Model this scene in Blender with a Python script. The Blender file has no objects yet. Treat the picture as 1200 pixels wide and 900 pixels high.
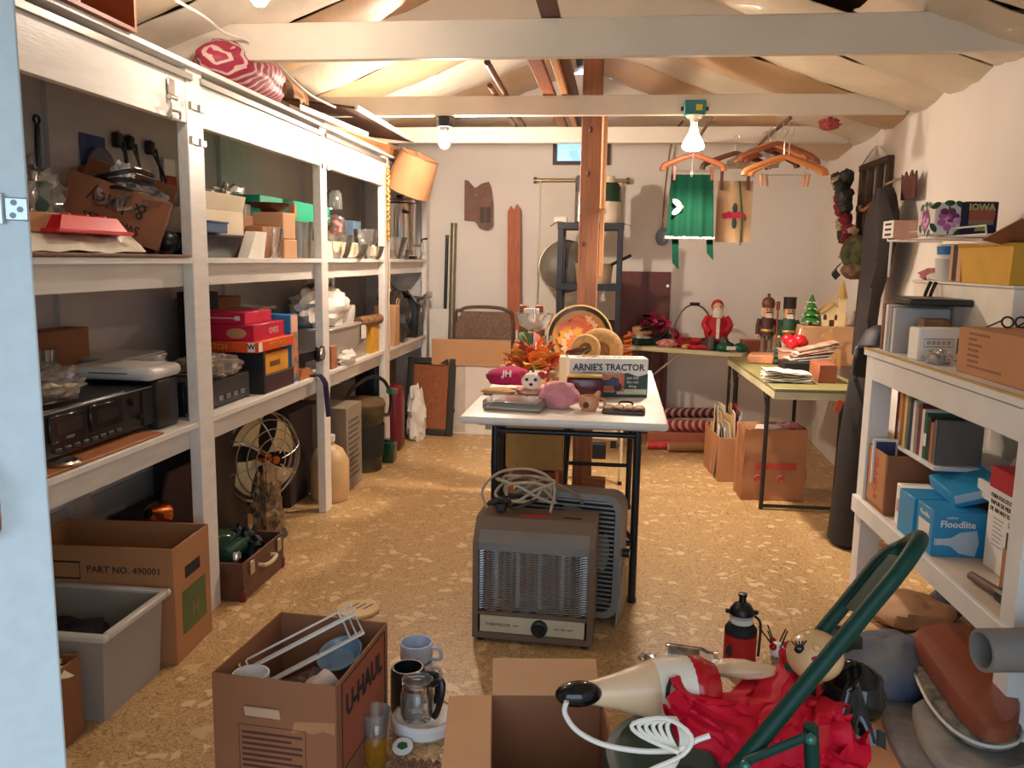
import bpy, bmesh, math, random
from mathutils import Vector as V, Matrix, Euler, noise as NZ
SC = bpy.context.scene; COL = SC.collection; PI = math.pi; rad = math.radians
# ---------------------------------------------------------------- camera
CH = 1.45; FP = 980.0; YAW, PIT, ROL = .1215, .1484, .0163
_f = V((-math.sin(YAW)*math.cos(PIT), math.cos(YAW)*math.cos(PIT), -math.sin(PIT)))
_r = V((math.cos(YAW), math.sin(YAW), 0)); _u = _r.cross(_f)
_r2 = _r*math.cos(ROL)+_u*math.sin(ROL); _u2 = -_r*math.sin(ROL)+_u*math.cos(ROL)
cam = bpy.data.cameras.new('camera'); camo = bpy.data.objects.new('camera', cam); COL.objects.link(camo)
camo.matrix_world = Matrix(((_r2.x, _u2.x, -_f.x, 0), (_r2.y, _u2.y, -_f.y, 0), (_r2.z, _u2.z, -_f.z, CH), (0, 0, 0, 1)))
cam.sensor_width = 36; cam.lens = FP/1200*36; cam.clip_start = .02; cam.clip_end = 100
SC.camera = camo
# ---------------------------------------------------------------- world, daylight through the open front door, exposure
W = bpy.data.worlds.new('sky'); SC.world = W; W.use_nodes = True
W.node_tree.nodes['Background'].inputs[0].default_value = (.64, .82, 1, 1)
W.node_tree.nodes['Background'].inputs[1].default_value = 3.3
SC.view_settings.view_transform = 'Standard'; SC.view_settings.look = 'None'
SC.view_settings.exposure = 0.18; SC.view_settings.gamma = 1; SC.view_settings.use_curve_mapping = False
pl = bpy.data.lights.new('door_portal', 'AREA'); pl.shape = 'RECTANGLE'; pl.size = 2.3; pl.size_y = 2.1
pl.cycles.is_portal = True
plo = bpy.data.objects.new('door_portal', pl); COL.objects.link(plo); plo.location = (.1, -.5, 1.06); plo.rotation_euler = (rad(90), 0, 0)
BULB = 1400.0      # radiance of the lamp bulbs
# ---------------------------------------------------------------- helpers
def A(px, py, X=None, Y=None, Z=None):
    """world point seen at a photo pixel, on the plane X=, Y= or Z="""
    d = _f*FP+_r2*(px-600)-_u2*(py-450)
    t = X/d.x if X is not None else Y/d.y if Y is not None else (Z-CH)/d.z
    return V((0, 0, CH))+d*t
def lin(c):
    return tuple((x/12.92 if x <= .04045 else ((x+.055)/1.055)**2.4) for x in (v/255 for v in c))
MATS = {}
def M(n, c, r=.6, m=0, v=.10, s=6, b=0, bs=40, em=None, es=0, coat=0, c2=None, sheen=0, aniso=None):
    if n in MATS: return MATS[n]
    mt = bpy.data.materials.new(n); mt.use_nodes = True; nt = mt.node_tree; N = nt.nodes; L = nt.links
    p = N['Principled BSDF']; p.inputs['Roughness'].default_value = r; p.inputs['Metallic'].default_value = m
    p.inputs['Coat Weight'].default_value = coat
    if sheen: p.inputs['Sheen Weight'].default_value = sheen
    tc = N.new('ShaderNodeTexCoord'); nz = N.new('ShaderNodeTexNoise'); nz.inputs['Scale'].default_value = s; nz.inputs['Detail'].default_value = 4
    src = tc.outputs['Object']
    if aniso:
        mp = N.new('ShaderNodeMapping'); mp.inputs['Scale'].default_value = aniso; L.new(src, mp.inputs[0]); src = mp.outputs[0]
    L.new(src, nz.inputs['Vector'])
    rp = N.new('ShaderNodeValToRGB'); l = lin(c); e = rp.color_ramp.elements
    e[0].position = .32; e[1].position = .68
    d = lin(c2) if c2 else tuple(min(1, x*(1+v)) for x in l)
    e[0].color = (*[x*(1-v) for x in l], 1) if not c2 else (*l, 1); e[1].color = (*d, 1)
    L.new(nz.outputs['Fac'], rp.inputs[0]); L.new(rp.outputs[0], p.inputs['Base Color'])
    if b:
        n2 = N.new('ShaderNodeTexNoise'); n2.inputs['Scale'].default_value = bs; n2.inputs['Detail'].default_value = 3
        L.new(src, n2.inputs['Vector'])
        bp = N.new('ShaderNodeBump'); bp.inputs['Strength'].default_value = b; bp.inputs['Distance'].default_value = .01
        L.new(n2.outputs['Fac'], bp.inputs['Height']); L.new(bp.outputs[0], p.inputs['Normal'])
    if em:
        p.inputs['Emission Color'].default_value = (*lin(em), 1); p.inputs['Emission Strength'].default_value = es
    MATS[n] = mt; return mt
def GL(n, tint=(235, 240, 238), refl=.10, r=.04, fog=0, fc=(230, 230, 230)):
    """thin clear glass / plastic film: see-through with a gloss that grows at grazing angles"""
    if n in MATS: return MATS[n]
    mt = bpy.data.materials.new(n); mt.use_nodes = True; nt = mt.node_tree; N = nt.nodes; L = nt.links
    N.remove(N['Principled BSDF']); out = N['Material Output']
    t = N.new('ShaderNodeBsdfTransparent'); t.inputs[0].default_value = (*lin(tint), 1)
    g = N.new('ShaderNodeBsdfGlossy'); g.inputs[0].default_value = (1, 1, 1, 1); g.inputs[1].default_value = r
    fr = N.new('ShaderNodeFresnel'); fr.inputs[0].default_value = 1.5
    ad = N.new('ShaderNodeMath'); ad.inputs[1].default_value = refl; L.new(fr.outputs[0], ad.inputs[0])
    mx = N.new('ShaderNodeMixShader'); L.new(ad.outputs[0], mx.inputs[0]); L.new(t.outputs[0], mx.inputs[1]); L.new(g.outputs[0], mx.inputs[2])
    last = mx
    if fog:
        df = N.new('ShaderNodeBsdfDiffuse'); df.inputs[0].default_value = (*lin(fc), 1)
        m2 = N.new('ShaderNodeMixShader'); m2.inputs[0].default_value = fog; L.new(mx.outputs[0], m2.inputs[1]); L.new(df.outputs[0], m2.inputs[2]); last = m2
    L.new(last.outputs[0], out.inputs[0]); MATS[n] = mt; return mt
def look(d, up=V((0, 0, 1))):
    z = V(d).normalized(); x = up.cross(z)
    if x.length < 1e-4: x = V((1, 0, 0))
    x.normalize(); y = z.cross(x)
    return Matrix((x, y, z)).transposed()
def smooth_path(pts, k=5, closed=False):
    pts = [V(p) for p in pts]; n = len(pts); out = []
    for i in range(n if closed else n-1):
        g = (lambda j: pts[j % n]) if closed else (lambda j: pts[max(0, min(n-1, j))])
        a, b, c, d = g(i-1), g(i), g(i+1), g(i+2)
        for q in range(k):
            t = q/k
            out.append(.5*((2*b)+(c-a)*t+(2*a-5*b+4*c-d)*t*t+(3*b-a-3*c+d)*t**3))
    if not closed: out.append(pts[-1])
    return out
class B:
    def __init__(s): s.bm = bmesh.new()
    def quadgrid(s, rows, closeu=False, closev=False):
        vs = [[s.bm.verts.new(p) for p in r] for r in rows]; nu = len(vs); nv = len(vs[0])
        for i in range(nu if closeu else nu-1):
            for j in range(nv if closev else nv-1):
                try: s.bm.faces.new((vs[i][j], vs[(i+1) % nu][j], vs[(i+1) % nu][(j+1) % nv], vs[i][(j+1) % nv]))
                except ValueError: pass
        return vs
    def box(s, x0, x1, y0, y1, z0, z1, bev=0, R=None, c=None, seg=1):
        r = bmesh.ops.create_cube(s.bm, size=1); vs = r['verts']
        o = V(((x0+x1)/2, (y0+y1)/2, (z0+z1)/2)); d = V((abs(x1-x0), abs(y1-y0), abs(z1-z0)))
        for v in vs: v.co = V((v.co.x*d.x, v.co.y*d.y, v.co.z*d.z))+o
        if bev:
            es = list({e for v in vs for e in v.link_edges})
            rr = bmesh.ops.bevel(s.bm, geom=es, offset=min(bev, min(d)*.49), segments=seg, affect='EDGES', profile=.5)
            vs = list({v for f in rr['faces'] for v in f.verts}|{v for v in vs if v.is_valid})
        if R is not None:
            cc = V(c) if c is not None else o
            for v in vs: v.co = R@(v.co-cc)+cc
        return s
    def bx(s, c, d, rot=(0, 0, 0), bev=0, seg=1):
        R = Euler(rot).to_matrix(); c = V(c)
        return s.box(c.x-d[0]/2, c.x+d[0]/2, c.y-d[1]/2, c.y+d[1]/2, c.z-d[2]/2, c.z+d[2]/2, bev, R, c, seg)
    def cyl(s, a, b, r, r2=None, n=12, caps=True):
        a, b = V(a), V(b); r2 = r if r2 is None else r2; m = look(b-a)
        ring = lambda c, q: [c+m@V((math.cos(t*2*PI/n)*q, math.sin(t*2*PI/n)*q, 0)) for t in range(n)]
        vs = s.quadgrid([ring(a, r), ring(b, r2)], closev=True)
        if caps:
            s.bm.faces.new(vs[0][::-1]); s.bm.faces.new(vs[1])
        return s
    def lathe(s, prof, n=20, c=(0, 0, 0), R=None, caps=True):
        c = V(c); rows = []
        for r, z in prof:
            row = [V((math.cos(t*2*PI/n)*max(r, 1e-4), math.sin(t*2*PI/n)*max(r, 1e-4), z)) for t in range(n)]
            rows.append([c+(R@p if R is not None else p) for p in row])
        vs = s.quadgrid(rows, closev=True)
        if caps:
            s.bm.faces.new(vs[0][::-1]); s.bm.faces.new(vs[-1])
        return s
    def tube(s, pts, r, n=6, closed=False, sm=0, caps=True):
        pts = smooth_path(pts, sm, closed) if sm else [V(p) for p in pts]
        N = len(pts); rows = []; up = V((.123, .2, 1)).normalized()
        for i, p in enumerate(pts):
            d = (pts[(i+1) % N]-pts[i-1]) if closed else (pts[min(N-1, i+1)]-pts[max(0, i-1)])
            if d.length < 1e-7: d = V((0, 0, 1))
            d.normalize(); x = up.cross(d)
            if x.length < 1e-3: x = V((1, 0, 0)).cross(d)
            x.normalize(); y = d.cross(x); up = y if abs(y.dot(d)) < .9 else up
            q = r(i/(N-1)) if callable(r) else r
            rows.append([p+(x*math.cos(t*2*PI/n)+y*math.sin(t*2*PI/n))*q for t in range(n)])
        vs = s.quadgrid(rows, closeu=closed, closev=True)
        if not closed and caps:
            s.bm.faces.new(vs[0][::-1]); s.bm.faces.new(vs[-1])
        return s
    def ell(s, c, r, n=16, k=10, R=None, amp=0, fr=3, seed=0, zmin=None):
        """ellipsoid, optionally lumpy (amp) and flattened below zmin (local)"""
        c = V(c); rows = []; r = V(r) if not isinstance(r, (int, float)) else V((r, r, r))
        for i in range(k+1):
            a = -PI/2+PI*i/k; row = []
            for j in range(n):
                t = 2*PI*j/n; d = V((math.cos(a)*math.cos(t), math.cos(a)*math.sin(t), math.sin(a)))
                if i in (0, k): d = V((0, 0, -1 if i == 0 else 1))+V((math.cos(t), math.sin(t), 0))*1e-3
                q = 1+amp*NZ.noise(d*fr+V((seed*7.3, seed*3.1, seed)))+amp*.5*NZ.noise(d*fr*2.3+V((seed, 9, seed*2)))
                p = V((d.x*r.x, d.y*r.y, d.z*r.z))*q
                if zmin is not None: p.z = max(p.z, zmin)
                row.append(c+(R@p if R is not None else p))
            rows.append(row)
        vs = s.quadgrid(rows, closev=True); s.bm.faces.new(vs[0][::-1]); s.bm.faces.new(vs[-1])
        return s
    def prism(s, poly, z0, z1, R=None, c=(0, 0, 0)):
        """2D outline (x,y) extruded z0..z1, then rotated by R about origin and moved to c"""
        c = V(c); f = lambda x, y, z: c+(R@V((x, y, z)) if R is not None else V((x, y, z)))
        a = [s.bm.verts.new(f(x, y, z0)) for x, y in poly]; b = [s.bm.verts.new(f(x, y, z1)) for x, y in poly]
        n = len(poly); s.bm.faces.new(a[::-1]); s.bm.faces.new(b)
        for i in range(n): s.bm.faces.new((a[i], a[(i+1) % n], b[(i+1) % n], b[i]))
        return s
    def sheet(s, fn, nu, nv, th=0):
        """surface fn(u,v) 0..1; th gives it a real thickness"""
        rows = [[V(fn(i/nu, j/nv)) for j in range(nv+1)] for i in range(nu+1)]
        if not th: s.quadgrid(rows); return s
        nn = []
        for i in range(nu+1):
            r = []
            for j in range(nv+1):
                a = rows[min(i+1, nu)][j]-rows[max(i-1, 0)][j]; b = rows[i][min(j+1, nv)]-rows[i][max(j-1, 0)]
                q = a.cross(b); r.append(q.normalized() if q.length > 1e-9 else V((0, 0, 1)))
            nn.append(r)
        bk = [[rows[i][j]-nn[i][j]*th for j in range(nv+1)] for i in range(nu+1)]
        a = s.quadgrid(rows); b = s.quadgrid([r[::-1] for r in bk]); 
        for i in range(nu):
            for (ja, jb) in ((0, nv), (nv, 0)):
                try: s.bm.faces.new((a[i][ja], a[i+1][ja], b[i+1][jb], b[i][jb]) if ja == nv else (a[i+1][ja], a[i][ja], b[i][jb], b[i+1][jb]))
                except ValueError: pass
        for j in range(nv):
            for i in (0, nu):
                q = (a[i][j], a[i][j+1], b[i][nv-j-1], b[i][nv-j])
                try: s.bm.faces.new(q if i == 0 else q[::-1])
                except ValueError: pass
        return s
    def xf(s, m):
        for v in s.bm.verts: v.co = m@v.co
        return s
    def mesh(s, name, mat, sm=True, ang=40):
        me = bpy.data.meshes.new(name); bmesh.ops.recalc_face_normals(s.bm, faces=s.bm.faces[:])
        s.bm.to_mesh(me); s.bm.free(); me.materials.append(mat)
        if sm:
            me.polygons.foreach_set('use_smooth', [True]*len(me.polygons)); me.set_sharp_from_angle(angle=rad(ang))
        return me
def put(name, me, parent=None, loc=(0, 0, 0), rot=(0, 0, 0)):
    o = bpy.data.objects.new(name, me); COL.objects.link(o); o.location = loc; o.rotation_euler = rot
    if parent: o.parent = parent
    return o
def tag(o, label=None, cat=None, group=None, kind=None):
    for k, v in (('label', label), ('category', cat), ('group', group), ('kind', kind)):
        if v: o[k] = v
    return o
def T(name, label, cat, loc=(0, 0, 0), rz=0, group=None, rot=None):
    return tag(put(name, None, None, loc, rot or (0, 0, rz)), label, cat, group)
def P(par, name, b, mat, label=None, loc=(0, 0, 0), rot=(0, 0, 0), sm=True, kind=None, ang=40):
    return tag(put(name, b.mesh(name, mat, sm, ang), par, loc, rot), label, None, None, kind)
def S(name, b, mat, label, cat, loc=(0, 0, 0), rz=0, group=None, rot=None, sm=True, ang=40, kind=None):
    return tag(put(name, b.mesh(name, mat, sm, ang), None, loc, rot or (0, 0, rz)), label, cat, group, kind)
def ST(name, b, mat, par=None, label=None):
    o = put(name, b.mesh(name, mat), par)
    if not par: o['kind'] = 'structure'
    if label: o['label'] = label
    return o
def again(par, name, me, loc=(0, 0, 0), rot=(0, 0, 0)):
    return put(name, me, par, loc, rot)
def copy_tree(o, parent=None, **kw):
    c = o.copy(); COL.objects.link(c); c.parent = parent
    for k, v in kw.items(): c[k] = v
    for ch in list(o.children): copy_tree(ch, c)
    return c
def txt(par, s, size, loc, rot, mat, name='lettering', sx=1, align='CENTER', bold=0, ext=.0006):
    cu = bpy.data.curves.new('t', 'FONT'); cu.body = s; cu.size = size; cu.align_x = align; cu.align_y = 'CENTER'; cu.extrude = ext; cu.offset = bold
    cu.resolution_u = 2
    o = bpy.data.objects.new('t', cu); COL.objects.link(o)
    me = bpy.data.meshes.new_from_object(o.evaluated_get(bpy.context.evaluated_depsgraph_get())); bpy.data.objects.remove(o)
    me.materials.clear(); me.materials.append(mat); me.name = name
    q = put(name, me, par, loc, rot); q.scale = (sx, 1, 1); return q
# ---------------------------------------------------------------- materials of the room
def wall_mat(n, c, b=.15):
    return M(n, c, r=.85, v=.05, s=1.5, b=b, bs=14)
white_wall = wall_mat('painted wall', (232, 225, 216)); white_paint = M('white gloss paint on wood', (232, 227, 219), r=.38, v=.05, s=5, b=.08, bs=25, aniso=(8, 1, 8))
beam_paint = M('white paint on joists', (222, 212, 196), r=.55, v=.06, s=3, b=.1, bs=20)
def floor_mat():
    mt = bpy.data.materials.new('pebble vinyl'); mt.use_nodes = True; nt = mt.node_tree; N = nt.nodes; L = nt.links; p = N['Principled BSDF']
    tc = N.new('ShaderNodeTexCoord'); src = tc.outputs['Object']
    wn = N.new('ShaderNodeTexNoise'); wn.inputs['Scale'].default_value = 14; L.new(src, wn.inputs['Vector'])
    mxv = N.new('ShaderNodeMixRGB'); mxv.blend_type = 'LINEAR_LIGHT'; mxv.inputs[0].default_value = .045; L.new(src, mxv.inputs[1]); L.new(wn.outputs['Color'], mxv.inputs[2])
    def vor(scale, feat):
        v = N.new('ShaderNodeTexVoronoi'); v.feature = feat; v.inputs['Scale'].default_value = scale; L.new(mxv.outputs[0], v.inputs['Vector']); return v
    def ramp(a, b, ca=(0, 0, 0, 1), cb=(1, 1, 1, 1)):
        r = N.new('ShaderNodeValToRGB'); r.color_ramp.elements[0].position = a; r.color_ramp.elements[1].position = b
        r.color_ramp.elements[0].color = ca; r.color_ramp.elements[1].color = cb; return r
    e1 = vor(17, 'DISTANCE_TO_EDGE'); c1 = vor(17, 'F1'); e2 = vor(58, 'DISTANCE_TO_EDGE'); c2 = vor(58, 'F1')
    # small pebbles
    r2 = ramp(0.02, .10, (*lin((150, 116, 72)), 1), (*lin((204, 168, 118)), 1)); L.new(e2.outputs['Distance'], r2.inputs[0])
    t2 = N.new('ShaderNodeMixRGB'); t2.blend_type = 'MULTIPLY'; t2.inputs[0].default_value = .45; L.new(r2.outputs[0], t2.inputs[1])
    s2 = N.new('ShaderNodeSeparateColor'); L.new(c2.outputs['Color'], s2.inputs[0])
    q2 = ramp(0, 1, (.78, .74, .66, 1), (1.0, 1, .96, 1)); L.new(s2.outputs[0], q2.inputs[0]); L.new(q2.outputs[0], t2.inputs[2])
    # large flat stones, only in some cells
    s1 = N.new('ShaderNodeSeparateColor'); L.new(c1.outputs['Color'], s1.inputs[0])
    g1 = N.new('ShaderNodeMath'); g1.operation = 'LESS_THAN'; g1.inputs[1].default_value = .38; L.new(s1.outputs[0], g1.inputs[0])
    m1 = ramp(.13, .17); L.new(e1.outputs['Distance'], m1.inputs[0])
    mm = N.new('ShaderNodeMath'); mm.operation = 'MULTIPLY'; L.new(g1.outputs[0], mm.inputs[0]); L.new(m1.outputs[0], mm.inputs[1])
    k1 = ramp(0, 1, (*lin((196, 162, 112)), 1), (*lin((226, 198, 152)), 1)); L.new(s1.outputs[1], k1.inputs[0])
    mx = N.new('ShaderNodeMixRGB'); L.new(mm.outputs[0], mx.inputs[0]); L.new(t2.outputs[0], mx.inputs[1]); L.new(k1.outputs[0], mx.inputs[2])
    L.new(mx.outputs[0], p.inputs['Base Color']); p.inputs['Roughness'].default_value = .42
    bp = N.new('ShaderNodeBump'); bp.inputs['Strength'].default_value = .12; bp.inputs['Distance'].default_value = .003; L.new(e2.outputs['Distance'], bp.inputs['Height']); L.new(bp.outputs[0], p.inputs['Normal'])
    return mt
XL, XR, YB, YF, ZW, XM, ZM = -2.2, 1.63, 7.15, -.5, 2.30, -.33, 3.02
SX = -1.6       # front plane of the built-in shelving
Z2, Z1 = 1.435, .80   # upper and middle shelf tops
ST('floor', B().box(XL-.1, XR+.1, YF-.1, YB+.1, -.1, 0), floor_mat())
ST('wall_left', B().box(XL-.12, XL, YF-.1, YB+.1, 0, ZW), white_wall)
ST('wall_right', B().prism([(1.46, YF-.1), (1.64, YB+.1), (1.76, YB+.1), (1.76, YF-.1)], 0, ZW+.04), white_wall)
# back gable wall with a small gable window opening
gw = (A(653, 150, Y=YB).x, A(712, 150, Y=YB).x, 2.26, 2.50)
bw = B(); R90 = Matrix.Rotation(PI/2, 3, 'X')
for poly in ([(XL-.1, 0), (XR+.1, 0), (XR+.1, gw[2]), (XL-.1, gw[2])],
             [(XL-.1, gw[2]), (gw[0], gw[2]), (gw[0], 3.02), (XM, 3.02), (XL-.1, ZW)],
             [(gw[1], gw[2]), (XR+.1, gw[2]), (XR+.1, ZW), (gw[1], ZM-.1)], [(gw[0], gw[3]), (gw[1], gw[3]), (gw[1], 2.95), (gw[0], 2.95)]):
    bw.prism(poly, -.12, 0, R90, (0, YB, 0))
ST('wall_back', bw, white_wall)
# front wall with the open doorway behind the viewer
fw = B(); D0, D1, DH = -1.05, 1.25, 2.1
fw.box(XL-.1, D0, YF-.1, YF, 0, ZW).box(D1, XR+.1, YF-.1, YF, 0, ZW).box(D0, D1, YF-.1, YF, DH, ZW)
fw.prism([(XL-.1, ZW), (XR+.1, ZW), (XM, 3.1)], 0, .1, R90, (0, YF, 0))
ST('wall_front', fw, white_wall)
ST('baseboard_back', B().box(XL, XR, YB-.015, YB, 0, .07, .004), M('skirting', (196, 186, 172), r=.6))
gd = M('dark window frame', (62, 40, 28), r=.5)
wn = ST('window_1', B().box(gw[0]-.03, gw[1]+.03, YB-.03, YB+.03, gw[2]-.03, gw[2]).box(gw[0]-.03, gw[0], YB-.03, YB+.03, gw[2], gw[3]).box(gw[1], gw[1]+.03, YB-.03, YB+.03, gw[2], gw[3]).box(gw[0]-.03, gw[1]+.03, YB-.03, YB+.03, gw[3], gw[3]+.03), gd)
P(wn, 'pane', B().box(gw[0], gw[1], YB+.03, YB+.035, gw[2], gw[3]), GL('window pane', (190, 205, 225), .08))
# outdoor yard ground seen by the light only through the door opening
ST('floor_outside', B().box(-8, 8, -9, YF-.1, -.25, -.1), M('concrete drive', (150, 148, 140), r=.9))
# ---- roof deck and paper-faced insulation
deck = M('dark roof boards', (92, 54, 32), r=.85, v=.2, aniso=(1, 12, 1))
cl = B()
cl.prism([(XL-.25, ZW-.02), (XM, ZM+.03), (XR+.25, ZW-.02), (XR+.25, ZW+.12), (XM, ZM+.2), (XL-.25, ZW+.12)], YF-.2, YB+.2, Matrix(((1, 0, 0), (0, 0, 1), (0, 1, 0))))
ceil = ST('ceiling', cl, deck)
def paper(n, c, b=.8): return M(n, c, r=.5, v=.12, s=2.5, b=b, bs=9, coat=.15)
papers = [paper('cream paper facing', (212, 198, 174)), paper('pale paper facing', (220, 210, 192)), paper('kraft paper facing', (192, 160, 124), .3)]
random.seed(4)
def batt(side, y0, y1, u0, u1, mat, sag, seed, skew=0):
    """one sagging insulation batt under the rafters; u runs from the wall (0) to the ridge (1)"""
    xw = XL if side < 0 else XR
    def fn(a, b):
        u = u0+(u1-u0)*a; y = y0+(y1-y0)*b+skew*a
        x = xw+(XM-xw)*u; z = ZW-.012+(ZM-ZW)*u
        d = sag*math.sin(PI*b)**.7*(.35+.65*math.sin(PI*min(1, max(0, a))))
        d += .018*NZ.noise(V((u*5+seed, y*3, seed)))+.010*NZ.noise(V((u*14, y*11+seed, 0)))+.012*abs(NZ.noise(V((u*9+y*4, seed*3, 1))))
        return (x, y, z-.012-max(-.01, d)*.9)
    o = P(ceil, 'insulation_batt', B().sheet(fn, 26, 12, .006), mat)
ys = [-.45, .35, 1.0, 1.62, 2.2, 2.78, 3.36, 3.94, 4.5, 5.06, 5.62, 6.3, 7.13]
for i in range(len(ys)-1):
    y0, y1 = ys[i], ys[i+1]; g = .010+.014*random.random()
    batt(-1, y0+g, y1-g, .0, .98, papers[[0, 1, 0, 0, 0, 0, 1, 2, 0, 2, 1, 2][i]], .05+.05*random.random(), i+.3, [0, .04, -.05, .05, 0, .06, -.06, .05, -.03, .04, 0, 0][i]*.6)
    if i == 6:   # torn batt on the right side leaves the boards bare
        batt(1, y0+g, y1-g, .0, .34, papers[0], .06, i+5.1, .0); batt(1, y0+g+.18, y1-g, .55, .98, papers[1], .10, i+5.7, .06)
    elif i == 5:
        batt(1, y0+g+.04, y1-g-.02, .0, .98, papers[0], .10, i+5.2, .08)
    elif i == 8:
        batt(1, y0+g, y1-g, .0, .55, papers[0], .07, i+6.1, .0); batt(1, y0+g, y1-g-.2, .62, .98, papers[2], .05, i+6.3, .05)
    else:
        batt(1, y0+g, y1-g, .0, .98, papers[[0, 1, 0, 0, 0, 0, 0, 0, 0, 2, 0, 2][i]], .05+.05*random.random(), i+5.4, [0, .04, .05, -.05, 0, 0, 0, .05, 0, .04, 0, 0][i]*.6)
# ---- white joists across the room
def joist(y, z0, z1, lab, th=.045, dz=0):
    o = S('ceiling_joist', B().box(XL+.03, XR-.1, -th/2, th/2, z0, z1, .003), beam_paint, lab, 'beam', (0, y, 0), group='white joists under the roof')
    return o
joist(3.57, 2.265, 2.415, 'near white painted joist spanning the room above the shelving, full width at top')
joist(4.96, 2.265, 2.375, 'middle white joist that carries both lit bulbs')
joist(6.1, 2.265, 2.375, 'far white joist close to the back wall above the hanging apron')
S('collar_tie', B().box(-1.25, .62, -.02, .02, 2.60, 2.72, .003), beam_paint, 'short white collar tie high under the ridge between two joists', 'beam', (0, 4.25, 0))
# ---- wooden post and the boards and poles laid over the joists
fir = M('reddish fir post', (140, 90, 60), r=.6, v=.25, s=3, b=.15, bs=14, aniso=(14, 14, 1)); fir2 = M('pale pine strip', (180, 126, 82), r=.6, v=.15, s=4, aniso=(14, 14, 1))
dk = M('dark brown board', (96, 54, 34), r=.5, v=.2, s=3, aniso=(12, 1, 12))
px = A(690, 300, Y=5.08).x
t = T('wooden_post', 'reddish brown wooden roof post rising behind the folding table', 'post', (px, 5.08, 0))
P(t, 'plank', B().box(-.062, .055, -.045, .045, 0, 2.62, .004), fir)
P(t, 'side_plank', B().box(.058, .085, -.035, .05, 1.35, 2.35, .003), fir2)
P(t, 'round_rod', B().cyl((.073, -.055, 1.75), (.073, -.055, 2.3), .017), fir2)
kn = M('wood knot', (94, 48, 26), r=.6)
for z in (1.55, 1.95, 2.2): P(t, 'knot', B().ell((-.02+.03*(z-1.8), -.045, z), (.012, .003, .02), 10, 6), kn)
def longboard(xa, y0, y1, z, w, h, mat, lab, rz=0, name='long_board', rnd=False):
    b = B()
    if rnd: b.cyl((0, 0, w/2), (0, y1-y0, w/2), w/2, n=12)
    else: b.box(-w/2, w/2, 0, y1-y0, 0, h, .003)
    return S(name, b, mat, lab, 'board' if not rnd else 'pole', (xa, y0, z), rz)
zt = 2.378
longboard(A(657, 20, Z=2.5).x-.02, 2.3, 6.7, 2.417, .075, .03, dk, 'dark brown long board laid over the joists under the ridge')
longboard(-.33, 3.75, 6.6, zt, .035, .03, fir2, 'pale pine strip laid lengthwise over the joists beside the dark board')
longboard(-.42, 3.75, 6.75, zt, .07, .028, M('mid brown board', (130, 76, 46), v=.2, aniso=(12, 1, 12)), 'mid brown board laid over the joists left of the pale strip')
pole = M('brown round pole', (104, 62, 40), r=.5, v=.2)
longboard(-.66, 4.2, 6.7, zt, .032, 0, pole, 'longer brown round pole resting on the joists', rz=.02, name='round_pole', rnd=True)
longboard(-.73, 4.75, 6.75, zt, .03, 0, pole, 'shorter brown round pole resting on the joists beside the longer one', rz=.02, name='round_pole', rnd=True)
# ---- lamps
bulb_m = M('lit bulb', (255, 240, 220), em=(255, 233, 213), es=BULB); flood_m = M('lit flood face', (255, 240, 220), em=(255, 235, 216), es=170)
blk = M('black bakelite', (26, 24, 22), r=.4); porcelain = M('porcelain', (225, 220, 210), r=.3)
nearb_m = M('lit near bulb', (255, 240, 220), em=(255, 233, 213), es=235)
def bare_bulb(loc, lab, bm=None):
    t = T('ceiling_bulb', lab, 'lamp', loc)
    P(t, 'lamp_holder', B().lathe([(.045, .0), (.05, .012), (.05, .05), (.03, .06)], 16).cyl((0, 0, -.022), (0, 0, .001), .022, .03), blk)
    P(t, 'bulb', B().lathe([(.0, -.122), (.018, -.118), (.031, -.1), (.034, -.082), (.03, -.062), (.018, -.042), (.014, -.024)], 16), bm or bulb_m)
    return t
l1 = A(521, 134, Y=4.965); bare_bulb((l1.x, 4.965, 2.205), 'lit bare bulb in a round black holder under the middle joist')
l3 = A(304, -8, Y=2.9); t = bare_bulb((l3.x, 2.9, 2.415), 'lit bare bulb cut off at the top edge above the left shelving', nearb_m)
P(t, 'drop_rod', B().cyl((0, 0, .06), (0, 0, .22), .008), blk)
l2 = A(814, 128, Y=4.93); teal = M('teal junction box', (52, 128, 132), r=.5)
t = T('flood_lamp', 'lit white reflector flood bulb on a teal box at the middle joist', 'lamp', (l2.x, 4.918, l2.z))
P(t, 'junction_box', B().box(-.06, .06, -.025, .018, -.035, .045, .006), teal)
for x in (-.075, .06): P(t, 'ear', B().box(x, x+.015, -.01, .01, -.01, .01), blk)
P(t, 'sticker', B().box(.005, .04, -.027, -.0255, -.012, .02), M('yellow sticker', (226, 204, 60)))
P(t, 'socket', B().cyl((0, 0, -.036), (0, 0, -.05), .05, .04, 16).cyl((0, 0, -.05), (0, 0, -.075), .022, n=14), porcelain)
P(t, 'reflector', B().lathe([(.016, -.072), (.02, -.10), (.026, -.125), (.045, -.16), (.06, -.19), (.062, -.2)], 20, caps=False), M('lit frosted reflector', (255, 240, 220), em=(255, 226, 180), es=9))
P(t, 'flood_face', B().lathe([(.062, -.2), (.06, -.212), (.045, -.222), (.02, -.227), (.0, -.228)], 20, caps=False), flood_m)
sp = bpy.data.lights.new('flood_beam', 'SPOT'); sp.energy = 145; sp.color = lin((255, 235, 216)); sp.spot_size = rad(125); sp.spot_blend = .75; sp.shadow_soft_size = .05
spo = bpy.data.objects.new('flood_beam', sp); COL.objects.link(spo); spo.parent = t; spo.location = (0, 0, -.26)
P(t, 'pull_cord', B().tube([(0, -.03, -.05), (.004, -.065, -.1), (-.002, -.07, -.25), (-.006, -.07, -.36)], .004, sm=4).ell((-.006, -.07, -.365), (.007, .007, .012), 8, 6), porcelain)
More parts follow.
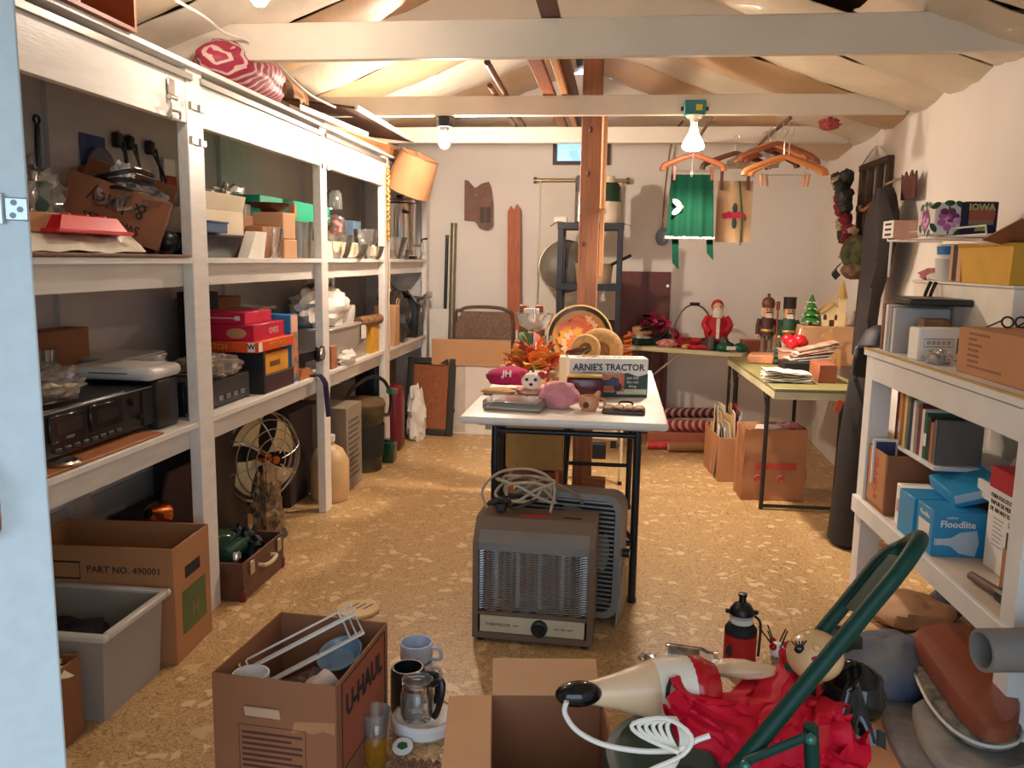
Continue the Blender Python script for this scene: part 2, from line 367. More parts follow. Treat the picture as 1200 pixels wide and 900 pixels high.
# ---- built-in shelving along the left wall
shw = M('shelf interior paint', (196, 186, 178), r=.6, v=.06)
t = T('shelving', 'white painted built-in wooden shelving running along the whole left wall', 'shelves', (0, 0, 0))
posts = [(1.55, 1.64), (3.04, 3.16), (4.45, 4.55), (5.70, 5.82), (7.0, 7.10)]
for a, b_ in posts:
    P(t, 'post', B().box(SX-.045, SX, a, b_, 0, 2.13, .003), white_paint)
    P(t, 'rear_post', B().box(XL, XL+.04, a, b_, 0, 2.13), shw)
for k in range(4):
    y0, y1 = posts[k][1], posts[k+1][0]
    P(t, 'header', B().box(SX-.035, SX-.004, y0, y1, 1.93, 2.11, .002), white_paint)
    for z in (Z2, Z1):
        P(t, 'shelf_board', B().box(XL+.02, SX-.002, y0-.02, y1+.02, z-.022, z, .002), white_paint)
        P(t, 'shelf_rail', B().box(SX-.075, SX-.045, y0-.05, y1+.05, z-.11, z-.022, .002), white_paint)
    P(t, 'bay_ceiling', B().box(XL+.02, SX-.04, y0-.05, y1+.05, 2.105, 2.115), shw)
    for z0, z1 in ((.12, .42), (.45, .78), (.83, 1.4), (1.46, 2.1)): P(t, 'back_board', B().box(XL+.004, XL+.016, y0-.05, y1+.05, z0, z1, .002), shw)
P(t, 'top_board', B().box(XL, SX+.02, 1.5, 7.12, 2.13, 2.15, .003), white_paint)
tr = M('grey metal track', (150, 146, 138), r=.4, m=.6)
for k in range(4):
    P(t, 'door_track', B().box(SX-.002, SX+.012, posts[k][1]-.02, posts[k+1][0]+.03, 2.085, 2.11, .002), tr)
P(t, 'end_panel', B().box(XL, SX, 7.105, 7.118, 0, 2.13), white_paint)
steel = M('bright steel', (205, 202, 195), r=.28, m=1.0)
for y, z in ((3.07, 1.995), (3.07, 1.87), (4.5, 1.93)):
    P(t, 'hinge', B().box(SX, SX+.006, y-.02, y+.10, z-.012, z+.012, .002).cyl((SX+.006, y-.02, z-.014), (SX+.006, y-.02, z+.014), .006, n=8).cyl((SX+.006, y+.05, z-.014), (SX+.006, y+.05, z+.014), .005, n=8), steel)
hp = P(t, 'hasp', B().box(SX, SX+.006, 2.90, 2.95, 2.01, 2.065, .004).cyl((SX+.008, 2.90, 2.0), (SX+.008, 2.95, 2.0), .009, n=10).box(SX+.004, SX+.012, 2.91, 2.94, 1.95, 1.995, .003), steel)
P(hp, 'hasp_loop', B().tube([(SX+.012, 2.90, 1.955), (SX+.012, 2.90, 1.925), (SX+.012, 2.965, 1.925), (SX+.012, 2.965, 1.955)], .006, closed=True), steel)
# ---- blue-grey door standing open at the left edge
blue = M('pale blue painted steel', (206, 220, 228), r=.5, v=.04, s=30, b=.06, bs=120)
dx = A(48, 450, Y=1.2).x
t = put('door_1', None, None, (dx, 1.2, 0), (0, 0, rad(38))); t['kind'] = 'structure'; t['label'] = 'pale blue steel door standing open at the left edge'
P(t, 'door_leaf', B().box(-.85, 0, 0, .04, .01, 2.2, .003), blue)
h = P(t, 'hinge', B().box(-.035, -.001, -.004, 0, 1.495, 1.53, .002).cyl((-.037, -.006, 1.49), (-.037, -.006, 1.535), .006, n=10), M('zinc plate', (190, 200, 208), r=.35, m=.8))
for x, z in ((-.02, 1.522), (-.012, 1.512), (-.022, 1.503)): P(h, 'screw', B().cyl((x, -.006, z), (x, -.003, z), .0045, n=10), M('screw head', (110, 116, 122), r=.4, m=.8))
hz = A(4, 555, Y=1.18)
P(t, 'handle', B().tube([(-.085, 0, 1.125), (-.08, -.04, 1.115), (-.072, -.045, 1.07), (-.074, -.04, 1.025), (-.08, 0, 1.015)], .007, 8, sm=5), M('chrome handle', (215, 220, 225), r=.15, m=1))
# ================================================================ shared makers
card = M('cardboard', (176, 122, 80), r=.8, v=.08, s=3); card2 = M('dark cardboard', (146, 94, 62), r=.8, v=.1, s=3); card3 = M('pale cardboard', (196, 150, 108), r=.8, v=.08, s=3)
ink = M('black print', (38, 30, 28), r=.7); redink = M('red print', (186, 52, 48), r=.7); whitep = M('white paper', (232, 226, 216), r=.7, v=.05); tapem = M('brown tape', (166, 120, 76), r=.3)
black = M('black plastic', (22, 22, 24), r=.35, v=.2); blackm = M('matt black', (26, 25, 26), r=.75, v=.2); grey = M('grey plastic', (120, 118, 114), r=.5); film = GL('clear plastic film', (251, 251, 250), .12, .12, .10)
glass = GL('clear glass', (251, 252, 251), .05, .03, .06, (240, 240, 236)); chrome = M('chrome', (215, 213, 208), r=.16, m=1, v=.03); whitepl = M('white plastic', (226, 222, 214), r=.4, v=.04)
redpl = M('red plastic', (214, 36, 42), r=.35, v=.06); cream = M('cream card', (224, 208, 176), r=.75, v=.05); navy = M('navy cloth', (34, 34, 72), r=.9)
def carton(name, label, cat, loc, w, d, h, mat, rz=0, group=None, tape=True, par=None, seam=True):
    """closed carton: body, top seam and tape; local origin at base centre"""
    t = par or T(name, label, cat, loc, rz, group)
    P(t, 'body', B().box(-w/2, w/2, -d/2, d/2, 0, h, .004), mat)
    if tape: P(t, 'tape', B().box(-w/2-.0008, w/2+.0008, -min(.025, d*.12), min(.025, d*.12), h-.05 if h > .1 else h*.6, h+.0012), tapem)
    return t
def openbox(name, label, loc, w, d, h, mat, rz=0, flaps=(), th=.005, rot=None, inner=None, group=None):
    """open cardboard box; flaps = (side, angle_deg, length): side in n e s w, angle 0 = straight up, 90 = horizontal outwards"""
    t = T(name, label, 'box', loc, rz, group, rot)
    P(t, 'bottom', B().box(-w/2, w/2, -d/2, d/2, 0, th), inner or mat)
    for nm, bb in (('front', (-w/2, w/2, -d/2, -d/2+th)), ('back', (-w/2, w/2, d/2-th, d/2)), ('left', (-w/2, -w/2+th, -d/2+th, d/2-th)), ('right', (w/2-th, w/2, -d/2+th, d/2-th))):
        P(t, nm+'_panel', B().box(*bb, th, h, .0015), mat)
    for sd, an, ln in flaps:
        a = rad(an); L = w if sd in 'ns' else d
        m = Matrix.Translation({'s': (0, -d/2+th/2, h), 'n': (0, d/2-th/2, h), 'w': (-w/2+th/2, 0, h), 'e': (w/2-th/2, 0, h)}[sd])@Matrix.Rotation({'s': 0, 'e': PI/2, 'n': PI, 'w': -PI/2}[sd], 4, 'Z')@Matrix.Rotation(a, 4, 'X')
        P(t, 'flap', B().box(-L/2+.004, L/2-.004, -th/2, th/2, 0, ln, .0015).xf(m), mat)
    return t
def rolltube(name, label, a, b, r, mat, hollow=True, cat='roll', capm=None):
    a, b = V(a), V(b); L = (b-a).length; t = T(name, label, cat, a); m = look(b-a).to_4x4()
    if hollow:
        P(t, 'tube', B().lathe([(r*.82, .004), (r*.82, 0), (r, 0), (r, L), (r*.82, L), (r*.82, 0.004)], 18, caps=False).xf(m), mat)
    else:
        P(t, 'tube', B().cyl((0, 0, 0), (0, 0, L), r, n=18).xf(m), mat)
    if capm: P(t, 'core', B().cyl((0, 0, -.002), (0, 0, .01), r*.8, n=16).xf(m), capm)
    return t
def glassware(name, label, cat, loc, prof, mat=None, group=None, n=20, th=.003, rz=0):
    """thin open vessel from an outer profile (r,z) bottom to top"""
    p = [(0, prof[0][1])]+prof+[(max(.001, r-th), z) for r, z in prof[::-1]]+[(0, prof[0][1]+th*1.5)]
    return S(name, B().lathe(p, n, caps=False), mat or glass, label, cat, loc, rz, group)
def lump(name, label, cat, loc, r, mat, amp=.3, fr=3, seed=1, rz=0, n=26, k=16, group=None):
    """crumpled soft bundle resting on its base"""
    r = V(r); return S(name, B().ell((0, 0, r.z*.8), r, n, k, amp=amp, fr=fr, seed=seed, zmin=-r.z*.8), mat, label, cat, loc, rz, group)
def plastic_bag(name, label, loc, r, inner, seed=1, rz=0, items=3):
    t = T(name, label, 'bag', loc, rz); r = V(r); random.seed(seed)
    for i in range(items):
        q = .55; P(t, 'contents', B().ell((r.x*random.uniform(-.4, .4), r.y*random.uniform(-.4, .4), r.z*.55), r*q*random.uniform(.7, 1), 14, 8, amp=.2, seed=seed+i, zmin=-r.z*.5), inner[i % len(inner)])
    P(t, 'film', B().ell((0, 0, r.z*.85), r, 30, 18, amp=.42, fr=3.2, seed=seed+.5, zmin=-r.z*.82), film, ang=25)
    return t
def px2m(px, loc): return px*V(loc).y/FP
def crumple(fn_base, amp, fr, seed):
    return lambda u, v: V(fn_base(u, v))+V((NZ.noise(V((u*fr, v*fr, seed)))*amp, NZ.noise(V((u*fr, v*fr, seed+9)))*amp, NZ.noise(V((u*fr*1.3, v*fr*1.3, seed+20)))*amp))
def sx(px, py, X): return A(px, py, X=X).y
# ================================================================ left shelving, upper shelf, first bay
y = sx(45, 150, XL+.03)
t = T('ladle', 'black-handled ladle hanging on the wall above the green bag', 'ladle', (XL+.025, y, 1.95))
P(t, 'handle', B().tube([(0, 0, -.03), (0, .0, -.11), (0, -.004, -.19)], lambda u: .008+.004*math.sin(u*PI), 8, sm=3), black)
P(t, 'hang_ring', B().tube([(0, .0+.016*math.cos(a), -.013+.016*math.sin(a)) for a in [i*PI/5 for i in range(10)]], .005, closed=True), black)
P(t, 'stem', B().tube([(0, -.004, -.19), (.01, -.006, -.23), (.02, -.012, -.26)], .004, sm=3), chrome)
y = sx(110, 155, XL+.03)
t = T('blister_pack', 'blue blister pack with a round silver bulb hung on the wall', 'package', (XL+.02, y, 1.83))
P(t, 'card', B().box(0, .003, -.085, .085, -.1, .1), M('blue card', (44, 62, 110), r=.5))
P(t, 'bulb', B().ell((.03, .01, -.03), (.035, .05, .05), 16, 10), chrome); P(t, 'blister', B().ell((.02, .01, -.02), (.055, .07, .075), 16, 10), film)
for i, (a, ln) in enumerate(((134, .30), (148, .34), (172, .26))):
    y = sx(a, 135, XL+.03); random.seed(i)
    t = T('power_cord', ['black power cord with thick plug hanging from the leftmost hook', 'looped black power cord hanging from the middle hook', 'thin black cord hanging from the rightmost hook'][i], 'cord', (XL+.03, y, 1.95), group='cords on the shelving back wall')
    P(t, 'cable', B().tube([(0, 0, 0), (.02, .03, -.07), (.03, .02+.03*i, -.15), (.02, .09, -.2), (.03, .12-.03*i, -ln), (.02, .07, -ln*.6), (.02, .03, -.02)], .006, sm=5), black)
    P(t, 'plug', B().box(-.01, .025, -.02, .02, -.05, .012, .006), black)
    P(t, 'nail', B().cyl((-.04, 0, .01), (.02, 0, .02), .003, n=6), steel)
y = sx(198, 175, XL+.04)
t = T('hanging_package', 'small red and white package hanging beside the shelf post', 'package', (XL+.03, y, 1.74))
P(t, 'card', B().box(0, .012, -.05, .05, -.02, .16, .003), whitepl); P(t, 'red_panel', B().box(.012, .02, -.045, .045, 0, .08, .003), M('dark red card', (158, 44, 54)))
# open box with the bagged green thing
a = A(30, 262, X=-1.78); y0 = sx(36, 262, -1.9)
openbox('cardboard_box', 'open cardboard box holding the bagged green item at the left end', (-1.99, 2.46, Z2+.018), .26, .40, .10, card2, flaps=(('n', 25, .14),))
t = plastic_bag('bagged_item', 'dark green item wrapped in shiny clear plastic standing in the left box', (-1.92, 2.56, Z2+.03), (.10, .14, .15), [M('dark green cloth', (28, 62, 46), r=.8)], 3, items=2)
P(t, 'green_cloth', B().ell((.01, 0, .10), (.085, .12, .115), 18, 12, amp=.15, seed=4, zmin=-.09), M('dark green cloth', (28, 62, 46)))
# Sweet... box, its lettering upside down
t = openbox('cardboard_box', 'brown box with upside-down black lettering tipped open beside the shelf post', (-1.86, 2.93, Z2+.075), .34, .30, .18, card2, rot=(0, rad(18), rad(28)), flaps=(('n', 35, .10),))
for s_, z, sz in (('Sweetness', .045, .05), ('& Juicy', .115, .08)):
    txt(t, s_, sz, (0, -.1515, z), (rad(90), rad(180), 0), ink, sx=.9)
t = T('bagged_cable', 'coil of black cable in crinkled clear plastic lying in the tipped box', 'cord', (-1.79, 2.92, Z2+.12))
P(t, 'coil', B().tube([(.10*math.cos(i*.7)*(1+.1*math.sin(i)), .11*math.sin(i*.7), .09+.008*i*.4+.01*math.sin(i*2)) for i in range(28)], .008, sm=3), black)
P(t, 'film', B().ell((0, 0, .08), (.13, .13, .075), 26, 14, amp=.5, seed=5), film, ang=25)
lump('crumpled_paper', 'small crumple of white tissue on top of the coiled cable', 'paper', (-1.83, 2.97, Z2+.25), (.035, .05, .05), whitep, .5, 3, 8)
b = B().sheet(crumple(lambda u, v: (-1.78+.15*u, 1.95+.82*v, Z2+.016+.055*math.sin(PI*u)**.6), .015, 6, 2), 10, 30, .004)
b.sheet(lambda u, v: (-1.78+.15*u, 1.95+.82*v, Z2+.012), 2, 4, .003)
S('wrapped_bundle', b, M('off-white wrap', (216, 204, 182), r=.45, v=.15, s=8), 'long flat off-white plastic-wrapped bundle along the upper shelf edge', 'bundle')
t = T('plastic_tray', 'bright red plastic tray upside down on the white bundle', 'tray', (-1.71, sx(103, 268, -1.66), Z2+.075))
def tray_f(w, d, h, k):
    b = B(); vs = b.quadgrid([[(-w/2, -d/2, 0), (w/2, -d/2, 0), (w/2, d/2, 0), (-w/2, d/2, 0)], [(-w/2*k, -d/2*k, h), (w/2*k, -d/2*k, h), (w/2*k, d/2*k, h), (-w/2*k, d/2*k, h)]], closev=True); b.bm.faces.new(vs[1]); b.bm.faces.new(vs[0][::-1]); return b
P(t, 'tray_body', tray_f(.16, .36, .05, .78), redpl); P(t, 'rim', B().box(-.088, .088, -.195, .195, -.004, .008, .003), redpl)
for q in (-.09, 0, .09): P(t, 'rib', B().box(-.055, .055, q-.008, q+.008, .048, .056, .003), redpl)
carton('small_box', 'small plain brown box left of the red tray', 'box', (-1.72, sx(46, 265, -1.7), Z2+.07), .08, .16, .06, card, tape=False)
S('thin_board', B().box(-1.88, -1.595, 1.75, 3.02, Z2+.001, Z2+.011, .002), M('brown hardboard', (104, 66, 46), r=.6), 'thin dark brown board lying under the white bundle', 'board')
S('black_ball', B().ell((0, 0, .045), .045, 16, 10), black, 'shiny black ball-shaped knob at the end of the upper shelf bay', 'knob', (-1.70, sx(197, 288, -1.7), Z2+.012))
# ================================================================ upper shelf, second bay
carton('cardboard_box', 'tall dark cardboard box in the back corner of the second upper bay', 'box', (-2.06, 3.3, Z2), .2, .2, .36, card2)
t = T('gift_box', 'white box with pink curved stripes leaning behind the cream carton', 'box', (-1.86, sx(258, 260, -1.8), Z2+.13), rot=(rad(-8), rad(0), rad(8)))
P(t, 'body', B().box(-.05, .05, -.1, .1, 0, .16, .004), whitep)
for i in range(3): P(t, 'stripe', B().sheet(lambda u, v, i=i: (.0512, -.08+.15*u, .02+.03*i+.05*u*u+.018*v), 8, 1, .0008), M('pink print', (214, 120, 118)))
carton('small_white_box', 'small white box beside the pink-striped one', 'box', (-1.86, sx(283, 255, -1.86), Z2+.13), .1, .13, .13, whitep, tape=False)
lump('crumpled_bag', 'crumpled grey-white plastic bag heaped at the back of the second bay', 'bag', (-1.98, sx(268, 235, -1.98), Z2+.24), (.08, .14, .07), M('dull white plastic', (206, 196, 182), r=.35), .5, 3.5, 3)
t = openbox('shallow_carton', 'cream shallow carton holding bakeware on the second upper bay', (-1.78, 3.44, Z2+.10), .22, .40, .10, cream, flaps=(('e', 14, .07),))
t = T('roasting_pan', 'black roasting pan under the cream carton', 'pan', (-1.76, 3.40, Z2))
P(t, 'pan_body', tray_f(.17, .30, .095, 1.25), black); P(t, 'rim', B().box(-.11, .11, -.195, .195, .088, .099, .004), black)
t = T('blue_tray', 'dark blue plastic tray resting on the black pan', 'tray', (-1.665, 3.28, Z2+.10)); P(t, 'tray_body', B().box(-.05, .05, -.09, .09, 0, .045, .004), M('blue plastic', (36, 74, 120), r=.4)); P(t, 'rim', B().box(-.055, .055, -.095, .095, .04, .048, .003), M('blue plastic', (36, 74, 120)))
S('white_carton', B().prism([(-.09, 0), (.08, 0), (.12, .12), (.0, .12)], 0, .05, Matrix(((0, 0, 1), (1, 0, 0), (0, 1, 0)))), whitep, 'folded white carton piece standing next to the black pan', 'carton', (-1.68, 3.68, Z2), 0)
carton('brown_carton', 'plain brown carton behind the crystal vase', 'box', (-1.74, 3.92, Z2), .16, .2, .15, card, tape=False)
carton('upper_box', 'tan box with torn top standing above the vase', 'box', (-1.72, 4.10, Z2+.095), .16, .16, .13, card3, tape=False)
carton('lower_box', 'low tan box under the torn-topped box', 'box', (-1.72, 4.10, Z2), .17, .17, .094, card3, tape=False)
glassware('crystal_vase', 'cut crystal vase standing in front of the brown carton', 'vase', (-1.64, 3.905, Z2), [(.025, 0), (.03, .01), (.022, .03), (.035, .08), (.045, .13), (.042, .15)])
glassware('glass_dish', 'clear pressed-glass dish on top of the second-bay boxes', 'dish', (-1.85, 3.72, Z2+.205), [(.07, 0), (.11, .03), (.12, .075)])
S('box_shelf', B().box(-1.97, -1.74, 3.55, 3.9, Z2+.0, Z2+.2, .004), card2, 'dark brown box under the glass dish', 'box')
glassware('dark_dish', 'dark brown glass dish on the torn-topped box', 'dish', (-1.76, 4.12, Z2+.227), [(.06, 0), (.10, .02), (.115, .045)], M('brown glass', (74, 40, 24), r=.1, v=.1))
glassware('lattice_vase', 'tall lattice-cut clear glass vase against the shelf post', 'vase', (-1.66, 4.30, Z2), [(.05, 0), (.055, .05), (.06, .14), (.07, .19)])
gr = M('emerald green card', (22, 150, 112), r=.5); 
for nm, y0, y1, lab in (('a', 4.15, 4.9, 'long emerald green box across the back of the upper shelf behind the post'),):
    t = T('green_box', lab, 'box', (-1.92, 4.65, Z2+.20)); P(t, 'lid', B().box(-.16, .16, -.62, .40, .0, .11, .004), gr); P(t, 'base', B().box(-.155, .155, -.61, .39, -.2, 0, .004), blackm)
    P(t, 'label_patch', B().box(.161, .162, -.25, -.15, .02, .09), M('orange patch', (190, 110, 70)))
# ================================================================ upper shelf, third bay
S('mahogany_sheet', B().box(-2.15, -2.13, 4.75, 5.7, Z2, Z2+.32, .003), M('mahogany panel', (96, 46, 34), r=.4, aniso=(1, 1, 12)), 'dark mahogany panel leaning at the back of the third upper bay', 'panel')
t = T('rose_dome', 'pink rose in a clear glass dome', 'ornament', (-1.70, sx(393, 262, -1.7), Z2+.13))
P(t, 'rose', B().ell((0, 0, .055), (.04, .05, .045), 18, 12, amp=.35, fr=5, seed=4), M('pink petals', (214, 120, 112), r=.6)); P(t, 'dome', B().lathe([(.06, 0), (.068, .03), (.066, .08), (.05, .12), (.0, .135)], 20, caps=False), glass)
carton('blue_box', 'small slate blue box behind the glass bowls', 'box', (-1.78, sx(413, 265, -1.78), Z2+.10), .07, .16, .15, M('slate blue card', (96, 124, 146), r=.6), tape=False)
S('box_riser', B().box(-1.86, -1.66, 4.62, 5.3, Z2, Z2+.10, .003), cream, 'pale box under the rose dome and the blue box', 'box')
for i, (px, X, r, h, lab, nm) in enumerate(((395, -1.66, .10, .14, 'flared cut-glass bowl at the left of the third upper bay', 'glass_bowl'), (412, -1.645, .11, .09, 'wide shallow pressed-glass bowl in the middle of the third bay', 'glass_bowl'), (436, -1.64, .085, .085, 'small round glass bowl by the last wide shelf post', 'glass_bowl'))):
    glassware(nm, lab, 'bowl', (X, sx(px, 285, X), Z2), [(r*.55, 0), (r*.75, h*.25), (r*.9, h*.7), (r, h)], group='glass bowls on the upper shelf')
glassware('glass_tumbler', 'clear ribbed glass bowl stacked on the shallow bowl', 'bowl', (-1.645, sx(428, 268, -1.645), Z2+.092), [(.06, 0), (.075, .02), (.078, .1)])
glassware('ice_bucket', 'wide clear glass bucket behind the stacked bowls', 'bowl', (-1.78, sx(420, 280, -1.78), Z2), [(.1, 0), (.11, .12)])
S('small_candle', B().lathe([(.0, 0), (.022, 0), (.022, .06), (.012, .065), (.012, .1), (.0, .1)], 14), M('candle wax', (236, 220, 190), r=.4), 'short pale candle at the right end of the third bay', 'candle', (-1.65, 5.60, Z2+.02))
glassware('glass_jar', 'dusty clear jar high on the green box', 'jar', (-1.82, sx(391, 215, -1.82), Z2+.311), [(.05, 0), (.055, .02), (.05, .1), (.035, .12)])
# ================================================================ upper shelf, last bay
t = T('coffee_urn', 'tall polished steel coffee urn with a black-handled tap', 'urn', (-1.73, 6.62, Z2))
P(t, 'urn_body', B().lathe([(.0, 0), (.13, 0), (.135, .02), (.125, .03), (.125, .42), (.13, .43), (.12, .44), (.0, .44)], 28), chrome)
P(t, 'lid', B().lathe([(.128, .44), (.12, .462), (.06, .475), (.0, .478)], 24, caps=False), steel); P(t, 'lid_knob', B().cyl((0, 0, .475), (0, 0, .5), .025, .03), black)
tp = P(t, 'tap', B().cyl((.12, 0, .11), (.19, 0, .11), .012).cyl((.18, 0, .13), (.18, 0, .07), .012), steel); P(tp, 'tap_handle', B().tube([(.18, 0, .13), (.18, .0, .155), (.22, .02, .165)], .008, sm=3), black)
P(t, 'base', B().cyl((0, 0, -.0), (0, 0, .025), .138, n=24), black)
P(t, 'side_handle', B().tube([(.06, -.115, .36), (.07, -.15, .36), (.1, -.14, .36), (.1, -.09, .36)], .009, sm=3), black)
glassware('glass_bowl', 'flared glass bowl in front of the steel urn', 'bowl', (-1.66, 6.12, Z2), [(.06, 0), (.08, .05), (.12, .16)])
glassware('glass_bowl', 'low glass bowl left of the urn tap', 'bowl', (-1.66, 6.33, Z2), [(.07, 0), (.085, .06), (.09, .07)])
# beads hanging on the fourth post
t = T('bead_garland', 'gold bead garland hanging down the shelving post under the lampshade', 'garland', (SX+.012, 5.76, 2.05))
bm_ = B().ell((0, 0, 0), .012, 8, 6).mesh('bead', M('gold bead', (196, 160, 92), r=.3, m=.6))
random.seed(7)
for i in range(46): again(t, 'bead', bm_, (.006*random.random(), .025*math.sin(i*1.9)*(1-i/60), -.006-.0105*i))
P(t, 'string', B().tube([(.004, 0, -.45), (.006, .012, -.7), (.004, -.006, -.95), (.006, .004, -1.2)], .004, sm=4), M('twine', (206, 186, 150)))
# ================================================================ on top of the shelving
ZT = 2.15
t = T('wood_crate', 'orange-brown open wooden crate on top of the shelving at the top left corner', 'crate', (-1.72, 2.36, ZT), group=None)
oc = M('orange brown wood', (150, 74, 34), r=.5, v=.15)
P(t, 'crate_back', B().box(-.14, -.13, -.3, .3, 0, .2), oc); P(t, 'crate_floor', B().box(-.13, .16, -.3, .3, 0, .012), oc)
for q in (-.3, .0, .288): P(t, 'divider', B().box(-.13, .16, q, q+.012, .012, .2), oc)
# striped gift wrap in brown paper
b = B().ell((0, 0, .10), (.15, .34, .12), 34, 20, amp=.12, fr=2.4, seed=2, zmin=-.10)
def stripe_mat(n, c1, c2, sc, ax=(1, 1, 0), ang=.6, r=.55):
    mt = bpy.data.materials.new(n); mt.use_nodes = True; N = mt.node_tree.nodes; L = mt.node_tree.links; p = N['Principled BSDF']; p.inputs['Roughness'].default_value = r
    tc = N.new('ShaderNodeTexCoord'); mp = N.new('ShaderNodeMapping'); mp.inputs['Rotation'].default_value = ax; L.new(tc.outputs['Object'], mp.inputs[0])
    w = N.new('ShaderNodeTexWave'); w.inputs['Scale'].default_value = sc; w.inputs['Distortion'].default_value = .15; w.inputs['Detail'].default_value = 1; L.new(mp.outputs[0], w.inputs[0])
    rp = N.new('ShaderNodeValToRGB'); e = rp.color_ramp.elements; e[0].position = ang; e[1].position = ang+.06; e[0].color = (*lin(c1), 1); e[1].color = (*lin(c2), 1); L.new(w.outputs['Fac'], rp.inputs[0])
    nz = N.new('ShaderNodeTexNoise'); nz.inputs['Scale'].default_value = 30; L.new(tc.outputs['Object'], nz.inputs[0]); mx = N.new('ShaderNodeMixRGB'); mx.blend_type = 'MULTIPLY'; mx.inputs[0].default_value = .35; L.new(rp.outputs[0], mx.inputs[1]); L.new(nz.outputs['Color'], mx.inputs[2])
    L.new(mx.outputs[0], p.inputs['Base Color']); return mt
t = T('gift_wrap_bundle', 'bundle of pink striped gift wrap in a torn brown paper bag on the shelving top', 'bundle', (-1.70, 3.74, ZT))
P(t, 'striped_wrap', b, stripe_mat('pink striped wrap', (176, 52, 82), (232, 200, 190), 9, (.2, .3, .95), .72), ang=60)
P(t, 'paper_bag', B().sheet(crumple(lambda u, v: (.02+.13*math.cos(u*PI*1.0), .22+.2*v, .04+.13*math.sin(u*PI*1.0)), .03, 4, 3), 16, 8, .003), card3, ang=60)
t = T('drawer_rail', 'white metal drawer rail lying on the shelving top', 'rail', (-1.63, 4.18, ZT+.02), rz=rad(-4))
P(t, 'channel', B().box(-.03, .03, 0, .95, 0, .004).box(-.03, -.026, 0, .95, 0, .03).box(.026, .03, 0, .95, 0, .03), whitepl)
P(t, 'screw_hole', B().cyl((.0, .03, .004), (.0, .03, .006), .008), blackm)
S('plywood_sheet', B().box(-.28, .26, 0, 1.25, 0, .012, .002), card3, 'tan cardboard sheet lying flat on the shelving top', 'sheet', (-1.85, 4.5, ZT+.002), 0)
S('cardboard_sheet', B().box(-.2, .2, 0, .7, 0, .01, .002), M('orange kraft', (212, 156, 104)), 'second orange-tan cardboard sheet lying across the first', 'sheet', (-1.80, 4.75, ZT+.016), rad(-9))
t = T('edged_sheet', 'dark brown panel with a white metal edge leaning out over the shelving top', 'sheet', (-1.46, 4.62, ZT+.10), rot=(0, rad(7), 0))
P(t, 'panel_sheet', B().box(-.42, 0, 0, 1.3, 0, .014), M('dark panel', (84, 58, 44), r=.5)); P(t, 'metal_edge', B().box(0, .018, 0, 1.3, -.004, .024, .002), whitepl)
carton('cardboard_box', 'plain cardboard box under the leaning dark panel at the shelving end', 'box', (-1.80, 6.1, ZT), .4, .5, .085, card)
t = T('lampshade', 'tan drum lampshade lying tilted at the end of the shelving top', 'lampshade', A(484, 204, X=-1.44), rot=(rad(10), rad(24), 0)); t.scale = (1.2, 1.2, 1.15)
sh = M('tan lampshade cloth', (184, 134, 92), r=.85, v=.06, s=14); 
P(t, 'shade', B().lathe([(.135, -.11), (.138, -.11), (.115, .12), (.112, .12), (.135, -.11)], 32, caps=False), sh, ang=60)
P(t, 'wire_ring', B().tube([(.113*math.cos(a), .113*math.sin(a), .118) for a in [i*PI/12 for i in range(24)]], .003, closed=True), steel)
for i in range(3): a = i*2*PI/3; P(t, 'wire_spoke', B().cyl((0, 0, .1), (.113*math.cos(a), .113*math.sin(a), .118), .002, n=5), steel)

t = T('electric_flex', 'white electric cord hanging loosely from the near joist to the shelving', 'cord', A(323, 72, Y=3.62)); c0 = V(t.location)
P(t, 'flex', B().tube([V((0, 0, 0)), A(345, 95, Y=3.8)-c0, A(365, 112, Y=4.0)-c0, A(393, 126, Y=4.25)-c0], .006, 7, sm=5), whitepl)
t = T('electric_flex', 'white electric cord running over the near joist by the left lamp', 'cord', A(292, 49, Y=3.53)); c0 = V(t.location)
P(t, 'flex', B().tube([V((0, 0, 0)), A(285, 45, Y=3.5)-c0, A(262, 38, Y=3.4)-c0, A(240, 20, Y=3.2)-c0, A(205, 0, Y=3.0)-c0], .006, 7, sm=5), whitepl)
# ================================================================ middle shelf, first bay
S('thin_board', B().box(-1.80, -1.612, 1.75, 2.80, Z1+.001, Z1+.009, .002), M('orange plywood', (170, 106, 58), r=.6, aniso=(1, 10, 1)), 'orange-brown board lying under the black stereo', 'board')
t = T('stereo', 'black cassette stereo on the middle shelf near the blue door', 'stereo', (-1.685, 2.06, Z1+.01))
P(t, 'case', B().box(-.26, 0, 0, .84, .01, .165, .008), black)
for y0, y1 in ((.22, .40), (.42, .60)):
    c_ = P(t, 'cassette_door', B().box(0, .008, y0, y1, .06, .145, .004), M('smoked plastic', (30, 30, 34), r=.12)); P(c_, 'window', B().box(.008, .010, y0+.03, y1-.03, .085, .125), M('dark glass', (48, 46, 48), r=.08))
sil = M('silver print', (150, 150, 150), r=.4)
for k in range(8): P(t, 'button', B().box(0, .009, .24+.045*k, .272+.045*k, .03, .042, .002), M('dark grey key', (58, 58, 60), r=.4))
for y, z, r in ((.13, .11, .018), (.13, .05, .012), (.66, .12, .014), (.70, .06, .01)): P(t, 'knob', B().cyl((0, y, z), (.015, y, z), r, r*.85, 14), black)
for y in (.07, .78): P(t, 'speaker_grille', B().box(0, .005, y-.055, y+.05, .02, .15, .004), blackm)
P(t, 'trim_line', B().box(0, .0055, .2, .84, .155, .158), sil)
txt(t, 'STEREO', .012, (.0102, .31, .070), (rad(90), 0, rad(90)), sil)
for y in (.06, .78): P(t, 'foot', B().cyl((-.03, y, 0), (-.03, y, .012), .018), blackm)
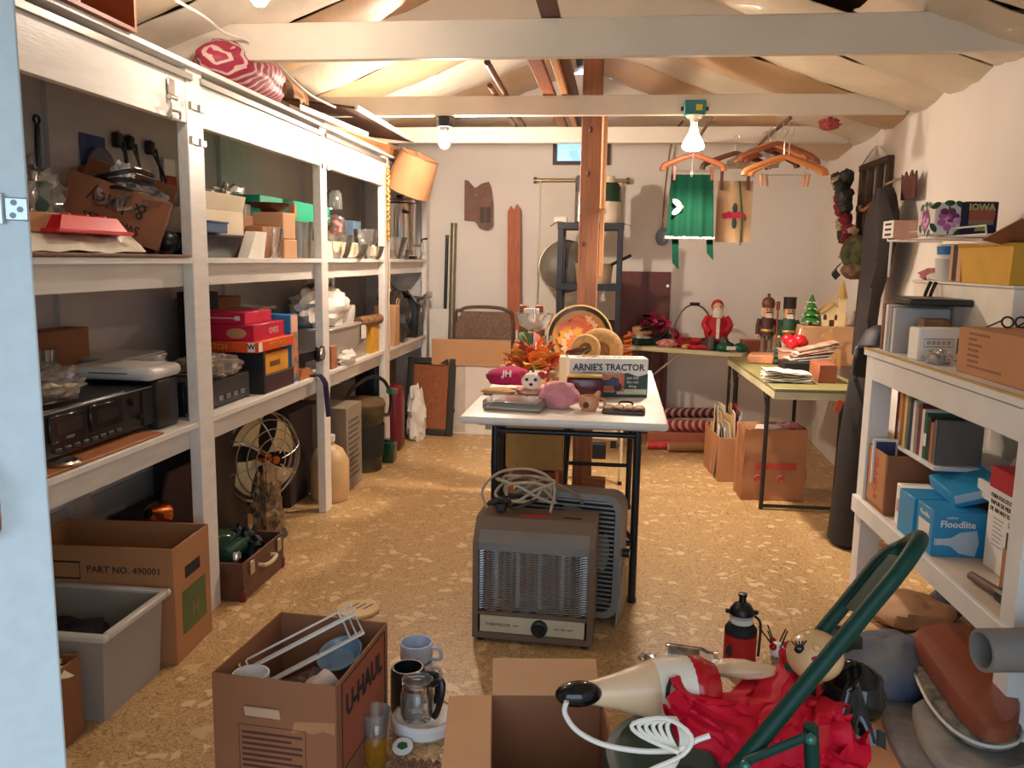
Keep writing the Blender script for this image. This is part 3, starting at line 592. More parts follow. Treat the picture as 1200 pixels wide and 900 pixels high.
t = T('disc', 'shiny round metal disc under the stereo corner', 'disc', (-1.655, 2.30, Z1+.01)); P(t, 'rim', B().lathe([(.0, 0), (.05, 0), (.052, .006), (.045, .012), (.0, .01)], 20), chrome)
plastic_bag('bagged_parts', 'clear plastic bag of small parts lying on top of the stereo', (-1.80, 2.36, Z1+.178), (.12, .20, .065), [M('brown bits', (96, 70, 52)), M('red bit', (178, 60, 54)), M('grey bits', (110, 108, 106))], 11, items=4)
glassware('drinking_glass', 'tall clear drinking glass standing behind the stereo by the blue door', 'glass', (-2.05, sx(53, 440, -2.05), Z1+.0), [(.035, 0), (.04, .16), (.044, .3)])
t = T('lidded_bucket', 'black square tub with a rounded white lid beside the stereo', 'tub', (-1.80, 2.95, Z1)); t.location.y = 2.925
t.location.x = -1.79
P(t, 'tub', B().box(-.14, .13, -.07, .085, 0, .19, .02, seg=2), black); P(t, 'lid', B().box(-.20, .145, -.13, .09, .19, .24, .03, seg=3), whitepl); P(t, 'lid_slot', B().box(-.1, .05, -.132, -.129, .215, .22), grey)
t = T('cd_stack', 'stack of white disc cases in clear wrap behind the white-lidded tub', 'discs', (-1.98, 3.15, Z1+.0)); cases = B().box(-.1, .1, -.16, .16, 0, .009, .001).mesh('disc_case', GL('jewel case', (225, 222, 218), .15, .05, .55, (220, 215, 206)))
for k in range(24): again(t, 'disc_case', cases, (.004*math.sin(k*2.1), .004*math.cos(k*1.7), .0102*k))
t = T('cassette_deck', 'black deck with a shelf post in front of it', 'stereo', (-1.79, 3.22, Z1)); P(t, 'case', B().box(-.16, .11, -.14, .12, .006, .15, .005), black); P(t, 'front_plate', B().box(.11, .116, -.13, .11, .02, .13, .002), M('dark grey key', (58, 58, 60)))
carton('brown_box', 'long brown box at the back of the first middle bay', 'box', (-2.1, 2.9, Z1+.0), .1, .3, .36, card2, tape=False)
# ================================================================ middle shelf, second bay
t = T('black_player', 'low black player box at the left of the second middle bay', 'player', (-1.76, 3.45, Z1)); P(t, 'case', B().box(-.12, .09, -.17, .2, .005, .13, .004), black); P(t, 'front_plate', B().box(.09, .095, -.16, .19, .015, .12, .002), M('dark grey key', (58, 58, 60)))
for k in range(4): P(t, 'button', B().box(.095, .1, -.12+.07*k, -.08+.07*k, .03, .05, .002), grey)
t = T('cassette_pack', 'clear-wrapped pack of cassettes on the black player box', 'package', (-1.75, 3.42, Z1+.131)); 
for k in range(4): P(t, 'cassette', B().box(-.09+.01*k, .07, -.12+.07*k, -.06+.07*k, 0, .045+.008*(k % 2), .003), [M('smoky case', (92, 82, 70), r=.2), M('gold label', (170, 140, 90), r=.3)][k % 2])
P(t, 'film', B().ell((-.01, .01, .035), (.13, .19, .055), 26, 14, amp=.3, seed=12, zmin=-.035), film, ang=25)
t = T('games_tray', 'black box tray holding stacked game boxes', 'tray', (-1.76, 3.9, Z1))
P(t, 'tray_side', B().box(-.14, .135, -.19, -.165, 0, .2, .002), blackm); P(t, 'tray_back', B().box(-.14, -.12, -.165, .18, 0, .2, .002), blackm); P(t, 'tray_front', B().box(.115, .135, -.165, .18, 0, .085, .002), M('dark maroon card', (60, 32, 34))); P(t, 'tray_floor', B().box(-.12, .115, -.165, .18, 0, .01), blackm)
yel = M('amber yellow card', (226, 158, 44), r=.5); org = M('orange red card', (226, 78, 32), r=.45); crim = M('crimson card', (190, 22, 58), r=.4)
def game(nm, lab, loc, w, d, h, mat, rz=0):
    t = T(nm, lab, 'game box', loc, rz); P(t, 'lid', B().box(-w/2, w/2, -d/2, d/2, 0, h, .003), mat); return t
t = game('game_box', 'amber game box inside the black tray, lowest of the stack', (-1.76, 3.9, Z1+.011), .21, .32, .07, cream); P(t, 'red_panel', B().box(.105, .1065, -.1, .1, .015, .055), redink)
t = game('game_box', 'yellow game box second from the bottom of the stack', (-1.755, 3.9, Z1+.082), .22, .32, .1, yel); P(t, 'dark_label', B().box(.110, .1115, -.07, .05, .035, .06), M('brown print', (120, 70, 30)))
t = game('game_box', 'orange-red game box with a white W square lying across the black tray', (-1.775, 3.87, Z1+.202), .30, .43, .05, org)
txt(t, 'MATCH', .035, (-.06, -.2165, .025), (rad(90), 0, 0), yel, bold=.001); P(t, 'white_square', B().box(.10, .135, -.2165, -.215, .004, .046), whitep); txt(t, 'W', .034, (.1175, -.2172, .026), (rad(90), 0, 0), ink, bold=.001)
P(t, 'white_square', B().box(.15, .1515, -.21, -.17, .004, .046), whitep); txt(t, 'MATCH WORD', .03, (.1512, .02, .025), (rad(90), 0, rad(90)), yel)
t = game('game_box', 'crimson game box with a pale oval on top of the orange one', (-1.79, 3.86, Z1+.253), .27, .36, .075, crim); P(t, 'oval', B().prism([(.05*math.cos(a), .024*math.sin(a)) for a in [i*PI/10 for i in range(20)]], 0, .001, Matrix.Rotation(PI/2, 3, 'X'), (.05, -.18, .035)), M('tan oval', (196, 140, 96)))
txt(t, 'CHESS', .04, (.1355, .05, .035), (rad(90), 0, rad(90)), M('pale pink print', (236, 190, 190)))
t = game('game_box', 'pinkish red game box topmost of the stack with a white line', (-1.82, 3.84, Z1+.329), .24, .30, .055, M('cerise card', (206, 30, 66), r=.4)); P(t, 'line', B().box(-.1, .09, -.1515, -.15, .026, .03), whitep); P(t, 'line_end', B().box(.07, .095, -.152, -.15, .018, .038, .002), whitep)
carton('black_box', 'small black box standing behind the red game stack', 'box', (-2.0, 3.83, Z1+.0), .13, .16, .47, blackm, tape=False)
S('book_row', B().box(-.08, .08, -.2, .2, 0, .43, .003), card2, 'pale-spined brown box at the back behind the games', 'box', (-2.09, 4.12, Z1))
t = T('puzzle_box', 'tall blue and orange patterned box beside the games', 'box', (-1.725, 4.13, Z1)); P(t, 'body', B().box(-.15, .085, -.045, .045, 0, .35, .003), M('turquoise card', (30, 134, 190), r=.45, v=.2, s=14))
P(t, 'spine', B().box(.085, .088, -.043, .043, .02, .26), M('orange mottled print', (226, 130, 78), c2=(60, 120, 110), s=22)); P(t, 'pale_top', B().box(.085, .088, -.043, .043, .26, .345), M('pinkish print', (226, 176, 150)))
t = T('clear_tubs', 'two stacked clear plastic tubs at the back of the second middle bay', 'tub', (-1.98, 4.28, Z1+.10)); fr_ = GL('frosted plastic', (230, 228, 224), .08, .25, .4, (206, 198, 190))
for z in (0, .14): P(t, 'tub', B().box(-.12, .12, -.13, .13, z, z+.12, .02, seg=2), fr_); P(t, 'lid', B().box(-.13, .13, -.14, .14, z+.12, z+.138, .006), fr_)
S('brown_case', B().box(-2.1, -1.70, 4.2, 4.44, Z1+.035, Z1+.10, .004), M('dark brown leather', (66, 40, 32), r=.5), 'flat dark brown case under the clear tubs', 'case')
S('flat_box', B().box(-2.1, -1.75, 4.22, 4.43, Z1+.0, Z1+.034, .004), blackm, 'black flat box at the very bottom under the brown case', 'box')
lump('shredded_paper', 'small heap of white shredded paper on the brown case', 'paper', (-1.76, 4.29, Z1+.10), (.06, .09, .035), whitep, .5, 4, 4)
t = T('strap_gauge', 'black strap with a round silver dial hanging by the shelf post', 'gauge', (-1.61, 4.31, Z1+.06)); P(t, 'strap', B().sheet(lambda u, v: (-.02+.012*math.sin(u*PI), -.12+.3*u, .03+.05*v), 10, 2, .006), black)
P(t, 'dial_plate', B().box(-.01, .012, .06, .165, .015, .10, .008), black); P(t, 'dial', B().cyl((.012, .112, .058), (.022, .112, .058), .031, .028, 20), chrome)
b = B().sheet(lambda u, v: (-1.70+.13*min(1, u*2)+.015*math.sin(v*3)+(.012 if u > .5 else 0), 4.27+.10*u+.07*v*(.6+.4*u), (Z1+.012) if u < .45 else Z1+.012-.24*(u-.45)/.55), 16, 5, .006)
S('necktie', b, navy, 'dark navy cloth strap drooping over the middle shelf edge', 'cloth')
S('wooden_wedge', B().prism([(0, 0), (.17, 0), (.19, .03), (.14, .05), (.03, .055)], -.035, .035, Matrix(((0, 0, 1), (1, 0, 0), (0, 1, 0)))), M('orange wood', (186, 112, 62), r=.5), 'rounded orange wooden block on the shelf edge beside the puzzle box', 'block', (-1.66, 4.16, Z1))
# ================================================================ middle shelf, third bay
t = T('storage_bin', 'cloudy plastic bin full of bagged things in the third middle bay', 'bin', (-1.80, 5.05, Z1)); P(t, 'bin_body', tray_f(.30, .72, .22, 1.06), fr_); P(t, 'rim', B().box(-.17, .17, -.40, .40, .215, .23, .006), fr_)
P(t, 'white_tag', B().box(.168, .172, .20, .30, .12, .21, .002), whitep)
S('knotted_bag', B().ell((0, 0, .1), (.15, .3, .13), 34, 20, amp=.32, fr=2.6, seed=6, zmin=-.1).tube([(.04, -.05, .2), (.05, 0, .28), (.05, .08, .285), (.04, .1, .2)], .012, 8, sm=4), M('white bag plastic', (230, 224, 214), r=.35, v=.04), 'white plastic shopping bag with looped handles heaped on the cloudy bin', 'bag', (-1.79, 4.95, Z1+.232))
carton('brown_block', 'small reddish-brown block at the front beside the post', 'block', (-1.645, 4.68, Z1), .06, .10, .135, M('reddish card', (176, 112, 78)), tape=False)
lump('small_bag', 'small white crumpled bag on the shelf in front of the cloudy bin', 'bag', (-1.62, 4.93, Z1), (.04, .13, .045), M('white bag plastic', (230, 224, 214)), .3, 3, 9)
t = T('yellow_box', 'mustard yellow box on its side at the right of the cloudy bin', 'box', (-1.72, 5.56, Z1)); P(t, 'body', B().box(-.09, .09, -.07, .10, 0, .18, .003), M('mustard card', (224, 164, 48))); P(t, 'white_edge', B().box(.05, .092, .10, .103, .01, .17), whitep)
rolltube('wicker_roll', 'speckled brown wicker roll lying across the yellow box', (-1.66, 5.28, Z1+.225), (-1.63, 5.66, Z1+.225), .035, M('wicker', (176, 132, 88), r=.8, c2=(88, 56, 36), s=60), cat='roll', capm=M('wicker end', (120, 84, 56)))
S('white_pot', B().lathe([(0, 0), (.07, 0), (.085, .1), (.08, .12), (.0, .12)], 20), whitepl, 'white plastic pot behind the wicker roll', 'pot', (-1.85, 5.55, Z1+.2))
S('pot_box', B().box(-1.95, -1.78, 5.47, 5.68, Z1, Z1+.199, .004), card2, 'brown box under the white pot', 'box')
lump('grey_pillow', 'dark grey pillow leaning at the back of the third middle bay', 'pillow', (-2.03, 5.45, Z1), (.08, .22, .26), M('grey brown cloth', (96, 84, 76), r=.9), .1, 2, 3)
# ================================================================ middle shelf, last bay
t = T('paper_bag', 'tan paper bag with handles standing behind the last wide post', 'bag', (-1.68, 6.04, Z1)); P(t, 'bag_body', B().box(-.08, .08, -.07, .07, 0, .3, .006), card3); P(t, 'handle', B().tube([(.08, -.03, .28), (.085, -.03, .34), (.085, .03, .34), (.08, .03, .28)], .005, sm=4), card3)
lump('dark_plastic_bag', 'smoky grey plastic bag between the paper bag and the black case', 'bag', (-1.70, 6.30, Z1), (.12, .15, .23), M('smoke plastic', (62, 58, 56), r=.25), .35, 3, 5)
t = T('black_case', 'black upright case at the far end of the middle shelf', 'case', (-1.70, 6.78, Z1)); P(t, 'case_body', B().box(-.14, .1, -.12, .13, 0, .33, .02, seg=2), black); P(t, 'latch', B().box(.1, .108, -.03, .03, .2, .24, .003), steel)
b = B().sheet(crumple(lambda u, v: (-1.86+.32*u, 6.55+.42*v, Z1+.375+.05*math.sin(u*4+v*3)-.05*u), .05, 4, 8), 14, 14, .003)
S('foil_sheet', b, M('crumpled foil', (196, 192, 186), r=.28, m=.8), 'crumpled silver foil sheet draped over the black case', 'foil', ang=20)
# ================================================================ floor under the left shelving
t = openbox('cardboard_box', 'large open cardboard box with a hand hole and green print under the shelving', (-1.79, 2.76, 0), .56, .29, .43, card, rz=rad(3), flaps=())
P(t, 'hand_hole', B().box(.2795, .2815, -.06, .06, .29, .335, .01), blackm)
gp = M('faded green print', (96, 104, 56), r=.8); P(t, 'green_print', B().box(.280, .2812, -.09, .1, .09, .25), gp)
P(t, 'green_print', B().box(-.02, .12, -.1462, -.145, .26, .285), M('green print', (70, 88, 60))); txt(t, 'PART NO. 490001', .035, (.10, -.1465, .345), (rad(90), 0, 0), ink); P(t, 'frame_print', B().tube([(-.27, -.1462, .31), (-.06, -.1462, .31), (-.06, -.1462, .37), (-.27, -.1462, .37)], .003, 4, closed=True), ink)
txt(t, 'H', .09, (.2814, .01, .15), (rad(90), 0, rad(90)), M('worn print', (132, 110, 66)))
frost = GL('milky bin plastic', (228, 222, 214), .06, .3, .62, (196, 186, 172))
t = T('plastic_bin', 'large translucent grey plastic storage bin on the floor near the blue door', 'bin', (-1.79, 2.415, 0))
w, d, h, k, th = .50, .32, .285, 1.07, .006
for nm, q in (('side', ((-w/2, -d/2), (w/2, -d/2))), ('side', ((w/2, -d/2), (w/2, d/2))), ('side', ((w/2, d/2), (-w/2, d/2))), ('side', ((-w/2, d/2), (-w/2, -d/2)))):
    (xa, ya), (xb, yb) = q; P(t, 'bin_side', B().sheet(lambda u, v: ((xa+(xb-xa)*u)*(1+(k-1)*v), (ya+(yb-ya)*u)*(1+(k-1)*v), h*v), 2, 2, th), frost)
P(t, 'bin_floor', B().box(-w/2, w/2, -d/2, d/2, .001, .006), frost)
for x0, x1, y0, y1 in ((-.29, .29, -.195, -.168), (-.29, .29, .168, .195), (-.29, -.262, -.168, .168), (.262, .29, -.168, .168)): P(t, 'rim', B().box(x0, x1, y0, y1, h-.012, h+.012, .006), M('bin rim', (196, 188, 178), r=.4))
lump('dark_cloth', 'dark folded cloth filling the translucent bin', 'cloth', (-1.79, 2.415, .008), (.21, .13, .13), M('charcoal cloth', (40, 38, 40), r=.95), .25, 3, 3)
openbox('brown_box', 'small brown box with scraps on top standing before the translucent bin', (-1.70, 2.12, 0), .27, .15, .25, card2, flaps=())
lump('scrap_paper', 'pale torn paper scraps in the small brown box', 'paper', (-1.66, 2.11, .19), (.09, .05, .05), cream, .6, 4, 2)
# vintage suitcase, open, full of odds and ends
t = T('suitcase', 'old brown suitcase lying open with pale handle and green odds and ends', 'suitcase', (-1.70, 3.40, 0)); lea = M('worn brown leather', (98, 62, 44), r=.5, v=.3, s=10, b=.2)
for x0, x1, y0, y1 in ((-.19, -.18, -.215, .215), (.18, .19, -.215, .215), (-.18, .18, -.215, -.205), (-.18, .18, .205, .215)): P(t, 'shell_side', B().box(x0, x1, y0, y1, .005, .17, .003), lea)
P(t, 'shell_floor', B().box(-.18, .18, -.205, .205, .005, .012), lea); P(t, 'lid', B().box(-.19, .19, -.215, .215, 0, .02, .004).xf(Matrix.Translation((-.2, 0, .17))@Matrix.Rotation(rad(-78), 4, 'Y')@Matrix.Translation((.19, 0, 0))), M('suitcase lining', (60, 36, 34), r=.8))
for y in (-.205, .205): P(t, 'corner_cap', B().box(.165, .195, y-.012, y+.012, .0, .05, .004), M('red brown leather', (110, 44, 40)))
P(t, 'handle', B().tube([(.19, -.06, .11), (.215, -.06, .11), (.222, -.02, .105), (.222, .03, .105), (.215, .07, .11), (.19, .07, .11)], .009, 8, sm=3), M('pale bone handle', (206, 190, 160), r=.4))
for y in (-.14, .15): P(t, 'clasp', B().box(.19, .2, y-.02, y+.02, .1, .16, .003), steel)
dg = M('dark green glass', (24, 62, 44), r=.12)
S('green_bottle', B().cyl((0, -.1, .04), (0, .06, .04), .04, n=16).cyl((0, .06, .04), (0, .14, .04), .014, n=10), dg, 'dark green glass bottle lying in the open suitcase', 'bottle', (-1.62, 3.33, .135))
lump('camp_stove', 'dark green enamel pot piled in the suitcase', 'pot', (-1.75, 3.45, .06), (.1, .09, .09), dg, .15, 3, 2)
lump('black_tool', 'black rubber tool piled at the far end of the suitcase', 'tool', (-1.66, 3.52, .06), (.09, .06, .08), black, .5, 3, 7)
lump('brown_bundle', 'dark brown leather bundle in the back of the suitcase', 'bundle', (-1.80, 3.3, .06), (.07, .1, .08), lea, .4, 3, 4)
S('small_jar', B().lathe([(0, 0), (.022, 0), (.022, .05), (.014, .06), (0, .06)], 12), chrome, 'small bright metal jar at the near edge of the suitcase', 'jar', (-1.57, 3.25, .14))
# table fan
t = T('desk_fan', 'old wire-cage fan with cream blades and copper hub on the floor', 'fan', (-1.78, 4.02, 0)); fx = Matrix.Translation((0, 0, .42))@Matrix.Rotation(rad(62), 4, 'Z')@Matrix.Rotation(rad(90), 4, 'X')
wire = M('fan wire', (170, 162, 150), r=.3, m=.8)
for i, (r, z) in enumerate(((.235, .0), (.235, -.06), (.20, .05), (.155, .075), (.11, .09), (.065, .1))):
    P(t, 'cage_ring', B().tube([(r*math.cos(a), r*math.sin(a), z) for a in [k*PI/16 for k in range(32)]], .0035 if i else .005, 6, closed=True).xf(fx), wire)
for i in range(8):
    a = i*PI/4; P(t, 'cage_rib', B().tube([(r*math.cos(a+.25*(r/.235)), r*math.sin(a+.25*(r/.235)), z) for r, z in ((.235, -.06), (.235, 0), (.2, .05), (.155, .075), (.11, .09), (.04, .103))], .0035, sm=3).xf(fx), wire)
creamb = M('cream fan blade', (206, 184, 138), r=.4)
for i in range(4):
    a = i*PI/2+.5; P(t, 'blade', B().sheet(lambda u, v: ((.03+.18*u)*math.cos(a+(v-.5)*(.5+.75*u)), (.03+.18*u)*math.sin(a+(v-.5)*(.5+.75*u)), .03*(v-.5)), 8, 6, .002).xf(fx), creamb)
P(t, 'hub', B().lathe([(0, .055), (.022, .05), (.028, .02), (.028, -.02), (0, -.02)], 16).xf(fx), M('copper', (200, 112, 60), r=.25, m=1)); P(t, 'badge', B().cyl((0, 0, .1), (0, 0, .112), .02, n=14).xf(fx), M('copper', (200, 112, 60)))
P(t, 'motor', B().lathe([(0, -.16), (.05, -.15), (.06, -.08), (.05, -.03), (0, -.03)], 16).xf(fx), M('fan motor', (70, 66, 60), r=.4)); P(t, 'stem', B().cyl((0, 0, .02), (-.06, -.03, .4), .015), M('fan motor', (70, 66, 60))); P(t, 'base', B().lathe([(0, 0), (.12, 0), (.11, .02), (.03, .04), (0, .04)], 20), M('fan motor', (70, 66, 60)))
lump('net_bag', 'tangled bundle of cords and netting in front of the fan', 'bundle', (-1.67, 3.80, 0), (.06, .10, .20), M('tangle brown', (150, 118, 80), r=.8, c2=(70, 56, 40), s=40), .6, 5, 3)
S('cable_drum', B().lathe([(0, 0), (.09, 0), (.10, .05), (.07, .11), (0, .13)], 18), M('grey green metal', (88, 92, 84), r=.4), 'grey-green rounded metal drum beside the suitcase lid', 'drum', (-1.84, 3.72, 0.0))
t = T('clip_lamp', 'small chrome clip lamp with orange shade standing behind the first post', 'lamp', (-1.90, 3.06, .36)); P(t, 'stem', B().tube([(0, 0, -.36), (0, .02, -.2), (.03, .06, 0)], .008, sm=4), chrome); P(t, 'shade', B().lathe([(.02, .06), (.045, .02), (.06, -.03), (.056, -.03), (.04, .02), (.015, .055)], 16, caps=False).xf(Matrix.Translation((.04, .08, .02))@Matrix.Rotation(rad(70), 4, 'X')), M('copper', (200, 112, 60))); P(t, 'base', B().cyl((0, 0, -.36), (0, 0, -.345), .06), chrome)
S('dark_cabinet', B().box(-2.15, -1.86, 3.62, 4.0, 0, .74, .004), M('dark cabinet wood', (44, 34, 30), r=.5), 'dark wooden cabinet standing behind the fan', 'cabinet')
S('footlocker', B().box(-2.12, -1.92, 3.2, 3.58, 0, .34, .02, seg=2), M('dark trunk', (52, 40, 38), r=.6), 'dark trunk at the wall behind the open suitcase', 'trunk')
t = T('plastic_jug', 'tan plastic jug standing behind the second post', 'jug', (-1.67, 4.72, 0)); P(t, 'jug_body', B().lathe([(0, 0), (.10, 0), (.115, .03), (.115, .24), (.08, .31), (.03, .34), (.03, .37), (0, .37)], 22), M('tan plastic', (206, 170, 120), r=.4)); P(t, 'cap', B().cyl((0, 0, .36), (0, 0, .395), .035), whitepl)
t = carton('printed_carton', 'tall grey carton with lines of small print beside the jug', 'box', (-1.73, 5.02, 0), .24, .3, .53, M('grey brown carton', (140, 124, 104), r=.8), tape=False); 
for k in range(11): P(t, 'print_line', B().box(.12, .1212, -.12, .1-.02*(k % 3), .08+.035*k, .095+.035*k), M('faint print', (92, 80, 68)))
carton('dark_carton', 'dark carton at the wall behind the printed one', 'box', (-1.98, 4.75, 0), .3, .5, .55, M('dark carton', (58, 46, 42)), tape=False)
t = T('camouflage_bucket', 'camouflage bucket with a padded seat lid and black hose on top', 'bucket', (-1.69, 5.46, 0))
camo = M('camouflage print', (104, 96, 54), r=.6, c2=(44, 44, 30), s=9)
P(t, 'bucket_body', B().lathe([(0, 0), (.125, 0), (.14, .40), (.145, .41), (.145, .44), (0, .44)], 26), camo); P(t, 'dark_pocket', B().lathe([(.1335, .1), (.1425, .32), (.146, .32), (.137, .1)], 26, caps=False), M('dark camouflage cloth', (40, 40, 34), r=.8)); P(t, 'seat_lid', B().lathe([(.15, .44), (.155, .46), (.14, .49), (0, .5)], 26, caps=False), M('olive brown pad', (110, 88, 56), r=.7))
t = T('garden_hose', 'short black hose with a green fitting looped over the bucket', 'hose', (-1.68, 5.42, .505)); P(t, 'hose', B().tube([(-.05, -.28, -.08), (-.02, -.2, .07), (.05, 0, .14), (.1, .16, .1), (.13, .24, -.02), (.13, .2, -.14), (.11, .06, -.12)], .013, 8, sm=5), black); P(t, 'fitting', B().cyl((.13, .2, .02), (.14, .34, -.01), .022, .018), M('green fitting', (28, 84, 58), r=.35))
t = T('green_canister', 'small dark green tin beside the camouflage bucket', 'tin', (-1.58, 5.70, 0)); P(t, 'tin', B().box(-.055, .05, -.06, .06, 0, .15, .012, seg=2), dg); P(t, 'tin_lid', B().cyl((0, 0, .15), (0, 0, .165), .03), dg)
S('red_suitcase', B().box(-.12, .09, -.09, .09, 0, .50, .05, seg=3), M('maroon shell', (104, 24, 34), r=.35), 'maroon hard-shell suitcase standing upright by the shelving end', 'suitcase', (-1.66, 6.08, 0))
t = T('black_suitcase', 'black suitcase behind the maroon one', 'suitcase', (-1.80, 6.12, 0)); P(t, 'shell', B().box(-.1, .1, -.2, .28, 0, .70, .04, seg=3), black); P(t, 'grip', B().tube([(0, -.06, .7), (0, -.05, .73), (0, .1, .73), (0, .11, .7)], .01, sm=3), black)
lump('white_sack', 'lumpy white plastic sack at the foot of the shelving end', 'sack', (-1.56, 6.46, 0), (.075, .10, .24), M('white bag plastic', (230, 224, 214)), .35, 3, 15)
# ================================================================ back wall
ZB = .78     # top of the two tables by the back wall
bn = M('bronze metal', (128, 110, 92), r=.35, m=.7); 
def leaning(name, lab, cat, p0, p1, rx, ry, mat, extra=None):
    a = A(*p0[:2], Y=p0[2]); b = A(*p1[:2], Y=p1[2]); t = T(name, lab, cat, (a.x, a.y, 0)); a_ = V((0, 0, max(0, a.z))); d = b-V((a.x, a.y, 0))
    P(t, 'shaft', B().tube([a_, d], rx, 14), mat)
    P(t, 'end_cap', B().cyl(d-V((0, 0, .02)), d+V((0, 0, .004)), rx*1.12, n=14), ry)
    return t
gp_ = M('grey olive pipe', (134, 124, 100), r=.35, m=.4)
leaning('metal_pipe', 'thick grey-olive pipe leaning in the back left corner', 'pipe', (526, 498, 6.95), (532, 262, 7.09), .026, gp_, gp_)
leaning('metal_pipe', 'thinner dark pipe leaning beside the thick grey one', 'pipe', (518, 498, 6.98), (524, 276, 7.1), .014, M('dark pipe', (92, 84, 70), r=.4, m=.4), black)
for px0, px1, py, lab in ((594, 594, 241, 'left reddish wooden slat leaning on the back wall'), (601, 600, 239, 'right reddish wooden slat leaning on the back wall')):
    a = A(px0+4, 500, Y=7.0); b = A(px1, py, Y=7.12); t = T('cedar_stake', lab, 'slat', (a.x, 7.0, 0), group='wooden slats on the back wall')
    h_ = b.z; P(t, 'slat_board', B().prism([(-.028, 0), (.028, 0), (.028, h_-.05), (0, h_), (-.028, h_-.05)], -.012, .012, Matrix.Rotation(rad(90), 3, 'X')).xf(Matrix.Rotation(rad(-2.4), 4, 'X')@Matrix.Rotation(rad(-1.0), 4, 'Y')), M('red cedar', (172, 92, 56), r=.6, v=.2, aniso=(10, 10, 1)))
a0, a1 = A(545, 211, Y=7.12), A(578, 267, Y=7.12)
t = T('leather_holster', 'brown leather tool pouch hanging flat on the back wall', 'pouch', (a0.x, 7.11, a1.z)); w = a1.x-a0.x; h = a0.z-a1.z; lt = M('brown leather', (120, 84, 66), r=.6, v=.15, s=12)
P(t, 'leather_plate', B().prism([(0, .06), (.09, .06), (.13, .0), (.2, -.02), (w, .01), (w, h*.5), (w-.02, h-.06), (w-.04, h-.015), (w-.1, h-.03), (.09, h-.07), (.03, h-.005), (0, h)], 0, .012, Matrix.Rotation(rad(90), 3, 'X')), lt)
for x in (.155, .205): P(t, 'slot', B().prism([(x-.022, .04), (x+.018, .04), (x+.022, .17), (x-.018, .17)], .012, .02, Matrix.Rotation(rad(90), 3, 'X')), M('dark leather', (70, 50, 42), r=.6))
P(t, 'flap', B().prism([(.02, h-.12), (.1, h-.2), (.17, h-.1), (.1, h-.06)], .012, .018, Matrix.Rotation(rad(90), 3, 'X')), lt); P(t, 'stud', B().ell((.1, -.02, h-.13), .01, 10, 6), steel)
a0, a1 = A(627, 211, Y=7.08), A(736, 212, Y=7.08)
t = T('roller_blind', 'white roller blind hanging from a brass rod on the back wall', 'blind', (a0.x, 7.1, a0.z)); w = a1.x-a0.x
P(t, 'rod', B().cyl((0, 0, 0), (w, 0, 0), .016), M('brass rod', (176, 150, 108), r=.3, m=.7))
for x in (0, w): P(t, 'finial', B().cyl((x-.012, 0, 0), (x+.012, 0, 0), .026, n=14), bn)
P(t, 'blind_sheet', B().box(.05, w-.05, .004, .008, -1.35, .0), M('white blind', (228, 220, 206), r=.8, v=.03)); P(t, 'cord', B().tube([(.045, -.01, 0), (.04, -.012, -.5), (.03, -.012, -.7), (.02, -.012, -1.3)], .006, sm=3), whitepl); P(t, 'cord', B().tube([(w-.05, -.01, 0), (w-.06, -.012, -.6)], .004), whitepl)
a = A(749, 318, Y=7.1); t = T('hardboard_sheet', 'dark red-brown hardboard panel leaning on the back wall behind the flowers', 'panel', (a.x+.03, 7.06, 0), rot=(rad(-3), 0, 0))
P(t, 'panel_sheet', B().box(-.72, .235, -.006, .006, 0, A(749, 318, Y=7.08).z, .003), M('red brown hardboard', (104, 48, 36), r=.5)); P(t, 'screw', B().cyl((.21, -.01, 1.25), (.21, -.005, 1.25), .012), steel)
a = A(776, 277, Y=7.08); t = T('hanging_ball', 'grey-blue mesh ball hanging on a brown cord by the green apron', 'ornament', a); P(t, 'mesh_ball', B().ell((0, 0, 0), (.055, .04, .075), 16, 10, amp=.15, fr=6), M('grey blue mesh', (128, 134, 146), r=.9, b=.6, bs=60)); P(t, 'cord', B().tube([(0, 0, .07), (.01, 0, .4), (.05, 0, .78), (.12, -.1, .9)], .008, sm=4), M('brown cord', (140, 108, 86)))
# wire shelving rack
t = T('metal_rack', 'black metal shelf rack standing behind the wooden post', 'rack', (A(692, 300, Y=6.6).x, 6.6, 0)); rk = M('black rack metal', (34, 36, 44), r=.45); rw, rd = .225, .15; rt = A(692, 262, Y=6.6).z; r2_ = A(692, 332, Y=6.6).z
for x in (-rw, rw):
    for y in (-rd, rd): P(t, 'upright', B().box(x-.022, x+.022, y-.016, y+.016, 0, rt, .003), rk)
for z in (rt, r2_, .75): P(t, 'rack_shelf', B().box(-rw-.025, rw+.025, -rd-.02, rd+.02, z-.05, z, .003), rk)
rl = V((A(692, 300, Y=6.6).x, 6.6, 0))
t = T('thermos', 'tall steel thermos with grey cup on the black rack', 'thermos', (rl.x-.16+.075, 6.55, rt)); P(t, 'flask', B().lathe([(0, 0), (.045, 0), (.045, .22), (.04, .235), (0, .235)], 20), M('brushed steel', (170, 166, 160), r=.3, m=.8)); P(t, 'cup', B().lathe([(.044, .235), (.044, .34), (.035, .355), (0, .355)], 20, caps=False), M('dark grey cup', (92, 90, 92), r=.35))
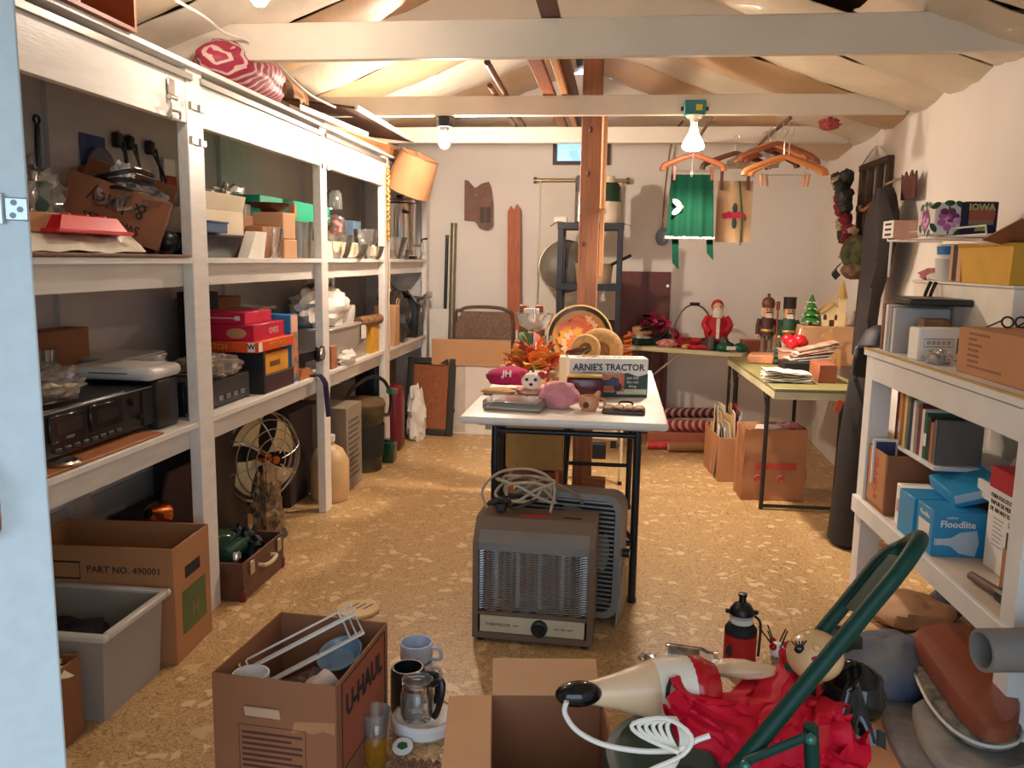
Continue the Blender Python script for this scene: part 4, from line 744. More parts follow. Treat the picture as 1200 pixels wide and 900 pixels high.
t = T('water_cooler', 'round green and white picnic jug on the black rack', 'jug', (A(711, 250, Y=6.55).x+.0, 6.55, rt)); P(t, 'lower_body', B().lathe([(0, 0), (.10, 0), (.105, .01), (.105, .16), (0, .16)], 24), M('warm white plastic', (220, 206, 184), r=.4)); P(t, 'upper_body', B().lathe([(.107, .16), (.107, .27), (.085, .30), (0, .31)], 24, caps=False), M('bottle green plastic', (24, 58, 40), r=.25)); P(t, 'cap', B().lathe([(.06, .30), (.055, .35), (0, .36)], 18, caps=False), M('warm white plastic', (220, 206, 184))); P(t, 'spout', B().cyl((-.04, -.1, .09), (-.04, -.14, .09), .016), M('yellow spout', (222, 184, 60)))
carton('white_box', 'small white box at the left end of the black rack top', 'box', (rl.x-.235, 6.55, rt), .10, .1, .045, whitep, tape=False)
t = T('folded_cloth', 'thin grey cloth hanging over the rack edge', 'cloth', (rl.x, 6.6, rt)); P(t, 'cloth', B().sheet(crumple(lambda u, v: (-.31+.62*u, -.13+.06*v, .004+.008*math.sin(u*20)-.05*max(0, abs(u-.5)-.4)*6), .006, 8, 2), 24, 3, .003), M('grey cloth', (140, 130, 116), r=.9))
t = T('sauce_pan', 'tan enamel saucepan with long handle on the lower rack shelf', 'pan', (rl.x+.03, 6.56, r2_)); P(t, 'pan_body', B().lathe([(0, 0), (.13, 0), (.15, .15), (.153, .155), (.145, .155), (.125, .008), (0, .008)], 26, caps=False), M('tan enamel', (190, 168, 136), r=.3)); P(t, 'handle', B().tube([(.12, -.06, .14), (.2, -.08, .18), (.28, -.1, .22)], .012, sm=3), black)
t = T('wire_dome', 'round mesh splatter dome hanging behind the black rack', 'dome', (A(662, 312, Y=6.85).x, 6.85, A(662, 312, Y=6.85).z), rot=(rad(82), 0, 0)); P(t, 'rim', B().tube([(.21*math.cos(i*PI/16), .21*math.sin(i*PI/16), 0) for i in range(32)], .007, closed=True), bn); P(t, 'mesh', B().lathe([(.208, 0), (.17, .03), (.1, .055), (.0, .065)], 32, caps=False), GL('grey mesh', (150, 146, 140), .05, .4, .5, (120, 116, 108))); P(t, 'knob', B().cyl((0, 0, .06), (0, 0, .09), .025), black)
# ================================================================ folded chair, cartons and frame at the back left
t = T('folding_chair', 'folded beige metal folding chair leaning on the back wall', 'folding chair', (A(565, 420, Y=6.95).x, 6.95, 0), rot=(rad(-4), 0, 0)); mt_ = M('brown metal frame', (112, 92, 78), r=.35, m=.4); cw = .25; top = A(565, 360, Y=7.0).z
P(t, 'frame', B().tube([(-cw, 0, 0), (-cw, 0, top-.14), (-cw*.8, 0, top-.03), (-cw*.4, 0, top), (cw*.4, 0, top), (cw*.8, 0, top-.03), (cw, 0, top-.14), (cw, 0, 0)], .015, 8, sm=4), mt_)
P(t, 'backrest', B().prism([(-cw+.01, top-.26), (cw-.01, top-.26), (cw-.01, top-.14), (cw*.75, top-.035), (-cw*.75, top-.035), (-cw+.01, top-.14)], -.006, .006, Matrix.Rotation(rad(90), 3, 'X')), M('woven brown back', (142, 112, 90), r=.6, c2=(100, 76, 60), s=70))
P(t, 'back_rail', B().cyl((-cw, -.01, top-.275), (cw, -.01, top-.275), .014), mt_)
P(t, 'seat', B().box(-cw+.025, cw-.025, -.035, -.01, .52, top-.30, .02), M('tan seat', (188, 146, 104), r=.6))
for x in (-cw+.03, cw-.03): P(t, 'rear_leg', B().cyl((x, -.03, 0), (x, -.03, top-.34), .011), mt_)
t = T('white_carton', 'tall white carton with a hand hole and open brown flaps before the folded chair', 'box', (A(562, 505, Y=6.80).x, 6.80, 0)); tw = .33
zc = A(562, 424, Y=6.74).z; P(t, 'body', B().box(-tw, tw*.85, -.08, .1, 0, zc, .004), whitep); P(t, 'hand_hole', B().cyl((-.22, -.083, .20), (-.22, -.079, .20), .025), blackm)
P(t, 'tape', B().box(-.20, -.11, -.0815, -.08, .02, zc), M('clear tape', (206, 196, 182), r=.2)); P(t, 'front_flap', B().box(-tw-.06, tw*.8, -.095, -.09, zc-.03, A(562, 400, Y=6.7).z+.01), card3); P(t, 'side_flap', B().box(0, .005, 0, .2, 0, .30).xf(Matrix.Translation((tw*.82, -.09, zc-.16))@Matrix.Rotation(rad(-40), 4, 'Z')), card2)
P(t, 'print', B().box(.06, .11, -.0815, -.08, .05, .09), grey)
t = T('cork_board', 'cork board in a thick dark frame leaning at the shelving end', 'picture frame', (-1.50, 6.64, 0), rot=(rad(-9), 0, rad(-6))); fm = M('dark green grey frame', (54, 52, 46), r=.5); fw_, fh = .205, .64
P(t, 'cork', B().box(-fw_+.05, fw_-.05, -.005, .005, .05, fh-.05), M('brown cork', (152, 92, 56), r=.9, v=.15, s=30))
for x0, x1, z0, z1 in ((-fw_, -fw_+.055, 0, fh), (fw_-.055, fw_, 0, fh), (-fw_+.055, fw_-.055, 0, .055), (-fw_+.055, fw_-.055, fh-.055, fh)): P(t, 'frame_bar', B().box(x0, x1, -.02, .02, z0, z1, .008), fm)
S('narrow_board', B().box(-.11, .10, -.006, .006, .0, 1.02, .002), whitep, 'narrow white board standing in the back left corner beside the pipes', 'board', (-1.47, 7.0, 0), rot=(rad(-2), 0, 0))
# ================================================================ folding tables by the back wall
tb = M('cream green table edge', (206, 198, 158), r=.5); tb2 = M('olive green table top', (138, 132, 84), r=.5, v=.08); tleg = M('dark leg metal', (64, 58, 54), r=.4, m=.5)
a, b_ = A(722, 404, Z=ZB), A(870, 414.5, Z=ZB); ang = math.atan2(b_.y-a.y, b_.x-a.x); L = (b_-a).length
t = T('folding_table', 'cream-edged folding table set aslant along the back wall', 'table', (a.x, a.y, 0), ang); P(t, 'tabletop', B().box(0, L, 0, .30, ZB-.035, ZB, .006), tb)
lp = A(765, 412, Z=ZB); 
for x in (.30, L-.1):
    P(t, 'leg', B().cyl((x, .04, 0), (x, .04, ZB-.03), .012), tleg); P(t, 'leg', B().cyl((x, .26, 0), (x, .26, ZB-.03), .012), tleg); P(t, 'brace', B().cyl((x, .04, .55), (x+.22, .04, ZB-.04), .009), steel)
c0, c1, c2 = A(908, 455, Z=ZB), A(863, 418, Z=ZB), A(985, 459, Z=ZB)
t = T('card_table', 'olive folding table along the right wall with papers piled on it', 'table', (c0.x, c0.y, 0), rad(2)); TW, TL = .52, c1.y-c0.y+.02
P(t, 'tabletop', B().box(0, TW, 0, TL, ZB-.02, ZB, .004), tb2); P(t, 'apron', B().box(0, TW, 0, .012, ZB-.06, ZB-.02), M('cream green table edge', (206, 198, 158))); P(t, 'apron', B().box(0, .012, .012, TL, ZB-.06, ZB-.02), M('cream green table edge', (206, 198, 158)))
for y in (.35, TL-.12):
    for x in (.04, TW-.06): P(t, 'leg', B().cyl((x, y, 0), (x, y-.02, ZB-.02), .013), tleg)
    P(t, 'foot_bar', B().cyl((.04, y, .02), (TW-.06, y, .02), .011), tleg); P(t, 'brace', B().tube([(.05, y, .5), (.05, y+.2, ZB-.04)], .008), tleg)
def onb(px, py, dy=0): v = A(px, py, Z=ZB); return V((v.x, v.y+dy, ZB))
def ob(px, Y, z=0): return V((A(px, 400, Y=Y).x, Y, ZB+z))
# things on the slanting table
t = T('poinsettia', 'bunch of magenta poinsettia flowers with dark leaves on the slanting table', 'flowers', ob(772, 6.84)); mg = M('magenta petal', (168, 26, 72), r=.6, v=.25, s=20); dl = M('dark leaf', (40, 40, 36), r=.6)
def leafm(nm, ln, wd, mat): return B().sheet(lambda u, v: (ln*u, (v-.5)*wd*2*math.sin(PI*min(1, u*.95+.03))**.8, .2*ln*math.sin(u*2.4)+.15*wd*abs(v-.5)), 5, 2, .0015).mesh(nm, mat)
lfs = [leafm('petal', .085, .03, mg), leafm('leaf', .10, .032, dl)]; random.seed(3)
for k in range(10):
    c = V((random.uniform(-.13, .13), random.uniform(-.07, .05), random.uniform(.03, .24)))
    for q in range(6): again(t, ('petal', 'leaf')[q % 4 == 3 or k % 4 == 3], lfs[1 if (q % 4 == 3 or k % 4 == 3) else 0], c, (random.uniform(-.5, 1.2), random.uniform(-.9, .3), q*PI/3+random.random()))
P(t, 'pot', B().lathe([(0, 0), (.07, 0), (.09, .06), (0, .06)], 16), dl)
tb_ = t = T('handled_basket', 'shallow red-rimmed basket with a tall hooped handle', 'basket', ob(812, 6.74)); P(t, 'bowl', B().lathe([(0, 0), (.09, 0), (.14, .05), (.135, .05), (.085, .006), (0, .006)], 24, caps=False), M('red basket', (176, 40, 44), r=.6)); hoop = [(.125*math.cos(a), 0, .06+.21*math.sin(a)) for a in [i*PI/14 for i in range(15)]]
P(t, 'handle', B().tube([(-.13, 0, .03)]+hoop[::-1]+[(.13, 0, .03)], .006, 8), bn); P(t, 'grip', B().cyl((-.03, 0, .273), (.03, 0, .273), .011), black)
fg_ = t = T('bearded_figurine', 'seated white-bearded figurine in a red coat', 'figurine', ob(839, 6.62)); rc = M('red coat', (186, 26, 36), r=.7); sk = M('figurine skin', (226, 170, 130), r=.5); wb = M('white beard', (236, 226, 208), r=.9)
P(t, 'coat', B().lathe([(0, .06), (.07, .06), (.085, .12), (.07, .2), (.03, .25), (0, .26)], 18).tube([(-.06, 0, .22), (-.085, -.03, .17), (-.05, -.07, .12)], .024, 8, sm=3).tube([(.06, 0, .22), (.085, -.03, .17), (.05, -.07, .12)], .024, 8, sm=3), rc); P(t, 'head', B().ell((0, -.01, .285), (.036, .036, .042), 14, 10), sk); P(t, 'beard', B().ell((0, -.03, .245), (.036, .025, .055), 14, 10, amp=.15), wb)
P(t, 'nose', B().ell((0, -.048, .283), .006, 8, 6), sk)
for x in (-.013, .013): P(t, 'eye', B().ell((x, -.045, .294), .004, 8, 6), ink)
P(t, 'hood', B().ell((0, .012, .30), (.043, .034, .045), 14, 10), rc); P(t, 'coat_trim', B().box(-.012, .012, -.085, -.075, .08, .22, .004), wb)
for x in (-.03, .03): P(t, 'leg', B().tube([(x, -.03, .08), (x*1.4, -.09, .07), (x*1.5, -.1, .01)], .024, 8, sm=3), M('grey trousers', (92, 84, 78), r=.8))
P(t, 'base', B().ell((0, 0, .03), (.12, .09, .05), 18, 10, amp=.3, zmin=-.03), M('dark rocky base', (52, 46, 42), r=.7))
lump('candy_bag', 'clear bag of red and white candies on the slanting table', 'bag', ob(783, 6.70), (.09, .05, .035), M('candy speckle', (216, 190, 176), r=.35, c2=(196, 48, 40), s=34), .25, 3, 3)
lump('red_cloth', 'shiny red wrapped cloth under the basket', 'cloth', ob(822, 6.58), (.12, .05, .022), M('shiny red cloth', (190, 24, 40), r=.35), .35, 3, 6)
lump('yellow_packet', 'small yellow packet beside the red cloth', 'packet', ob(806, 6.60), (.045, .03, .02), M('yellow wrap', (214, 188, 100), r=.4), .3, 3, 2)
t = T('green_ribbon', 'shiny green ribbon bow with a white card', 'ribbon', ob(858, 6.48)); gs = M('shiny green ribbon', (16, 96, 62), r=.3)
for x in (-.06, .06): P(t, 'bow_loop', B().ell((x, 0, .03), (.06, .04, .035), 14, 10, amp=.3, seed=x*50, zmin=-.03), gs)
P(t, 'card', B().bx((-.01, -.04, .03), (.07, .004, .03), (rad(-30), 0, rad(12))), whitep)
carton('wooden_box', 'reddish-brown wooden box behind the green ribbon', 'box', ob(884, 6.55), .20, .14, .09, M('red brown wood', (142, 72, 46), r=.45), tape=False)
lump('green_garment', 'folded dark green cloth at the left end of the slanting table', 'cloth', ob(750, 6.80), (.10, .07, .03), M('dark green cloth', (28, 62, 46)), .3, 3, 5)
lump('white_cloth', 'white cloth folded on top of the green one', 'cloth', ob(752, 6.82)+V((0, 0, .05)), (.09, .06, .015), whitep, .3, 3, 7)
S('kraft_packet', B().bx((0, 0, .04), (.15, .08, .07), (rad(8), rad(-8), rad(10)), .01), card3, 'brown paper packet lying on the white cloth', 'packet', ob(752, 6.84)+V((0, 0, .075)))
t = T('orange_garland', 'orange curly garland hanging off the slanting table end', 'garland', ob(736, 6.76)); P(t, 'strand', B().tube([(.03*math.sin(i*1.7), -.02+.02*math.cos(i*1.7), .10-.011*i) for i in range(22)], .013, 7, sm=3), M('orange garland fluff', (220, 112, 52), r=.8))
for o_, s_ in ((tb_, 1.25), (fg_, 1.12)): o_.scale = (s_, s_, s_)
# ---- nutcrackers and village pieces on the olive table
def nutcracker(loc, lab, coat, trous, hat, hm, s=1):
    t = T('nutcracker', lab, 'figurine', loc, group='wooden nutcracker soldiers'); t.scale = (s, s, s)
    P(t, 'stand', B().box(-.05, .05, -.04, .04, 0, .03, .004), hm)
    for x in (-.024, .024): P(t, 'leg', B().cyl((x, 0, .06), (x, 0, .18), .017, .02).box(x-.02, x+.02, -.03, .02, .03, .07, .006), trous)
    P(t, 'torso', B().lathe([(0, .17), (.05, .17), (.045, .21), (.052, .28), (.04, .3), (0, .305)], 16), coat); P(t, 'belt', B().lathe([(.049, .2), (.052, .205), (.052, .215), (.048, .22)], 16, caps=False), M('gold trim', (196, 160, 84), r=.35, m=.5))
    for x in (-.066, .066): P(t, 'arm', B().tube([(x*.85, 0, .29), (x, 0, .24), (x, -.01, .18)], .016, 8), coat); P(t, 'hand', B().ell((x, -.012, .17), .014, 10, 6), sk)
    P(t, 'head', B().lathe([(0, .30), (.036, .305), (.04, .35), (.036, .375), (0, .38)], 16), sk); P(t, 'beard', B().prism([(-.022, .3), (.022, .3), (.016, .332), (-.016, .332)], .03, .042, Matrix.Rotation(rad(90), 3, 'X')), wb); P(t, 'moustache', B().box(-.022, .022, -.043, -.036, .335, .342), ink)
    for x in (-.013, .013): P(t, 'eye', B().ell((x, -.038, .357), .005, 8, 6), ink)
    P(t, 'hair', B().box(-.044, .044, .005, .03, .305, .37, .008), wb)
    if hat == 'crown': P(t, 'crown', B().lathe([(.042, .37), (.048, .40), (.04, .43), (.02, .445), (0, .45)], 16, caps=False).ell((0, 0, .46), .012, 8, 6), hm)
    else:
        P(t, 'tall_hat', B().lathe([(.044, .37), (.044, .44), (.048, .45), (0, .452)], 16, caps=False), hm); P(t, 'staff', B().cyl((-.08, -.015, .1), (-.085, -.02, .42), .006).cyl((-.085, -.02, .36), (-.085, -.02, .42), .014), M('red brown wood', (142, 72, 46)))
    return t
nutcracker(ob(898, 6.03), 'nutcracker in a brown coat and crown, left of the pair', M('dark brown coat', (74, 40, 34), r=.6), M('brown grey trousers', (122, 100, 84)), 'crown', M('brown gold hat', (112, 70, 40), r=.4), .98)
nutcracker(ob(923, 5.97), 'nutcracker in a green coat and tall black hat holding a staff', M('green coat', (38, 76, 54), r=.6), M('pale trousers', (190, 176, 150)), 'tall', M('black hat', (44, 28, 28), r=.5), .98)
carton('cardboard_box', 'cardboard box that carries the toy church at the back of the olive table', 'box', ob(968, 5.85), .36, .22, .26, card3, tape=False); bl = ob(968, 5.85)
def cone_tree(loc, lab, h, r, mat, snow=True, base=None):
    t = T('miniature_tree', lab, 'ornament', loc)
    for k in range(4):
        z = h*(.12+.2*k); rr = r*(1-.21*k); P(t, 'branches', B().lathe([(rr*.3, z+h*.02), (rr, z), (rr*.75, z+h*.08), (rr*.2, z+h*.26)], 12, caps=False).xf(Matrix.Identity(4)), mat)
        if snow:
            for q in range(6): P(t, 'snow', B().ell((rr*.85*math.cos(q*PI/3+k), rr*.85*math.sin(q*PI/3+k), z+h*.02), (r*.16, r*.16, h*.025), 8, 5), wb)
    P(t, 'trunk', B().cyl((0, 0, 0), (0, 0, h*.15), r*.2), card2)
    return t
cone_tree(V((A(949, 380, Y=bl.y).x, bl.y-.02, ZB+.26)), 'snowy green miniature tree beside the toy church', .21, .075, M('bright green tree', (44, 116, 40), r=.6))
cone_tree(ob(913, 5.75), 'small dark green miniature tree before the nutcrackers', .16, .055, M('dark green tree', (38, 60, 40), r=.7), False)
cx = A(973, 380, Y=bl.y).x; tc_ = t = T('toy_church', 'cream toy church with a tall steeple on the cardboard box', 'ornament', (cx, bl.y, ZB+.26)); cc = M('cream church wall', (238, 216, 164), r=.5); rf = M('golden roof', (206, 166, 88), r=.5)
P(t, 'nave', B().prism([(-.085, 0), (.085, 0), (.085, .10), (0, .17), (-.085, .10)], -.07, .07, Matrix.Rotation(rad(90), 3, 'X')), cc)
for s_ in (-1, 1): P(t, 'roof_slope', B().bx((s_*.045, 0, .142), (.13, .17, .012), (0, s_*rad(39), 0), .003), rf)
P(t, 'tower', B().box(.03, .09, -.09, -.03, 0, .22, .003), cc); P(t, 'spire', B().cyl((.06, -.06, .22), (.06, -.06, .36), .042, .003, 8), rf)
P(t, 'door', B().box(-.028, .01, -.074, -.069, 0, .05, .003), M('church door', (74, 48, 36)))
for x in (-.06, .022): P(t, 'arched_window', B().prism([(x-.012, .05), (x+.012, .05), (x+.012, .08), (x, .095), (x-.012, .08)], .07, .074, Matrix.Rotation(rad(90), 3, 'X')), M('church door', (74, 48, 36)))
P(t, 'annex', B().box(.085, .12, -.04, .05, 0, .07, .003), cc)
tc_.scale = (.86, .86, .86)
t = T('wooden_deer', 'flat wooden reindeer shape leaning on the cardboard box', 'ornament', ob(975, 5.66)); wd = M('yellow pine', (206, 156, 92), r=.6)
P(t, 'body', B().prism([(-.06, 0), (-.04, 0), (-.03, .06), (.03, .06), (.04, 0), (.06, 0), (.06, .12), (.01, .13), (-.005, .2), (.0, .23), (-.05, .225), (-.07, .2), (-.03, .18), (-.05, .1)], -.01, .01, Matrix.Rotation(rad(90), 3, 'X')), wd); P(t, 'antler', B().tube([(-.02, 0, .22), (.0, 0, .26), (.03, 0, .27)], .006, sm=2), wd)
t = T('pink_tub', 'pink plastic tub holding a red bow', 'tub', ob(936, 5.55)); P(t, 'tub_body', tray_f(.2, .16, .12, 1.12), M('dusty pink plastic', (206, 150, 134), r=.4)); P(t, 'rim', B().box(-.12, .12, -.095, .095, .112, .124, .005), M('dusty pink plastic', (206, 150, 134)))
t = T('red_bow', 'shiny red gift bow with a white candle tip in the pink tub', 'bow', ob(932, 5.57)+V((0, 0, .125)))
for q in range(6): P(t, 'loop', B().ell((.045*math.cos(q*PI/3), .04*math.sin(q*PI/3), .04+.02*(q % 2)), (.04, .03, .035), 10, 8), M('shiny red ribbon', (200, 28, 44), r=.3))
P(t, 'candle_tip', B().cyl((.02, 0, .05), (.03, 0, .13), .01, .006), wb)
t = T('wooden_book', 'worn tan wooden case lying at the left edge of the olive table', 'case', onb(893, 425, .02), rad(-14)); P(t, 'cover', B().box(-.085, .085, -.10, .10, 0, .06, .008), M('worn tan leather', (192, 130, 88), r=.5, v=.2, s=12))
# paper stacks
t = T('envelope_stack', 'fanned stack of greeting cards on top of the box at the olive table corner', 'cards', onb(952, 437, .06)+V((0, 0, .075)), rad(14)); random.seed(5); pm = [M('card red speckle', (226, 206, 180), r=.6, c2=(188, 70, 56), s=18), whitep, cream, M('card green', (96, 108, 74))]
for k in range(15): 
    q = k*.006; P(t, 'greeting_card', B().bx((.012*math.sin(k*1.7)+.006*k-.04, .01*math.cos(k*2.3), q+.004), (.24, .17, .0035), (0, rad(-6-1.0*k*.6), rad(-16+random.uniform(-8, 8)))), pm[[0, 1, 0, 2, 1, 0, 3][k % 7]])
t = T('napkin_stack', 'loose pile of white napkins at the near corner of the olive table', 'napkins', onb(925, 449, .08)); 
for k in range(9): P(t, 'napkin', B().sheet(crumple(lambda u, v: (-.13+.25*u+.008*math.sin(k*2), -.10+.19*v+.008*math.cos(k), .004+k*.007+.01*math.sin(u*3+k)), .012, 3, k), 8, 6, .002), [whitep, cream][k % 3 == 2])
S('card_carton', B().box(-.05, .05, -.12, .12, 0, .105, .004), M('red brown card', (156, 88, 56), r=.7), 'reddish-brown carton at the right of the napkins', 'box', onb(969, 449, .11))
S('dark_box', B().box(-.17, .06, -.1, .1, 0, .075, .003), blackm, 'dark box under the fanned greeting cards', 'box', onb(955, 442, .16))
# ---- under the olive table
t = openbox('envelope_box', 'brown box packed with upright envelopes and cards beside the paper bag', (.80, 5.80, 0), .22, .46, .30, card, rz=rad(6)); random.seed(9); ec = [whitep, cream, redink, M('pink envelope', (214, 160, 150)), M('manila envelope', (206, 170, 120)), grey]
for k in range(26):
    hh = random.uniform(.30, .46); q = k % 2
    P(t, 'envelope', B().bx((-.095+.0073*k, -.1+.2*q+random.uniform(-.03, .03), hh/2+.02), (.004, random.uniform(.13, .18), hh), (0, rad(random.uniform(-7, 7)), rad(random.uniform(-14, 14)))), ec[random.choice((0, 0, 1, 1, 2, 3, 4, 5))])
t = T('paper_bag', 'big brown grocery bag with faded red print under the olive table', 'bag', (.99, 5.28, 0), rad(4)); kp = M('kraft bag paper', (178, 122, 82), r=.7, v=.08, b=.35, bs=9)
bw_, bd_, bh_ = .19, .12, .45
def bagface(p0, p1, nm, sd):
    P(t, nm, B().sheet(crumple(lambda u, v: V(p0)*(1-u)+V(p1)*u+V((0, 0, bh_*v)), .014 if 1 else 0, 4, sd), 10, 12, .003), kp)
bagface((-bw_, -bd_, 0), (bw_, -bd_, 0), 'front_panel', 1); bagface((bw_, -bd_, 0), (bw_, bd_, 0), 'right_panel', 2); bagface((bw_, bd_, 0), (-bw_, bd_, 0), 'back_panel', 3); bagface((-bw_, bd_, 0), (-bw_, -bd_, 0), 'left_panel', 4)
P(t, 'bottom', B().box(-bw_, bw_, -bd_, bd_, .002, .006), kp); rp = M('faded red print', (196, 74, 62), r=.7); P(t, 'red_band', B().box(-.12, .13, -bd_-.014, -bd_-.0125, .20, .24), rp)
for x in (-.1, .04): P(t, 'red_mark', B().tube([(x+.018*math.cos(q*PI/4), -bd_-.0135, .145+.018*math.sin(q*PI/4)) for q in range(8)], .007, 5, closed=True), rp)
P(t, 'contents', B().ell((0, 0, .36), (.16, .1, .09), 20, 12, amp=.4, fr=4, seed=3), whitep)
lump('tissue_scrap', 'red and white crumpled tissue at the top of the grocery bag', 'paper', (1.08, 5.24, .43), (.06, .05, .03), M('red white tissue', (220, 190, 186), c2=(190, 50, 60), s=12), .5, 4, 2)
# gift wrap rolls on the floor
for i, (x0, y0, ln, z, r, ma, lab) in enumerate(((.33, 6.72, .56, .245, .042, stripe_mat('checked wrap', (92, 26, 32), (196, 150, 140), 9, (0, 0, .8)), 'dark red checked gift-wrap roll at the top back of the pile'),
        (.33, 6.60, .62, .165, .045, stripe_mat('red white wrap', (176, 52, 52), (226, 190, 176), 8, (0, .3, .6)), 'red and white striped gift-wrap roll on top of the pile'),
        (.28, 6.46, .42, .032, .03, M('bright red wrap', (206, 26, 44), r=.3, c2=(226, 90, 90), s=30), 'thin bright red gift-wrap roll on the floor'),
        (.44, 6.40, .44, .04, .037, M('brown kraft roll', (160, 116, 76), r=.7), 'brown kraft paper roll in front on the floor'))):
    rolltube('gift_wrap_roll', lab, (x0, y0, z), (x0+ln, y0+.05, z+.01), r, ma, capm=cream)
carton('long_box', 'long low cardboard box under the gift-wrap rolls', 'box', (.60, 6.66, 0), .62, .22, .12, M('pinkish card', (186, 112, 84)), tape=False)
# ================================================================ long folding table in the middle
ZC = .808; TX0, TX1, TY0, TY1 = -.625, .228, 3.34, 5.0
t = T('folding_table', 'long white plastic folding table in the middle of the room', 'table', (0, 0, 0)); tp = M('white speckled tabletop', (226, 218, 206), r=.4, v=.05, s=20); lg = M('dark grey leg metal', (42, 42, 46), r=.4, m=.4)
P(t, 'tabletop', B().box(TX0, TX1, TY0, TY1, ZC-.035, ZC, .012, seg=2), tp); P(t, 'skirt', B().box(TX0+.07, TX1-.07, TY0+.07, TY1-.07, ZC-.05, ZC-.035), M('grey plastic underside', (170, 168, 166), r=.5))
for y, dy in ((3.46, .32), (4.84, -.32)):
    for x in (-.49, .11): 
        P(t, 'leg', B().cyl((x, y, 0), (x, y, ZC-.05), .0165, n=12), lg); P(t, 'leg_foot', B().cyl((x, y, 0), (x, y, .02), .02, n=12), black)
    P(t, 'cross_bar', B().cyl((-.49, y, .26), (.11, y, .26), .012), lg); P(t, 'cross_bar', B().cyl((-.49, y, ZC-.08), (.11, y, ZC-.08), .012), lg)
    P(t, 'brace', B().cyl((-.19, y, .48), (-.19, y+dy, ZC-.055), .010), lg)
P(t, 'side_brace', B().tube([(.11, 3.46, .27), (.06, 3.44, .33), (0, 3.46, .36)], .011), lg)
def on(px, py, z=0): v = A(px, py, Z=ZC+z); return V((v.x, v.y, ZC+z))
# tractor toy box
a, b_ = on(664, 465), on(756, 466); wA = (b_-a).length; t = T('toy_tractor_box', 'white and dark green toy tractor carton reading ARNIE\'S TRACTOR', 'box', (a+b_)/2+V((0, .06, 0)), math.atan2(b_.y-a.y, b_.x-a.x)); hA = .185; dA = .12
P(t, 'body', B().box(-wA/2, wA/2, -dA/2, dA/2, 0, hA, .003), M('white printed card', (232, 226, 212), r=.5)); fy = -dA/2-.0008
dgc = M('dark green print', (38, 66, 58), r=.5); P(t, 'green_band', B().box(-wA/2, wA/2, fy, -dA/2, .001, .025), dgc); P(t, 'scenery', B().prism([(.03, .02), (wA/2, .02), (wA/2, .115), (.14, .1), (.09, .118), (.03, .108)], 0, .0009, Matrix.Rotation(rad(90), 3, 'X'), (0, -dA/2, 0)), dgc); P(t, 'field', B().box(.04, wA/2-.005, fy-.0006, fy, .015, .04), M('pale print', (196, 196, 176)))
P(t, 'picture', B().box(-.11, .075, fy-.0006, fy, .028, .112), M('orange picture', (206, 128, 60), r=.4, c2=(190, 74, 54), s=9)); 
for x, r in ((-.08, .014), (.045, .02)): P(t, 'wheel', B().cyl((x, fy-.0014, .05), (x, fy-.0006, .05), r, n=18), M('wheel print', (58, 44, 60)))
P(t, 'tractor_print', B().prism([(-.09, .055), (.05, .055), (.05, .09), (.02, .1), (.0, .085), (-.09, .075)], 0, .0012, Matrix.Rotation(rad(90), 3, 'X'), (0, fy-.0004, 0)), M('blue grey print', (66, 74, 110)))
navyink = M('navy lettering', (34, 46, 84), r=.6)
txt(t, "ARNIE'S TRACTOR", .043, (0, fy, .142), (rad(90), 0, 0), navyink, bold=.0012, sx=.94); txt(t, 'The story of a farm boy and his tractor', .012, (-.03, fy, .118), (rad(90), 0, 0), navyink); txt(t, "ARNIE'S TRACTOR", .036, (0, -.005, hA+.0008), (0, 0, PI), M('brown lettering', (70, 52, 40)), bold=.001)
for k in range(3): txt(t, ['just like', 'the real', 'thing'][k], .018, (.115, fy-.001, .094-.02*k), (rad(90), 0, 0), whitep)
P(t, 'top_sticker', B().box(-.12, -.04, .02, .045, hA, hA+.001), M('brown sticker', (150, 120, 100)))
# maroon tin
t = T('maroon_tin', 'dark maroon rectangular tin with a gold rim before the tractor carton', 'tin', on(685, 468), rad(4)); P(t, 'tin_body', B().box(-.085, .085, -.045, .045, 0, .105, .01, seg=2), M('maroon gloss', (78, 18, 28), r=.2)); P(t, 'gold_rim', B().box(-.08, .08, -.042, .042, .105, .118, .005), M('gold trim', (196, 160, 84)))
# pink cloth
S('pink_scarf', B().ell((0, 0, .055), (.085, .075, .065), 36, 22, amp=.22, fr=1.8, seed=21, zmin=-.055), M('pink knit', (216, 140, 148), r=.95, b=.4, bs=90, sheen=.3), 'wad of pink knitted cloth at the table edge', 'cloth', on(655, 478))
t = T('pig_mug', 'tan pottery pig mug lying at the table edge', 'mug', on(690, 481)); tan_ = M('tan pottery', (212, 152, 112), r=.35)
P(t, 'mug_body', B().lathe([(0, 0), (.03, 0), (.042, .02), (.044, .045), (.036, .065), (.03, .065), (.036, .045), (.0, .01)], 20, caps=False), tan_); P(t, 'snout', B().cyl((-.012, -.04, .032), (-.012, -.05, .03), .013), M('brown snout', (90, 48, 36))); P(t, 'ear', B().ell((.035, -.01, .07), (.012, .008, .022), 10, 8, R=Euler((0, .5, 0)).to_matrix()), tan_); P(t, 'handle', B().tube([(.04, 0, .055), (.065, 0, .05), (.065, 0, .02), (.042, 0, .015)], .006, sm=3), tan_)
t = T('wooden_plaque', 'small dark wooden plaque with pale tiles at the table edge', 'plaque', on(731, 484), rad(-3)); P(t, 'board', B().box(-.09, .09, -.05, .055, 0, .02, .005), M('dark brown varnish', (58, 30, 20), r=.3))
for k in range(4): P(t, 'tile', B().box(-.083+.043*k, -.046+.043*k, -.042, .042, .02, .03, .005), M('ivory tile', (216, 180, 130), r=.4, c2=(120, 70, 40), s=40))
